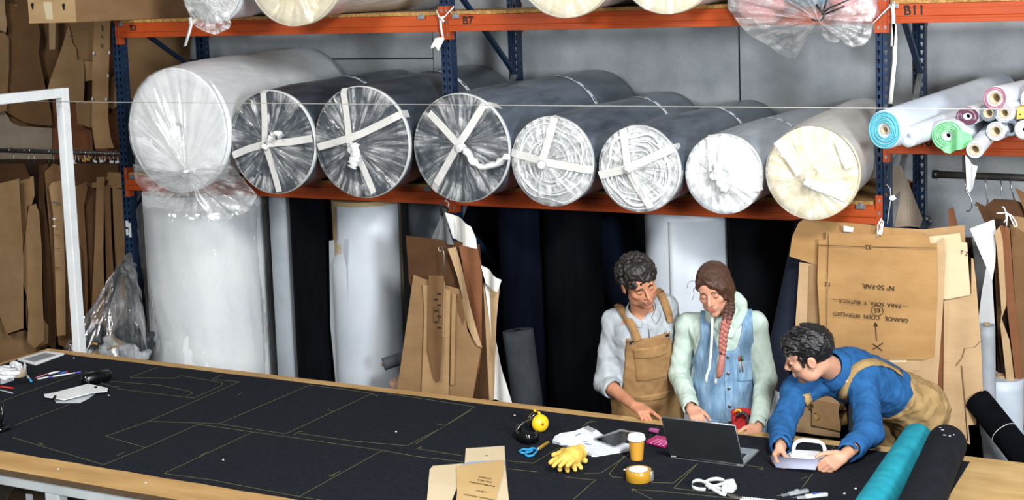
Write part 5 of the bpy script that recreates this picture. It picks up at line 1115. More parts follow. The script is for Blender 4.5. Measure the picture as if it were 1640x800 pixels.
# --- ear defenders
t = prod('ear_defenders', 'yellow ear defenders with a black headband', 'ear defenders', (853, 690))
c1 = onT(865, 677, .047); ax = Vector((.75, -.62, .1)).normalized()
m = MB(); m.lathe([(.001, .030), (.02, .029), (.036, .022), (.043, .008), (.044, 0)], c1, ax, 32); m.obj('ear_cup', yellow, t); m = MB(); m.lathe([(.044, 0), (.046, -.006), (.044, -.02), (.034, -.024), (.02, -.018), (.001, -.016)], c1, ax, 32); m.obj('cushion', blackp, t)
m = MB(); m.lathe([(.001, .004), (.006, .004), (.006, 0)], c1+ax*.03, ax, 12); m.obj('red_dot', redp, t)
c2 = c1-ax*.05+Vector((.0, .0, .004)); m = MB(); m.lathe([(.001, -.026), (.02, -.025), (.036, -.019), (.043, -.006), (.044, 0)], c2, ax, 32); m.obj('ear_cup', yellow, t); m = MB(); m.lathe([(.044, 0), (.046, .006), (.044, .018), (.034, .021), (.001, .014)], c2, ax, 32); m.obj('cushion', blackp, t)
bpts = [onT(a, b, .030) for a, b in ((862, 697), (856, 701), (845, 703), (833, 700), (827, 694), (828, 689), (834, 686))]; bpts = resample(bpts, 26, False)
m = MB(); m.ribbon(bpts, (0, 0, 1), .052, .006); m.obj('headband', blackp, t)
m = MB(); m.tube([onT(827, 690, .055), onT(832, 682, .075), onT(838, 676, .088), onT(848, 672, .095)], .002, 6); m.obj('wire', wire_m, t)
for q in (c1, c2): m = MB(); m.tube([q+Vector((0, 0, .04)), q+Vector((-.004, 0, .052)), q+Vector((-.016, .01, .05))], .007, 8); m.obj('yoke', yellow, t)
# --- scissors
t = prod('scissors', 'scissors with blue handles and open yellowish blades', 'scissors', (860, 718)); pv = onT(861, 719, .008)
for pp in ([(847, 719), (852, 717), (858, 718), (861, 719), (859, 723), (853, 729), (845, 730), (841, 727), (843, 722)], [(832, 722), (837, 719), (845, 719), (853, 720), (851, 722), (844, 724), (836, 725)]):
    m = MB(); m.tube(resample([onT(a, b, .008) for a, b in pp], 28), .0055, 8, closed=True); m.obj('handle', M('sky_handle', '#2385b8', '#2f95c8', rough=.35), t)
m = MB(); m.prism([onT(a, b, .006) for a, b in ((860, 717), (879, 707), (880, 709), (864, 721))], (0, 0, .003)); m.obj('blade', M('brassy_steel', '#b99545', '#d3b46c', rough=.3, metal=.6), t); m = MB(); m.prism([onT(a, b, .010) for a, b in ((859, 718), (878, 706), (879, 708), (862, 721))], (0, 0, .003)); m.obj('blade', MATS['brassy_steel'], t)
m = MB(); m.lathe([(.006, 0), (.006, .005), (.003, .007)], pv+Vector((.004, 0, .004)), (0, 0, 1), 12, cap1=True); m.obj('pivot', wire_m, t)
# --- papers and tablet
t = prod('paper_stack', 'stack of white papers with a grey taped corner beside the gloves', 'paper', (945, 708))
slab('sheet', paper_w, [(885, 709), (888, 702), (897, 697), (940, 690), (955, 706), (1010, 716), (1008, 722), (998, 724), (955, 731), (948, 731), (930, 722)], .012, t, bevel=.001)
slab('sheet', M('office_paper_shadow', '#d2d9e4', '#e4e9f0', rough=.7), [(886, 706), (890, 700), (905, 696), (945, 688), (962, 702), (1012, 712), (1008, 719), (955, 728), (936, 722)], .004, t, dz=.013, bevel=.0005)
slab('sheet', paper_w, [(892, 702), (905, 696), (936, 684), (942, 682), (955, 688), (967, 697), (948, 703), (955, 708), (935, 712), (898, 712)], .002, t, dz=.0175, bevel=0)
slab('grey_tape', M('grey_tape', '#9ea2a6', '#b4b8bb', rough=.4), [(934, 685), (942, 681.5), (955, 688), (948, 692)], .0008, t, dz=.020, bevel=0)
for pp in ([(932, 706), (941, 706.5), (941, 708), (934, 707)], [(935, 709), (947, 710), (947, 711.5), (937, 711)], [(921, 696), (930, 693), (931, 694), (922, 698)]): slab('print', M('faint_print', '#8f98ad', rough=.7), pp, .0004, t, dz=.0200, bevel=0)
m = MB(); m.tube([onT(a, b, .02) for a, b in ((922, 714), (930, 717), (935, 719))], .004, 6); m.obj('paper_clip', blackp, t)
t = prod('tablet', 'black glossy tablet lying on the papers', 'tablet', (985, 704)); tpx = [(950, 703), (995, 689), (1046, 699), (1008, 712), (983, 716)]
tpx = [(951, 703), (994, 688), (1030, 695), (983, 716)]
slab('back', alu, tpx, .006, t, dz=.021, bevel=.002); slab('screen', M('screen_glass', '#030407', rough=.10, spec=.22), [(954, 703), (994, 690), (1027, 695.5), (984, 714)], .0008, t, dz=.0272, bevel=0)
# --- coffee cup
t = prod('coffee_cup', 'takeaway paper cup with white lid in front of the tablet', 'cup', (1021, 735)); c = onT(1020, 735)
kr = M('cup_kraft', '#b98324', '#cb9432', scale=4, rough=.55, stretch=(3, 3, .5))
m = MB(); m.lathe([(.027, .0), (.0285, .001), (.029, .004), (.037, .098)], c, (0, 0, 1), 40, cap0=True); m.obj('cup', kr, t)
m = MB(); m.lathe([(.038, .094), (.0415, .094), (.0425, .098), (.042, .103), (.0395, .106), (.0395, .112), (.037, .117), (.034, .118), (.033, .113), (.02, .112), (.001, .112)], c, (0, 0, 1), 40); m.obj('lid', whitep, t)
m = MB(); m.lathe([(.004, 0), (.004, .0015), (.001, .002)], c+Vector((.012, .018, .112)), (0, 0, 1), 10); m.obj('sip_hole', greypl, t)
# --- pink calculator and clip
pinkm = M('magenta_plastic', '#b01868', '#c22a7c', rough=.4)
t = prod('calculator', 'magenta pocket calculator leaning behind the cup', 'calculator', (1052, 712))
slab('body', pinkm, [(1034, 710), (1052, 701), (1078, 706), (1066, 718)], .016, t, bevel=.004)
A, B, C_, D_ = [onT(a, b, .0165) for a, b in ((1038, 709.5), (1053, 702), (1073, 706.5), (1064, 715.5))]
for i in range(4):
    for j in range(4):
        u_, v_ = (i+.5)/4, (j+.5)/4; p = A.lerp(B, v_).lerp(D_.lerp(C_, v_), u_); m = MB(); m.box((p.x-.006, p.y-.005, p.z), (p.x+.006, p.y+.005, p.z+.003)); m.obj('key', M('pink_key', '#d98ab2', rough=.5), t, bevel=.001)
t = prod('plastic_clip', 'small pink clip with a wire loop near the laptop corner', 'clip', (1048, 692)); slab('clip', M('orchid_plastic', '#b95a98', rough=.4), [(1039, 690), (1042, 688), (1056, 690), (1054, 694)], .012, t, dz=.012); m = MB(); m.tube([onT(a, b, .01) for a, b in ((1043, 695), (1040, 702), (1048, 699), (1055, 694))], .0018, 6); m.obj('wire_loop', wire_m, t)
# --- packing tape
t = prod('packing_tape_roll', 'roll of amber packing tape on the black cloth', 'tape', (1023, 772)); c = onT(1023, 768)
m = MB(); m.lathe([(.044, .0005), (.056, .0005), (.0575, .002), (.0575, .048), (.056, .0495), (.044, .0495), (.044, .0005)], c, (0, 0, 1), 48); m.obj('tape', M('amber_tape', '#a97a18', '#c89a35', scale=3, rough=.25, coat=.5, stretch=(1, 1, 9)), t)
m = MB(); m.lathe([(.0405, .001), (.0437, .001), (.0437, .050), (.0405, .050), (.0405, .001)], c, (0, 0, 1), 48); m.obj('core', M('white_core', '#cfcac0', '#e2ded6', rough=.7), t)
m = MB(); q = c+Vector((.056, -.005, .025)); m.ribbon([q, q+Vector((.008, .008, 0)), q+Vector((.01, .02, .001))], (0, 0, 1), .046, .0004); m.obj('loose_end', film_clear, t)
# --- laptop
t = prod('laptop', 'open silver laptop seen from behind, screen towards the woman', 'laptop', (1132, 740))
H0, H1 = onT(1074, 733, .002), onT(1190, 748, .002); ld = (H1-H0).normalized(); Wd = (H1-H0).length
bk = Vector((-ld.y, ld.x, 0));  Dp = .235
base = [H0, H1, H1+bk*Dp, H0+bk*Dp]; m = MB(); m.prism(base, (0, 0, .012)); m.obj('base', alu, t, bevel=.003)
kb = M('key_black', '#131416', rough=.5); kz = Vector((0, 0, .0125))
m = MB(); m.prism([H0+bk*.06+ld*.02+kz, H1+bk*.06-ld*.02+kz, H1+bk*.15-ld*.02+kz, H0+bk*.15+ld*.02+kz], (0, 0, .0004)); m.obj('key_bed', greypl, t)
for i in range(13):
    for j in range(5):
        p = H0+ld*(.028+(Wd-.056)*(i+.5)/13)+bk*(.064+.082*(j+.5)/5)+kz; s = (Wd-.056)/13*.42; m = MB(); m.prism([p-ld*s-bk*.0065, p+ld*s-bk*.0065, p+ld*s+bk*.0065, p-ld*s+bk*.0065], (0, 0, .0022)); m.obj('key', kb, t)
m = MB(); a = H0+ld*(Wd*.34)+bk*.165+kz; m.prism([a, a+ld*(Wd*.32), a+ld*(Wd*.32)+bk*.06, a+bk*.06], (0, 0, .0005)); m.obj('touch_pad', M('pad_grey', '#9da1a5', rough=.4, metal=.4), t)
LT0 = atP(1054, 682, H0, Vector((.0, 1, .0)))
up_ = (Vector((0, 0, 1))*math.cos(math.radians(26))-bk*math.sin(math.radians(26))).normalized(); Hh = .232
nn = ld.cross(up_).normalized(); hz = Vector((0, 0, .013))
m = MB(); m.prism([H0+hz, H1+hz, H1+hz+up_*Hh, H0+hz+up_*Hh], nn*(-.006)); lid = m.obj('lid', M('dark_aluminium', '#4b4e52', '#55585c', scale=3, rough=.42, metal=.75), t, bevel=.002)
m = MB(); m.tube([H0+hz+up_*(Hh*.02)-nn*.003, H0+hz+up_*Hh-nn*.003, H1+hz+up_*Hh-nn*.003, H1+hz+up_*(Hh*.02)-nn*.003], .0036, 6); m.obj('rim', alu, t)
m = MB(); o_ = -nn*.0063; sgn = 1 if (bk.dot(-nn) > 0) else -1
m.prism([p+(nn*-.0064 if sgn > 0 else nn*.0004) for p in (H0+hz+ld*.008+up_*.012, H1+hz-ld*.008+up_*.012, H1+hz-ld*.008+up_*(Hh-.008), H0+hz+ld*.008+up_*(Hh-.008))], nn*.0004); m.obj('screen', MATS['screen_glass'], t)
m = MB(); m.tube([H0+ld*.03+hz*.9, H1-ld*.03+hz*.9], .005, 10); m.obj('hinge', kb, t)
# --- measuring tape
wt = M('tape_measure_white', '#d9dcdd', '#eceeee', rough=.4)
t = prod('tape_measure', 'white tailor tape measure looping round its case', 'tape measure', (1140, 782))
def zrib(px, zs, wd, parent, mat=wt, wdir=(0, 0, 1), nm='tape'):
    pts = [onT(a, b, z) for (a, b), z in zip(px, zs)]; pts = resample(pts, 30, False)
    for _ in range(2): pts = [pts[0]]+[(pts[i-1]+pts[i]*2+pts[i+1])/4 for i in range(1, len(pts)-1)]+[pts[-1]]
    m = MB(); m.ribbon(pts, wdir, wd, .0008); return m.obj(nm, mat, parent)
zrib([(1163, 785), (1145, 780), (1128, 771), (1116, 768), (1108, 772), (1108, 780), (1118, 783), (1130, 783)], [.012]*8, .016, t, wdir=(.15, 0, 1))
zrib([(1128, 772), (1138, 767), (1150, 766), (1160, 769), (1160, 774), (1148, 777), (1135, 780)], [.02]*7, .016, t, wdir=(.1, .2, 1))
zrib([(1130, 775), (1145, 784), (1156, 790), (1163, 791)], [.012]*4, .016, t, wdir=(.2, .6, .8))
zrib([(1163, 790), (1172, 794), (1180, 796), (1188, 797)], [.01, .008, .006, .004], .014, t, M('tape_measure_dark', '#4c4a46', rough=.6), wdir=(.1, .8, .6))
slab('case', wt, [(1155, 788), (1160, 776), (1176, 774), (1180, 784), (1174, 790)], .026, t, dz=.002, bevel=.007); slab('button', whitep, [(1164, 780), (1167, 777), (1174, 776), (1174, 780)], .008, t, dz=.03, bevel=.003)
for k in range(9):
    p = onT(1112+k*4.6, 770+k*1.2, .022); m = MB(); m.box((p.x-.0006, p.y-.006, p.z), (p.x+.0006, p.y+.002, p.z+.0006)); m.obj('tick_mark', black_ink, t)
t = prod('ruler', 'white ruler along the bottom edge near the knives', 'ruler', (1230, 800)); slab('strip', wt, [(1186, 795), (1290, 805), (1290, 815), (1184, 803)], .002, t)
for k in range(24): slab('tick_mark', black_ink, [(1190+k*4, 795.8+k*.4), (1190.8+k*4, 795.9+k*.4), (1190.6+k*4, 798+k*.4), (1189.8+k*4, 797.9+k*.4)], .0003, t, dz=.0022, bevel=0)
# --- paper patterns in the foreground
t = prod('paper_patterns', 'three overlapping paper patterns with handwriting at the bottom of the table', 'patterns', (750, 770))
pp1, pp2 = M('pattern_paper_pale', '#cbb894', '#d9c8a8', scale=3, rough=.8), M('pattern_paper_tan', '#bd9c66', '#ceae78', scale=3, rough=.8)
slab('sheet', pp1, [(746, 718), (808, 714), (810, 750), (816, 810), (740, 815), (744, 745)], .002, t, dz=.001, bevel=0)
slab('sheet', pp1, [(688, 752), (693, 746), (742, 742), (740, 760), (722, 805), (683, 812)], .002, t, dz=.0035, bevel=0)
slab('blue_band', M('dusty_blue_paper', '#8aa0bd', '#9cb0c8', rough=.8), [(738, 744), (752, 739), (808, 736), (810, 742), (740, 748)], .001, t, dz=.006, bevel=0)
tsheet = slab('sheet', pp2, [(731, 747), (750, 743), (808, 736), (804, 760), (793, 800), (794, 820), (728, 820), (732, 790)], .002, t, dz=.0075, bevel=0)
for s_, px, sz in (('CABAS', (777, 764.5), .022), ('BALTICA', (776, 769.5), .020), ('B EMBACAMBO', (772, 774.5), .020), ('v.BFO', (771, 786), .022), ('TAPIZAR  FONDO', (768, 795.5), .020)):
    p = onT(px[0], px[1], .0105); text('handwriting', s_, MATS['brown_ink'], p, (-1, .08, 0), (-.12, -1, 0), sz, tsheet, depth=.0002)
text('handwriting', 'A', MATS['brown_ink'], onT(779, 729, .0045), (1, .1, 0), (0, 1, 0), .025, t, depth=.0002)
# --- snap-off knives
def knife(label, a, b, mats, w_=.018):
    p, q = onT(*a, .007), onT(*b, .007); d = (q-p).normalized(); s = Vector((-d.y, d.x, 0)); t = thing('snap_off_knife', label, 'knife', tuple(p), 'snap-off knives on the table'); L_ = (q-p).length
    def seg(nm, f0, f1, wd, h, mt, z=0): m = MB(); a_, b_ = p.lerp(q, f0), p.lerp(q, f1); m.prism([a_-s*wd/2+Vector((0, 0, z-.006)), b_-s*wd/2+Vector((0, 0, z-.006)), b_+s*wd/2+Vector((0, 0, z-.006)), a_+s*wd/2+Vector((0, 0, z-.006))], (0, 0, h)); return m.obj(nm, mt, t, bevel=.002)
    seg('handle', 0, .62, w_, .014, mats[0]); seg('nose', .6, .86, w_*.75, .010, mats[1]); seg('slider', .3, .42, w_*.7, .006, mats[2], .014)
    a_ = p.lerp(q, .84); m = MB(); m.prism([a_-s*.005+Vector((0, 0, .0)), q-s*.005, q+s*.004-d*.01, a_+s*.005], (0, 0, .001)); m.obj('blade', wire_m, t)
    for k in range(6): seg('grip_rib', .03+k*.045, .045+k*.045, w_*1.02, .002, mats[3], .0085+.0055)
knife('grey snap-off knife left of the blue one', (1294, 785), (1244, 794), (greypl, alu, greypl, M('rib_grey', '#5e6367', rough=.5)))
knife('blue and white snap-off knife at the bottom of the table', (1325, 791), (1268, 797), (whitep, greypl, bl, bl))
# --- white hand tool with a loop handle
t = prod('sanding_block', 'white plastic block with an arched handle between the leaning man\'s hands', 'tool', (1292, 730))
slab('base', whitep, [(1257, 737), (1265, 729), (1322, 732), (1330, 738), (1320, 746), (1262, 742)], .022, t, bevel=.004); slab('deck', whitep, [(1263, 729), (1269, 723), (1318, 726), (1325, 731), (1316, 736), (1267, 734)], .012, t, dz=.023, bevel=.003)
hp = [onT(a, b, z) for a, b, z in ((1271, 730, .030), (1271, 716, .060), (1274, 708, .078), (1284, 704, .085), (1300, 705, .086), (1313, 707, .084), (1319, 712, .078), (1321, 720, .060), (1321, 733, .030))]; m = MB(); m.tube(resample(hp, 24, False), .0085, 10, flat=1.1); m.obj('handle', whitep, t)
# --- white sheet hanging behind the woman
o = card('white_sheet', [(1242, 624), (1256, 628), (1258, 700), (1262, 905), (1226, 905), (1230, 670)], 7.35, white_v, None, .003, bend=.02, bendz=-.03); tag(o, 'white plastic sheet hanging between the woman and the leaning man', 'sheet')
# --- gloves
def glove(label, wrist, dirpx, flip=1, z0=.0, spread=.25, thumb=1, curl=.2, mirror=1, seed=0):
    p = onT(*wrist, z0+.02); q = onT(*dirpx, z0+.02); d = (q-p).normalized(); s = Vector((-d.y, d.x, 0))*mirror; t_ = Vector((0, 0, 1)); gm = M('yellow_leather', '#d0a93f', '#e6c566', scale=18, rough=.7, bump=.003, bscale=50)
    F = Field((min(p.x, q.x)-.16, min(p.y, q.y)-.16, CZ-.02), (max(p.x, q.x)+.16, max(p.y, q.y)+.16, CZ+.14), .003)
    F.cone(p, p+d*.06, .034, .038, .02); F.cone(p+d*.06+s*.012, p+d*.12+s*.014, .030, .022, .025); F.cone(p+d*.06-s*.012, p+d*.12-s*.018, .030, .022, .025); F.cone(p+d*.05, p+d*.12, .03, .026, .02)
    for k, (o_, L_) in enumerate(((-.040, .062), (-.0135, .080), (.0135, .074), (.038, .056))):
        a = p+d*.115+s*o_; dd = (d+s*(o_*spread*14)).normalized(); e = a+dd*L_*.55+t_*(-.002); F.cone(a, e, .0125, .0120, .003); F.cone(e, e+(dd+t_*-curl).normalized()*L_*.45, .0120, .0100, .003)
    a = p+d*.05-s*.036*thumb; F.cone(p+d*.04-s*.015*thumb, a, .022, .018, .012); F.cone(a, a+(d*.6-s*.8*thumb).normalized()*.035, .017, .015, .008); F.cone(a+(d*.6-s*.8*thumb).normalized()*.035, a+(d*.75-s*.65*thumb).normalized()*.065, .015, .012, .006)
    F.noise(.0012, 90, seed); F.floor_clip(CZ+.001)
    t = thing('work_glove', label, 'glove', tuple(p-Vector((0, 0, .02))), 'pair of yellow work gloves'); F.obj('leather', gm, t)
    m = MB(); m.tube([p-d*.002+s*.036*math.cos(a)+t_*(.02*math.sin(a)+.006) for a in [2*PI*k/24 for k in range(24)]], .0035, 6, closed=True); m.obj('cuff_edge', M('cream_lining', '#e6dcbe', rough=.8), t)
    return t
glove('yellow leather glove lying on top of the other, fingers towards the scissors', (929, 723), (872, 752), z0=.035, mirror=1, thumb=1, seed=1, spread=.16, curl=.25)
glove('yellow leather glove underneath, fingers towards the camera', (905, 728), (918, 756), z0=.0, mirror=1, thumb=-1, seed=2, spread=.3)

# ================================================================== people
def V(*a): return Vector(a)
def A3(v): return np.array(v, float)
class Frame:
    """local axes: s = side (towards the person's left), f = forward, u = up"""
    def __init__(s, o, f, u):
        s.o = Vector(o); s.u = Vector(u).normalized(); f = Vector(f); s.f = (f-s.u*f.dot(s.u)).normalized(); s.s = s.u.cross(s.f).normalized()
    def p(s, a, b, c): return s.o+s.s*a+s.f*b+s.u*c
    def ax(s): return (tuple(s.s), tuple(s.f), tuple(s.u))
    def loc(s, X_, Y_, Z_):
        px, py, pz = X_-s.o.x, Y_-s.o.y, Z_-s.o.z
        return tuple(px*v.x+py*v.y+pz*v.z for v in (s.s, s.f, s.u))
def head(F, H, k=1.0, male=True):
    P_ = lambda a, b, c: H.p(a*k, b*k, c*k); ax = H.ax(); e = lambda c, r, kk=.02: F.ell(P_(*c), [q*k for q in r], ax, kk)
    e((0, -.014, .036), (.074, .095, .086)); e((0, .030, -.040), (.056, .062, .072), .035); e((0, .066, -.100), (.024 if male else .02, .018, .017), .022)
    e((0, .045, .045), (.062, .05, .05), .03)
    for q in (-1, 1):
        e((q*.040, .055, -.022), (.024, .025, .02), .02); e((q*.048, .012, -.075), (.02, .035, .025), .03)
    F.cone(P_(-.036, .083, .024), P_(.036, .083, .024), (.010 if male else .007)*k, None, .014)
    for q in (-1, 1): F.cutell(P_(q*.031, .099, .003), [.019*k, .014*k, .012*k], ax, .010)
    for q in (-1, 1): F.ell(P_(q*.031, .079, .001), [.015*k, .0125*k, .0125*k], ax, .004)
    F.cone(P_(0, .090, .016), P_(0, .113, -.030), .0065*k, .0105*k, .009); 
    for q in (-1, 1): F.ell(P_(q*.0105, .100, -.036), [.008*k, .009*k, .007*k], ax, .005)
    F.cone(P_(-.017, .090, -.061), P_(.017, .090, -.061), .0062*k, None, .006); F.cone(P_(-.014, .089, -.072), P_(.014, .089, -.072), .0068*k, None, .006); F.cutcone(P_(-.022, .099, -.0665), P_(.022, .099, -.0665), .0024*k, None, .003)
    for q in ((-1, 1) if male else ()): F.ell(P_(q*.079, -.010, -.006), [.008*k, .019*k, .031*k], ax, .006); F.cutell(P_(q*.089, -.004, -.004), [.006*k, .010*k, .017*k], ax, .004)
FL = ((.045, .028, .022), (.050, .031, .024), (.046, .029, .023), (.036, .022, .020))
def hand_(F, wrist, d, palm, thumb, curls, k=1.0, thumb_dir=None, spread=.06, th_curl=.3):
    """palm with four jointed fingers and a thumb that leaves the side of the palm"""
    W = Vector(wrist); d = Vector(d).normalized(); n = Vector(palm); n = (n-d*n.dot(d)).normalized(); t = Vector(thumb); t = (t-d*t.dot(d)-n*t.dot(n)).normalized()
    offs = (.028, .009, -.010, -.027); ln = (.088, .090, .086, .080); tips = []
    for i in range(4):
        kn = W+d*ln[i]*k+t*offs[i]*k; F.cone(W+t*offs[i]*.55*k+d*.012*k, kn, .0145*k, .0115*k, .012)
        a = 0; p = kn; r = (.0095, .0098, .0094, .0084)[i]*k; ds = (d+t*(offs[i]*spread*12)).normalized()
        for j in range(3):
            a += curls[i][j]; dd = ds*math.cos(a)+n*math.sin(a); q = p+dd*FL[i][j]*k; F.cone(p, q, r, r*.92, .0035); p = q; r *= .92
        tips.append(p)
    b = W+d*.022*k+t*.026*k; td = Vector(thumb_dir).normalized() if thumb_dir is not None else (d*.72+t*.6+n*.35).normalized()
    m1 = b+td*.040*k; F.cone(W+d*.018*k+t*.008*k, b, .018*k, .0165*k, .012); F.cone(b, m1, .0160*k, .0115*k, .010)
    d2 = (td*math.cos(th_curl)+(d*.6-t*.7+n*.4).normalized()*math.sin(th_curl)).normalized(); m2 = m1+d2*.030*k; F.cone(m1, m2, .0108*k, .0098*k, .004); d3 = (d2*math.cos(th_curl)+(d*.7-t*.6+n*.3).normalized()*math.sin(th_curl)).normalized(); m3 = m2+d3*.024*k; F.cone(m2, m3, .0098*k, .0078*k, .003)
    return tips+[m3]
def colour(me_obj, H, feats):
    """skin tint (lips, beard shadow) and shading painted on the eyelids, in head coordinates"""
    me = me_obj.data; n = len(me.vertices); a = np.empty(n*3, np.float32); me.vertices.foreach_get('co', a); a = a.reshape(-1, 3)+np.array(wloc(me_obj), np.float32)
    S_, F_, U_ = H.loc(a[:, 0], a[:, 1], a[:, 2]); col = np.zeros((n, 4), np.float32); al = np.zeros(n)
    for c, r, rgb, st in feats:
        q = ((S_-c[0])/r[0])**2+((F_-c[1])/r[1])**2+((U_-c[2])/r[2])**2; w_ = np.clip(1.6-1.6*q, 0, 1)*st
        rgb = np.array(lin(rgb)); m = w_ > 0; col[m, :3] = (col[m, :3]*al[m, None]+rgb*w_[m, None])/(al[m, None]+w_[m, None]+1e-6); al = np.maximum(al, w_)
    col[:, 3] = al; at = me.color_attributes.new('tint', 'FLOAT_COLOR', 'POINT'); at.data.foreach_set('color', col.ravel())
def skin(name, a, b): return M(name, a, b, scale=14, rough=.5, spec=.35, attr='tint', sss=.06)
def garment(F, body_fn): pass
def fabric(name, a, b, scale=10, bump=.0008, bscale=300, rough=.85): return M(name, a, b, scale=scale, rough=rough, bump=bump, bscale=bscale, spec=.2)
def shell(F, off, T, fn, h=None):
    """layer following a body: offset surface restricted to a region given in local torso coordinates"""
    G = F.copy(off); X_, Y_, Z_ = G.grid(); S_, f_, U_ = T.loc(X_, Y_, Z_); G.F = np.maximum(G.F, fn(S_, f_, U_).astype(np.float32)); G.F = np.maximum(G.F, -(F.F-np.float32(off-.009))-.0) if False else G.F
    return G
def button(p, n, r, mat, parent, name='button'): m = MB(); m.lathe([(r*.3, r*.35), (r*.8, r*.35), (r, r*.15), (r, 0)], p, n, 14); m.lathe([(.0005, r*.25), (r*.35, r*.25)], p, n, 14); return m.obj(name, mat, parent)
def surf(F, p, d, tmax=.25):
    """march from outside point p along d to the surface"""
    p = Vector(p); d = Vector(d).normalized()
    for i in range(400):
        q = p+d*(tmax*i/400); g = ((A3(q)-F.lo)/F.h).round().astype(int)
        if (g < 0).any() or (g >= F.n).any(): continue
        if F.F[tuple(g)] < 0: return q
    return p+d*tmax
def strip_on(F, T, pts, wd, off, mat, name, parent, th=.003):
    """fabric strip laid on the surface, path given in local torso (side, height) coordinates"""
    q = []; wv = []
    for a, c, sgn in pts:
        s0 = T.p(a, .4*sgn, c); q.append(surf(F, s0, -T.f*sgn, .45)+T.f*sgn*off)
    m = MB(); w0 = T.s; m.ribbon(q, [tuple(w0)]*len(q), wd, th); return m.obj(name, mat, parent)
tan_d = fabric('tan_canvas', '#876540', '#a07d54', scale=14); khaki = fabric('khaki_canvas', '#8d7349', '#a98d62', scale=14); copper = M('copper_button', '#3a2a22', '#4c382c', rough=.35, metal=.7); steelb = M('steel_buckle', '#a8abad', '#c4c7c9', rough=.25, metal=.9)
shoe_m = M('dark_shoe', '#1c1a19', rough=.6); lash = M('dark_lash', '#120d0b', rough=.8)
def legs(F, T, hips, zs, sp=.095, r=(.088, .066, .052)):
    for q in (-1, 1):
        h_ = Vector(hips)+T.s*(q*sp); kn = Vector((h_.x, h_.y-.01, .50)); an = Vector((h_.x, h_.y+.01, .09)); F.cone(h_, kn, r[0], r[1], .03); F.cone(kn, an, r[1], r[2], .02)
def shoes(T, hips, parent, sp=.095):
    for q in (-1, 1):
        h_ = Vector(hips)+T.s*(q*sp); f = Vector((T.f.x, T.f.y, 0)).normalized(); c = Vector((h_.x, h_.y, .0)); m = MB()
        prof = [(-.09, .035, .08), (-.05, .04, .085), (0, .042, .075), (.06, .046, .06), (.12, .044, .045), (.165, .03, .03)]; s_ = Vector((-f.y, f.x, 0)); vs = []; fs = []
        for (a, w_, hh) in prof:
            for an in range(12): t_ = 2*PI*an/12; vs.append(c+f*a+s_*w_*math.cos(t_)+Vector((0, 0, hh/2+hh/2*math.sin(t_))))
        for j in range(5):
            for i in range(12): fs.append((j*12+i, j*12+(i+1) % 12, (j+1)*12+(i+1) % 12, (j+1)*12+i))
        fs += [tuple(range(12)), tuple(range(60, 72))]; m.add(vs, fs, True); m.obj('shoe', shoe_m, parent)
def brows(H, k, mat, parent, F, raise_=0, th=.0045):
    for q in (-1, 1):
        m = MB(); pts = []
        for t_ in (0, .25, .5, .75, 1):
            a = q*(.014+.028*t_)*k; c = (.021+.006*math.sin(t_*PI)-.003*t_)*k; pts.append(surf(F, H.p(a, .15*k, c), -H.f, .15)-H.f*.0012)
        m.tube(pts, [th*.7, th, th, th*.8, th*.4], 6); m.obj('eyebrow', mat, parent)
        m = MB(); pts = [surf(F, H.p(q*(.021+.016*t_)*k, .15*k, (-.0045-.004*math.sin(t_*PI))*k), -H.f, .15)+H.f*.0004 for t_ in (0, .25, .5, .75, 1)]; m.tube(pts, .0012, 5); m.obj('eyelashes', lash, parent)
def surfpx(F, x, y, y0=6.0, tmax=1.6):
    d = ray(x, y); return surf(F, atY(x, y, y0), d, tmax)
def strap_px(F, px, wd, mat, name, parent, y0=6.0, off=.008, n=30):
    px = [(p.x, p.y) for p in resample([Vector((a, b, 0)) for a, b in px], n, False)]; pts = [surfpx(F, a, b, y0) for a, b in px]
    pts = [pts[0]]+[(pts[i-1]+pts[i]*2+pts[i+1])/4 for i in range(1, n-1)]+[pts[-1]]
    q = []; wv = []
    for i, p in enumerate(pts):
        t = (pts[min(i+1, n-1)]-pts[max(i-1, 0)]).normalized(); g = ((A3(p)-F.lo)/F.h).round().astype(int); g = np.clip(g, 2, F.n-3)
        nn = Vector([float(F.F[tuple(g+e)]-F.F[tuple(g-e)]) for e in np.eye(3, dtype=int)*2]).normalized(); q.append(p+nn*off); wv.append(tuple(t.cross(nn)))
    m = MB(); m.ribbon(q, wv, wd, .004); return m.obj(name, mat, parent)
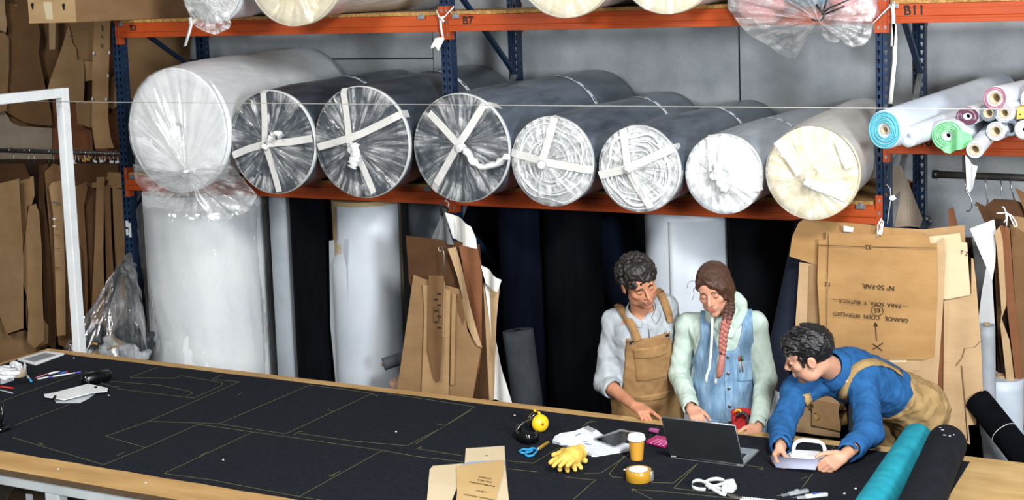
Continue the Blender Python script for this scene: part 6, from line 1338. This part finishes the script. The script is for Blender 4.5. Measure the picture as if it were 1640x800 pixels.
# ------------------------------------------------------------------ man in the grey shirt, pointing
def man_pointing():
    pel = V(-2.93, 6.98, .93); neck = atY(1029, 500, 6.87); H = Frame(atY(1023, 452, 6.76), V(.66, -.50, -.56), V(-.02, -.42, .90)); k = 1.06
    rs = atY(985, 514, 6.88); ls = atY(1064, 490, 6.97); T = Frame(pel, V(.60, -.80, 0), neck-pel)
    re = atY(969, 612, 6.82); rw = atY(1016, 650, 6.60); le = ls+V(.03, .13, -.28); lw = le+V(-.05, -.04, -.24)
    lo = (-3.35, 6.35, .0); hi = (-2.45, 7.25, 1.76)
    t = thing('person', 'man in a grey shirt and tan bib overalls pointing at the table', 'person', (pel.x, pel.y, 0))
    B = Field(lo, hi, .0045); head(B, H, k); B.cone(H.p(0, -.03, -.05), neck, .054, .058, .03)
    B.cone(pel, neck-T.u*.08, .085, .095, .04, sq=(T.s, 1.45)); B.cone(neck-T.u*.095, rs-T.u*.03, .046, .034, .02); B.cone(neck-T.u*.095, ls-T.u*.03, .046, .034, .02)
    B.cone(rs-T.u*.02, re, .036, .036, .02); B.cone(re, rw, .040, .026, .015); B.cone(ls, le, .042, .036, .02); B.cone(le, lw, .038, .026, .015)
    kn = atY(1041, 664, 6.53); tip = atY(1059, 681, 6.44); d = (kn-rw)
    hand_(B, rw, d, V(-.2, .25, -1), V(0, 0, 1).cross(d), ((.05, .10, .08), (.75, .9, .5), (.85, 1.0, .5), (.9, 1.0, .5)), 1.0, th_curl=.25)
    hand_(B, lw, V(.05, -.3, -1), V(-1, 0, 0), V(0, -1, 0), ((.3, .4, .3),)*4)
    legs(B, T, pel-T.u*.02, 0, r=(.075, .055, .042))
    o = B.obj('body', skin('skin_warm', '#b57a5c', '#c68c6d'), t)
    colour(o, H, [((0, .09*k, -.0665*k), (.022*k, .03, .013*k), '#a85c50', .75), ((0, .06*k, -.085*k), (.06*k, .07, .045*k), '#8a6a58', .32), ((0, .112*k, -.025*k), (.016*k, .03, .02*k), '#c07a66', .4)])
    hm = M('hair_curly', '#120e0c', '#2b2421', scale=60, rough=.45, bump=.004, bscale=120, c3='#1c1715'); brows(H, k, hm, t, B)
    # curly hair
    G = Field(tuple(H.o-V(.17, .17, .17)), tuple(H.o+V(.17, .17, .2)), .0035)
    G.ell(H.p(0, -.018*k, .046*k), [.086*k, .106*k, .092*k], H.ax(), .01); G.ell(H.p(0, .035*k, .09*k), [.07*k, .055*k, .045*k], H.ax(), .02)
    for i in range(170):
        a = rnd.uniform(0, 2*PI); b = rnd.uniform(-.15, 1); q = math.sqrt(max(0, 1-b*b)); c = H.p(.090*k*q*math.cos(a), -.015*k+.106*k*q*math.sin(a), .046*k+.094*k*b); G.ell(c, [.0135, .0135, .0135], k=.004)
    G.cutell(H.p(0, .105*k, -.035*k), [.066*k, .072*k, .082*k], H.ax(), .008); G.clip(lambda X_, Y_, Z_: -(H.loc(X_, Y_, Z_)[2]+.055*k-.25*np.maximum(0, H.loc(X_, Y_, Z_)[1])))
    for q in (-1, 1): G.cutell(H.p(q*.085*k, -.002, -.012*k), [.022, .024, .032], H.ax(), .004)
    G.noise(.0022, 170, 3); G.obj('hair', hm, t, 0)
    # shirt
    S = Field((-3.3, 6.55, .80), (-2.5, 7.25, 1.56), .005)
    S.cone(pel, neck-T.u*.12, .108, .118, .05, sq=(T.s, 1.42)); S.cone(neck-T.u*.065, rs, .072, .064, .05); S.cone(neck-T.u*.065, ls, .072, .064, .05); S.cone(neck-T.u*.06, neck+T.u*.0, .085, .068, .03)
    el = re.lerp(rw, .30); S.cone(rs, re, .064, .058, .03); S.cone(re, el, .058, .052, .02); S.cone(el-(rw-re)*.06, el, .057, .056, .006)
    S.cone(ls, le, .062, .056, .03); S.cone(le, le.lerp(lw, .3), .056, .052, .02)
    S.cutend(el, (rw-re), .10); S.cutcone(re.lerp(rw, .22), rw, .044, .04); S.cutcone(neck-T.u*.01, H.p(0, -.03, -.03), .062, .062); S.noise(.0035, 38, 2); S.noise(.0015, 95, 5)
    sm = fabric('grey_chambray', '#8f969b', '#adb3b7', scale=20); S.obj('shirt', sm, t, 2)
    # collar: two leaves round the neck, open in front
    m = MB(); vs = []; fs = []; nu = (H.p(0, -.03, -.05)-neck).normalized(); fr = Frame(neck+nu*.012, T.f, nu); n_ = 30
    for j, (r, z) in enumerate(((.068, .032), (.073, .034), (.090, .004), (.094, -.010))):
        for i in range(n_+1): a = math.radians(112+316*i/n_); dip = -.035*max(0, math.cos(a-PI/2))**2; vs.append(fr.p(r*math.cos(a)*1.04, r*math.sin(a)*1.1+.004, z+dip))
    for j in range(3):
        for i in range(n_): fs.append((j*(n_+1)+i, j*(n_+1)+i+1, (j+1)*(n_+1)+i+1, (j+1)*(n_+1)+i))
    m.add(vs, fs, True); c = m.obj('collar', sm, t); sd = c.modifiers.new('s', 'SOLIDIFY'); sd.thickness = .004
    # placket line and buttons
    m = MB(); pts = [surf(S, T.p(.0, .35, u), -T.f, .4)+T.f*.0015 for u in (.30, .34, .38, .42, .45)]; m.ribbon(pts, tuple(T.s), .006, .001); m.obj('placket', M('shirt_shadow', '#4c5257', rough=.9), t)
    # overalls
    O = Field((-3.3, 6.55, .0), (-2.5, 7.25, 1.56), .006)
    O.cone(pel, neck-T.u*.12, .117, .127, .05, sq=(T.s, 1.43)); O.cone(neck-T.u*.065, rs, .078, .070, .05); O.cone(neck-T.u*.065, ls, .078, .070, .05); O.cone(neck-T.u*.06, neck, .09, .073, .03)
    O.noise(.003, 38, 2); U = O.copy(0)
    bw = lambda u: .125-.10*(u-.05)*0
    def reg(s_, f_, u_):
        bib = np.maximum(np.maximum(np.abs(s_)-(.150-.10*np.maximum(u_-.05, 0)), u_-(.385)), -f_+.0)
        low = u_-.03+.0*s_
        st = np.maximum(np.maximum(np.abs(np.abs(s_)-.097-.38*np.maximum(u_-.33, 0)*(f_ > 0)-.05*(f_ <= 0))-.021, -(u_-.33)), -(f_+.5))
        back = np.maximum(np.maximum(np.abs(s_)-(.14-.15*np.maximum(u_-.05, 0)), u_-.30), f_)
        return np.minimum(np.minimum(bib, low), back)
    O.clip(lambda X_, Y_, Z_: reg(*T.loc(X_, Y_, Z_)))
    legs(O, T, pel-T.u*.02, 0, r=(.108, .082, .072)); O.noise(.0012, 80, 4)
    ov = O.obj('overalls', tan_d, t, 1)
    strap_px(U, [(1022, 545), (1014, 524), (1004, 507), (994, 494), (987, 489)], .042, tan_d, 'strap', ov, y0=6.3)
    strap_px(U, [(1073, 516), (1069, 499), (1064, 484), (1058, 469), (1053, 461)], .042, tan_d, 'strap', ov, y0=6.3)
    # bib pocket with flap, waist band, buckles
    def patch(nm, s0, s1, u0, u1, off, sk=0):
        G = U.copy(off); G.clip(lambda X_, Y_, Z_: (lambda s_, f_, u_: np.maximum(np.maximum(np.maximum(s0-s_, s_-s1), np.maximum(u0+sk*s_-u_, u_-u1-sk*s_)), -f_))(*T.loc(X_, Y_, Z_))); return G.obj(nm, tan_d, ov, 1)
    patch('pocket', -.085, .085, .14, .29, .006); patch('pocket_flap', -.09, .09, .275, .335, .012, .0); patch('waistband', -.16, .16, .015, .05, .006)
    patch('side_pocket', -.165, -.10, -.16, -.03, .006)
    for q in (-1, 1):
        p = surf(U, T.p(q*.098, .4, .372), -T.f, .4); button(p+T.f*.003, T.f, .011, copper, ov); m = MB(); pts = [p+T.f*.006+T.s*a+T.u*b for a, b in ((-.014, .022), (-.014, .002), (-.006, -.008), (.006, -.008), (.014, .002), (.014, .022))]; m.tube(pts, .002, 6, closed=True); m.obj('buckle', steelb, ov)
    p = surf(U, T.p(-.14, .4, -.06), -T.f, .5); button(p+T.f*.004, T.f, .009, copper, ov)
    shoes(T, pel, t)
man_pointing()
# ------------------------------------------------------------------ woman with the braid
def woman():
    pel = V(-2.47, 6.98, .90); neck = atY(1163, 503, 6.90); H = Frame(atY(1144, 463, 6.80), V(.08, -.90, -.34), V(-.12, -.24, .95)); k = 1.03
    rs = atY(1103, 520, 6.93); ls = atY(1209, 518, 6.95); T = Frame(pel, V(.33, -.94, 0), neck-pel)
    re = atY(1088, 600, 6.94); rw = atY(1107, 654, 6.64); le = atY(1226, 608, 6.92); lw = atY(1214, 683, 6.60)
    lo = (-2.95, 6.3, 0); hi = (-2.0, 7.25, 1.76)
    t = thing('person', 'woman in a denim dress over a mint hoodie with a long braid', 'person', (pel.x, pel.y, 0))
    B = Field(lo, hi, .0045); head(B, H, k, False); B.cone(H.p(0, -.03, -.05), neck, .046, .05, .03)
    B.cone(pel, neck-T.u*.08, .085, .085, .04, sq=(T.s, 1.4)); B.cone(neck-T.u*.095, rs-T.u*.015, .045, .038, .02); B.cone(neck-T.u*.095, ls-T.u*.015, .045, .038, .02)
    B.cone(rs, re, .038, .032, .02); B.cone(re, rw, .034, .022, .015); B.cone(ls, le, .038, .032, .02); B.cone(le, lw, .034, .022, .015)
    d = atY(1124, 678, 6.52)-rw; hand_(B, rw, d, V(.0, .35, -1), V(0, 0, 1).cross(d), ((.35, .55, .3), (.45, .6, .35), (.5, .6, .35), (.6, .6, .4)), .95, th_curl=.3)
    d = V(-.02, -.10, -.045); tips = hand_(B, lw, d, V(-.6, .1, -.8), V(-.8, -.3, .3), ((.8, 1.1, .6), (.95, 1.2, .6), (1.0, 1.2, .6), (1.0, 1.2, .6)), .95, th_curl=.35)
    legs(B, T, pel-T.u*.02, 0, r=(.075, .055, .042))
    o = B.obj('body', skin('skin_rosy', '#c08a70', '#d09b80'), t)
    colour(o, H, [((0, .09*k, -.0665*k), (.022*k, .03, .013*k), '#a4504e', .8), ((.045, .06*k, -.03*k), (.03, .04, .03), '#c98272', .35), ((-.045, .06*k, -.03*k), (.03, .04, .03), '#c98272', .35), ((.031*k, .085, .004), (.02, .03, .014), '#9a6a58', .45), ((-.031*k, .085, .004), (.02, .03, .014), '#9a6a58', .45)])  # last two tints are shading painted on the eyelids
    hm = M('hair_brown', '#2e1c14', '#5d3c29', scale=26, rough=.38, bump=.003, bscale=60, stretch=(6, 6, .8), c3='#43291c'); brows(H, k, hm, t, B, th=.0035)
    G = Field(tuple(H.o-V(.17, .17, .2)), tuple(H.o+V(.17, .17, .2)), .0035)
    G.ell(H.p(0, -.020*k, .040*k), [.086*k, .106*k, .096*k], H.ax(), .01); G.ell(H.p(.02, -.05, -.03), [.07, .06, .06], H.ax(), .03)
    G.ell(H.p(0, .032, .060), [.074, .074, .046], H.ax(), .015)
    G.cutell(H.p(-.018, .112*k, -.044*k), [.055*k, .072*k, .116*k], H.ax(), .006)
    G.clip(lambda X_, Y_, Z_: (lambda s_, f_, u_: np.where(s_ > .03, -.125-u_, -.065-u_+.2*np.maximum(0, f_)))(*H.loc(X_, Y_, Z_))); G.cutell(H.p(-.085*k, -.0, -.014*k), [.02, .024, .03], H.ax(), .004)
    # hair swept from the parting across the forehead towards the braid
    for i in range(7):
        ps = [(-.050+.002*i, .100-.001*i), (-.015+.004*i, .095-.0030*i), (.020+.003*i, .080-.0055*i), (.048+.001*i, .050-.0065*i), (.067, .010-.006*i)]
        q = [surf(B, H.p(a, .2, c), -H.f, .25)+H.f*.003 for a, c in ps]+[H.p(.080, .030-.002*i, -.055), H.p(.083, .018, -.105)]
        for a, b in zip(q, q[1:]): G.cone(a, b, .0085, .0085, .005)
    G.ell(H.p(.074, -.005, .0), (.026, .055, .055), H.ax(), .015); G.ell(H.p(.075, .0, -.05), (.018, .035, .04), H.ax(), .015)
    G.ell(H.p(.062, .034, .024), (.026, .046, .038), H.ax(), .012)
    for i in range(2):
        q = [surf(B, H.p(a, .2, c), -H.f, .25)+H.f*.003 for a, c in ((-.045-.004*i, .080-.006*i), (-.060-.002*i, .055-.008*i), (-.068, .03-.008*i))]
        for a, b in zip(q, q[1:]): G.cone(a, b, .008, .007, .005)
    G.noise(.0012, 120, 6); G.obj('hair', hm, t, 1)
    # braid: three strands plaited, brown to pink
    path = resample([atY(a, b, y) for a, b, y in ((1168, 483, 6.80), (1168, 500, 6.74), (1163, 515, 6.70), (1158, 540, 6.685), (1157, 560, 6.68), (1157, 566, 6.68))], 60, False)
    br = thing('x', None, None, (0, 0, 0)); bpy.data.objects.remove(br)
    pinkh = M('hair_pink', '#94524b', '#bd7a6e', scale=30, rough=.45, bump=.003, bscale=90, stretch=(5, 5, 1)); mixh = M('hair_auburn', '#4a2723', '#7a453d', scale=30, rough=.45, bump=.003, bscale=90)
    bparent = None
    for sidx in range(3):
        for seg, (i0, i1, mt) in enumerate(((0, 18, hm), (17, 26, mixh), (25, 60, pinkh))):
            pts = []; rr = []
            for i in range(i0, min(i1+1, 60)):
                ph = 2*PI*(i/60*4.3)+sidx*2*PI/3; w_ = .017; tp = 1-.35*(i/60); pts.append(path[i]+V(w_*math.sin(ph)*tp, -.012*math.sin(2*ph)*tp, 0)); rr.append(.0165*tp*(.9+.1*math.sin(i)))
            m = MB(); m.tube(pts, rr, 10); q = m.obj('braid_strand', mt, t)
    e = path[-1]; m = MB(); m.lathe([(.013, -.006), (.016, 0), (.013, .006)], e, (0, 0, 1), 16); m.obj('hair_tie', M('dark_band', '#2a1c1c', rough=.7), t)
    m = MB(); tail = [atY(a, b, 6.675) for a, b in ((1157, 567), (1156, 575), (1154, 588), (1152, 600), (1150, 605))]; m.tube(tail, [.012, .017, .020, .016, .006], 12); m.obj('braid_tail', M('hair_rose', '#9a5a50', '#c4887a', scale=30, rough=.45, bump=.003, bscale=90, stretch=(5, 5, 1)), t)
    for pp in (((1118, 454), (1110, 449), (1102, 452), (1100, 461)), ((1117, 458), (1110, 463), (1112, 471), (1108, 481))): m = MB(); m.tube(resample([atY(a, b, 6.72) for a, b in pp], 14, False), .0012, 4); m.obj('loose_lock', hm, t)
    # hoodie
    mint = fabric('mint_fleece', '#a9bdb1', '#c3d2c8', scale=12, bscale=160)
    S = Field((-2.9, 6.5, .85), (-2.05, 7.25, 1.58), .005)
    S.cone(pel, neck-T.u*.12, .10, .105, .05, sq=(T.s, 1.62)); S.cone(neck-T.u*.08, rs, .068, .066, .05); S.cone(neck-T.u*.08, ls, .068, .066, .05); S.cone(neck-T.u*.07, neck, .085, .07, .03)
    S.cone(rs, re, .062, .056, .02); S.cone(re, re.lerp(rw, .97), .055, .042, .02); S.cone(ls, le, .062, .056, .02); S.cone(le, le.lerp(lw, .95), .055, .042, .02)
    S.cutend(rw, rw-re, .08)
    S.cutcone(re.lerp(rw, .9), rw+(rw-re)*.3, .034, .034); S.cutcone(le.lerp(lw, .88), lw+(lw-le)*.3, .034, .034); S.cutcone(neck-T.u*.0, H.p(0, -.03, -.03), .054, .054); S.noise(.0028, 34, 8); S.noise(.0015, 90, 3); U0 = S.copy(0)
    S.obj('hoodie', mint, t, 2)
    # hood gathered round the neck
    K = Field(tuple(neck-V(.2, .2, .15)), tuple(neck+V(.2, .2, .13)), .005); fr = Frame(neck, T.f, T.u)
    for i in range(22):
        a = math.radians(118+304*i/21); a2 = math.radians(118+304*(i+1)/21); up = lambda q: .012+.045*max(0, -math.sin(q))+.01*math.cos(q); p = lambda q, r_: fr.p(r_*math.cos(q), r_*.95*math.sin(q)-.008, up(q)-.045*max(0, math.sin(q)))
        if i < 21: K.cone(p(a, .082), p(a2, .082), .024+.012*max(0, -math.sin(a)), None, .012)
    for q in (-1, 1): K.cone(fr.p(q*.075, .03, -.0), fr.p(q*.018, .098, -.075), .022, .016, .02)
    K.ell(fr.p(0, -.11, .0), (.10, .055, .05), fr.ax(), .03); K.cutcone(neck-T.u*.03, H.p(0, -.03, -.04), .056, .060); K.noise(.003, 60, 2); K.obj('hood', mint, t, 1)
    # denim dress
    den = M('denim', '#5f80a0', '#96b2c9', scale=36, rough=.85, bump=.0010, bscale=300, spec=.2, stretch=(1, 1, .22), c3='#7797b4', detail=8)
    O = Field((-2.9, 6.5, .35), (-2.05, 7.25, 1.56), .0055)
    O.cone(pel, neck-T.u*.12, .112, .117, .05, sq=(T.s, 1.60)); O.cone(neck-T.u*.08, rs, .079, .077, .05); O.cone(neck-T.u*.08, ls, .079, .077, .05); O.cone(neck-T.u*.07, neck, .09, .08, .03); O.cone(pel, pel-T.u*.4, .12, .14, .05, sq=(T.s, 1.5)); O.noise(.0028, 34, 8); U = O.copy(0)
    def reg(s_, f_, u_):
        base = np.maximum(np.abs(s_)-.21, u_-.56)
        neckcut = np.maximum((.060+.055*np.clip((u_-.27)/.2, 0, 1))-np.abs(s_), .27-u_)   # open scoop
        scoop = -np.maximum(np.abs(s_)-(.028+.050*np.sqrt(np.clip((u_-.36)/.12, 0, 1))), .36-u_)
        arm = np.abs(s_)-(.20-.068*np.clip((u_-.20)/.22, 0, 1))
        return np.maximum(np.maximum(base, np.where(f_ > -.02, scoop, -1)), arm)
    O.clip(lambda X_, Y_, Z_: reg(*T.loc(X_, Y_, Z_))); dr = O.obj('denim_dress', den, t, 1)
    def patch(nm, s0, s1, u0, u1, off, mat=den):
        G = U.copy(off); G.clip(lambda X_, Y_, Z_: (lambda s_, f_, u_: np.maximum(np.maximum(np.maximum(s0-s_, s_-s1), np.maximum(u0-u_, u_-u1)), -f_))(*T.loc(X_, Y_, Z_))); return G.obj(nm, mat, dr, 1)
    patch('button_placket', -.022, .022, -.2, .36, .005); patch('chest_pocket', .045, .135, .19, .30, .005); patch('side_pocket', -.135, -.06, -.14, -.015, .005); patch('side_pocket', .06, .14, -.14, -.015, .005)
    for u_ in (.335, .245, .155, .065, -.02): p = surf(U, T.p(0, .35, u_), -T.f, .35); button(p+T.f*.006, T.f, .010, steelb, dr)
    # drawstrings
    for pp in (((1141, 500), (1141, 520), (1139, 560), (1136, 590), (1132, 600), (1131, 612)), ((1155, 508), (1160, 530), (1152, 560), (1150, 590), (1147, 605), (1146, 614))):
        m = MB(); pts = [atY(a, b, 6.78-.028*min(1, i/1.5)-.06*(i > 1)) for i, (a, b) in enumerate(pp)]; m.ribbon(resample(pts, 20, False), (1, .3, 0), .012, .004); m.obj('drawstring', fabric('cord_white', '#ccd8d0', '#dce5df'), t)
    # pens in the chest pocket
    for q, c_ in ((.060, redp), (.074, M('green_plastic', '#1f7a3a', rough=.4))):
        p = surf(U, T.p(q, .35, .29), -T.f, .35)+T.f*.010; m = MB(); m.tube([p-T.u*.04, p+T.u*.018], .0045, 8); m.obj('pen', greypl, dr); m = MB(); m.tube([p+T.u*.0185, p+T.u*.045], .005, 8); m.obj('pen_cap', c_, dr)
    # red work gloves tucked in the pocket
    gl = thing('work_gloves', 'red and black work gloves tucked into the pocket of the denim dress', 'gloves', tuple(atY(1187, 690, 6.72)))
    g = Field(tuple(atY(1187, 672, 6.74)-V(.11, .09, .10)), tuple(atY(1187, 672, 6.74)+V(.11, .09, .09)), .0035)
    for a, b, c_, d_ in ((1176, 660, 1178, 690), (1183, 658, 1185, 691), (1191, 657, 1192, 690), (1199, 659, 1198, 688)): g.cone(atY(a, b, 6.745), atY(c_, d_, 6.72), .017, .015, .012)
    g.noise(.002, 90, 4); g.obj('knit', M('red_knit', '#9a1418', '#c02426', scale=60, rough=.8, bump=.002, bscale=200), gl)
    m = MB(); m.tube([atY(a, b, 6.70) for a, b in ((1180, 668), (1184, 662), (1190, 660), (1197, 665), (1199, 680), (1197, 690))], [.012, .014, .011, .012, .012, .01], 8, flat=.6); m.obj('rubber_cuff', M('charcoal_rubber', '#25282c', '#33373c', rough=.6), gl)
    m = MB(); m.tube([atY(a, b, 6.70) for a, b in ((1176, 660), (1180, 656), (1185, 656), (1187, 660))], .005, 6); m.obj('yellow_edge', yellow, gl)
    # pencils
    a, b = atY(1199, 706, lw.y-.105), atY(1221, 703, lw.y-.085); pc = thing('pencil', 'yellow pencil held in the woman\'s left hand', 'pencil', tuple(a)); m = MB(); m.tube([a.lerp(b, .2), b], .0045, 6); m.obj('barrel', yellow, pc); m = MB(); m.tube([a, a.lerp(b, .2)], .0045, 8); m.obj('eraser', M('eraser_pink', '#b8564c', rough=.7), pc)
    a, b = atY(1115, 675, 6.50), atY(1124, 685, 6.47); pc = thing('pencil_stub', 'short yellow pencil under the woman\'s right hand', 'pencil', tuple(a)); m = MB(); m.tube([a, b], .004, 6); m.obj('barrel', yellow, pc); m = MB(); m.lathe([(.004, 0), (.0008, .012)], b, (b-a).normalized(), 6); m.obj('tip', tube_m, pc)
    shoes(T, pel, t)
woman()
# ------------------------------------------------------------------ man in the blue shirt leaning on the table
def man_leaning():
    pel = V(-1.60, 7.08, 1.0); neck = atY(1335, 592, 6.66); H = Frame(atY(1296, 568, 6.52), V(-.93, -.22, -.33), V(-.26, -.22, .94)); k = 1.08
    rs = atY(1277, 624, 6.62); ls = atY(1381, 606, 6.72); T = Frame(pel, V(-.25, -.30, -.9), neck-pel)
    re = atY(1253, 684, 6.42); rw = atY(1250, 716, 6.22); le = atY(1392, 692, 6.44); lw = atY(1350, 731, 6.20)
    lo = (-2.25, 5.95, 0); hi = (-1.25, 7.35, 1.55)
    t = thing('person', 'man in a blue shirt and khaki braces leaning over the table reading a sheet', 'person', (pel.x, pel.y, 0))
    B = Field(lo, hi, .0045); head(B, H, k); B.cone(H.p(0, -.035, -.05), neck, .056, .060, .03)
    B.cone(pel, neck-T.u*.08, .09, .095, .04, sq=(T.s, 1.4)); B.cone(neck-T.u*.095, rs, .05, .042, .02); B.cone(neck-T.u*.095, ls, .05, .042, .02)
    B.cone(rs, re, .042, .036, .02); B.cone(re, rw, .038, .026, .015); B.cone(ls, le, .042, .036, .02); B.cone(le, lw, .038, .026, .015)
    d = atY(1238, 736, 6.13)-rw; hand_(B, rw, d, V(.9, -.1, -.3), V(.3, -.75, .6), ((.6, .7, .3), (.7, .7, .3), (.75, .7, .3), (.8, .7, .3)), 1.0, thumb_dir=V(.45, -.45, -.35), th_curl=.2)
    d = atY(1328, 743, 6.12)-lw; hand_(B, lw, d, V(-.5, .5, -.6), V(-.25, -.6, .7), ((.8, 1.1, .5), (.9, 1.1, .5), (.95, 1.1, .5), (1.0, 1.1, .5)), 1.0, thumb_dir=V(-.75, -.35, .1), th_curl=.35)
    for q in (-1, 1):
        h_ = pel+T.s*(q*.09); kn = V(h_.x, h_.y+.02, .50); B.cone(h_, kn, .075, .055, .03); B.cone(kn, V(h_.x, h_.y+.05, .09), .055, .042, .02)
    o = B.obj('body', skin('skin_fair', '#bd8a70', '#cf9c81'), t)
    colour(o, H, [((0, .09*k, -.0665*k), (.022*k, .03, .012*k), '#9d5a50', .7), ((0, .062*k, -.088*k), (.056*k, .06, .034*k), '#4a352b', .62), ((0, .1*k, -.05*k), (.03*k, .03, .010*k), '#4a352b', .55), ((0, .03, -.075*k), (.075*k, .06, .04*k), '#7d5e4c', .3)])
    hm = M('hair_black', '#0b0a0b', '#1d1b1c', scale=60, rough=.35, bump=.004, bscale=140, c3='#131213'); brows(H, k, hm, t, B, th=.0038)
    G = Field(tuple(H.o-V(.17, .17, .17)), tuple(H.o+V(.17, .17, .2)), .0035)
    G.ell(H.p(0, -.018*k, .042*k), [.084*k, .106*k, .094*k], H.ax(), .01); G.ell(H.p(0, .05*k, .085*k), [.06*k, .05*k, .036*k], H.ax(), .02)
    for i in range(110):
        a = rnd.uniform(0, 2*PI); b = rnd.uniform(-.1, 1); q = math.sqrt(max(0, 1-b*b)); c = H.p(.082*k*q*math.cos(a), -.015*k+.103*k*q*math.sin(a), .042*k+.092*k*b); e = c+(H.f*.9+H.u*.2+H.s*rnd.uniform(-.4, .4))*.024+ (c-H.o).normalized()*.006; G.cone(c, e, .009, .004, .005)
    G.cutell(H.p(0, .106*k, -.035*k), [.066*k, .070*k, .084*k], H.ax(), .006); G.clip(lambda X_, Y_, Z_: (lambda s_, f_, u_: -(u_+.045*k-.3*np.maximum(0, f_)))(*H.loc(X_, Y_, Z_)))
    for q in (-1, 1): G.cutell(H.p(q*.085*k, .0, -.010*k), [.02, .024, .034], H.ax(), .004); G.cone(H.p(q*.070*k, .032*k, .02*k), H.p(q*.069*k, .030*k, -.02*k), .009, .006, .006)
    G.noise(.0016, 150, 5); G.obj('hair', hm, t, 0)
    bs = fabric('blue_chambray', '#1b4a7a', '#2a6096', scale=16)
    S = Field((-2.2, 6.0, .85), (-1.25, 7.35, 1.5), .005)
    ch = neck.lerp(pel, .25)
    S.cone(pel-T.u*.02, ch, .122, .122, .05, sq=(T.s, 1.38)); S.cone(neck-T.u*.085, rs, .074, .066, .05); S.cone(neck-T.u*.085, ls, .082, .074, .06); S.cone(pel+T.u*.15+V(0, 0, .035), neck-T.u*.12+V(0, 0, .035), .11, .105, .05, sq=(T.s, 1.25)); S.cone(neck-T.u*.06, neck, .09, .07, .03)
    S.cone(rs, re, .068, .060, .03); S.cone(re, re.lerp(rw, .85), .060, .050, .03); S.cone(ls, le, .070, .062, .03); S.cone(le, le.lerp(lw, .72), .062, .050, .03)
    S.cone(re.lerp(rw, .70), re.lerp(rw, .86), .056, .054, .005); S.cone(le.lerp(lw, .56), le.lerp(lw, .73), .057, .055, .005)
    S.cutcone(re.lerp(rw, .80), rw+(rw-re)*.2, .040, .036); S.cutcone(le.lerp(lw, .66), lw+(lw-le)*.2, .042, .036); S.cutcone(neck+T.u*.012, H.p(0, -.035, -.03), .056, .058); S.noise(.004, 36, 5); S.noise(.002, 85, 9); U = S.copy(0)
    S.obj('shirt', bs, t, 2)
    m = MB(); vs = []; fs = []; nu = (H.p(0, -.035, -.05)-neck).normalized(); fr = Frame(neck+nu*.02, V(-.5, -.8, 0), nu); n_ = 30
    for j, (r, z) in enumerate(((.067, .036), (.073, .038), (.094, -.006), (.098, -.022))):
        for i in range(n_+1): a = math.radians(108+324*i/n_); vs.append(fr.p(r*math.cos(a)*1.04, r*math.sin(a)*1.06, z-.03*max(0, math.sin(a))**2))
    for j in range(3):
        for i in range(n_): fs.append((j*(n_+1)+i, j*(n_+1)+i+1, (j+1)*(n_+1)+i+1, (j+1)*(n_+1)+i))
    m.add(vs, fs, True); c = m.obj('collar', bs, t); sd = c.modifiers.new('s', 'SOLIDIFY'); sd.thickness = .004
    # undershirt at the throat
    m = MB(); m.tube([fr.p(.062*math.cos(a), .062*math.sin(a), -.004-.02*max(0, math.sin(a))) for a in [2*PI*i/24 for i in range(24)]], .007, 8, closed=True); m.obj('undershirt', fabric('white_jersey', '#c6c8ca', '#d8dadb'), t)
    strap_px(U, [(1352, 678), (1349, 655), (1351, 628), (1357, 607), (1368, 592), (1384, 582), (1400, 580), (1414, 583), (1430, 591), (1444, 600)], .042, khaki, 'brace', t)
    strap_px(U, [(1290, 630), (1293, 640), (1298, 650), (1306, 662), (1313, 672)], .042, khaki, 'brace', t)
    p = surf(U, atY(1358, 607, 6.2), ray(1358, 607), 1.0); dn = -Vector(ray(1358, 607)).normalized(); m = MB(); m.box((-.026, -.003, -.012), (.026, .003, .012), Matrix.Translation(p+dn*.008) @ dn.to_track_quat('-Y', 'Z').to_matrix().to_4x4()); m.obj('brace_slider', M('brass_slider', '#a08a5a', rough=.4, metal=.5), t)
    # trousers
    O = Field((-2.1, 6.55, 0), (-1.2, 7.5, 1.3), .006)
    O.cone(pel-T.u*.10, pel+T.u*.20, .136, .134, .05, sq=(T.s, 1.36))
    O.halfspace(pel+T.u*.15, T.u)
    for q in (-1, 1):
        h_ = pel+T.s*(q*.088)-T.u*.03; kn = V(h_.x, h_.y+.02, .50); O.cone(h_, kn, .118, .085, .05); O.cone(kn, V(h_.x, h_.y+.05, .09), .085, .072, .02)
    O.noise(.005, 40, 3); O.noise(.003, 80, 7); tr = O.obj('trousers', khaki, t, 1)
    q = surf(O, atY(1449, 637, 6.4), ray(1449, 637), 1.2); button(q, -Vector(ray(1449, 637)).normalized(), .010, copper, tr)
    m = MB(); m.tube([surf(O, atY(a, b, 6.4), ray(a, b), 1.3)+V(0, -.006, .002) for a, b in ((1427, 646), (1430, 652), (1438, 653), (1446, 647))], .003, 6); m.obj('cord_loop', string_m, tr)
    for q in (-1, 1):
        pass
    f2 = Frame(pel, V(-.3, -.95, 0), V(0, 0, 1)); shoes(f2, V(pel.x, pel.y+.05, 0), t)
    # sheet of paper in the hands
    pts = [atY(a, b, y) for a, b, y in ((1233, 729, 6.115), (1272, 733, 6.11), (1312, 735, 6.10), (1306, 752, 6.05), (1272, 750, 6.055), (1243, 748, 6.06))]
    m = MB(); m.add(pts, [(0, 1, 4, 5), (1, 2, 3, 4)], True); pa = m.obj('paper_sheet', M('lilac_paper', '#8e90a6', '#9fa1b5', scale=4, rough=.7)); tag(pa, 'grey lilac sheet held in both hands by the leaning man', 'paper'); sd = pa.modifiers.new('s', 'SOLIDIFY'); sd.thickness = .0006
man_leaning()
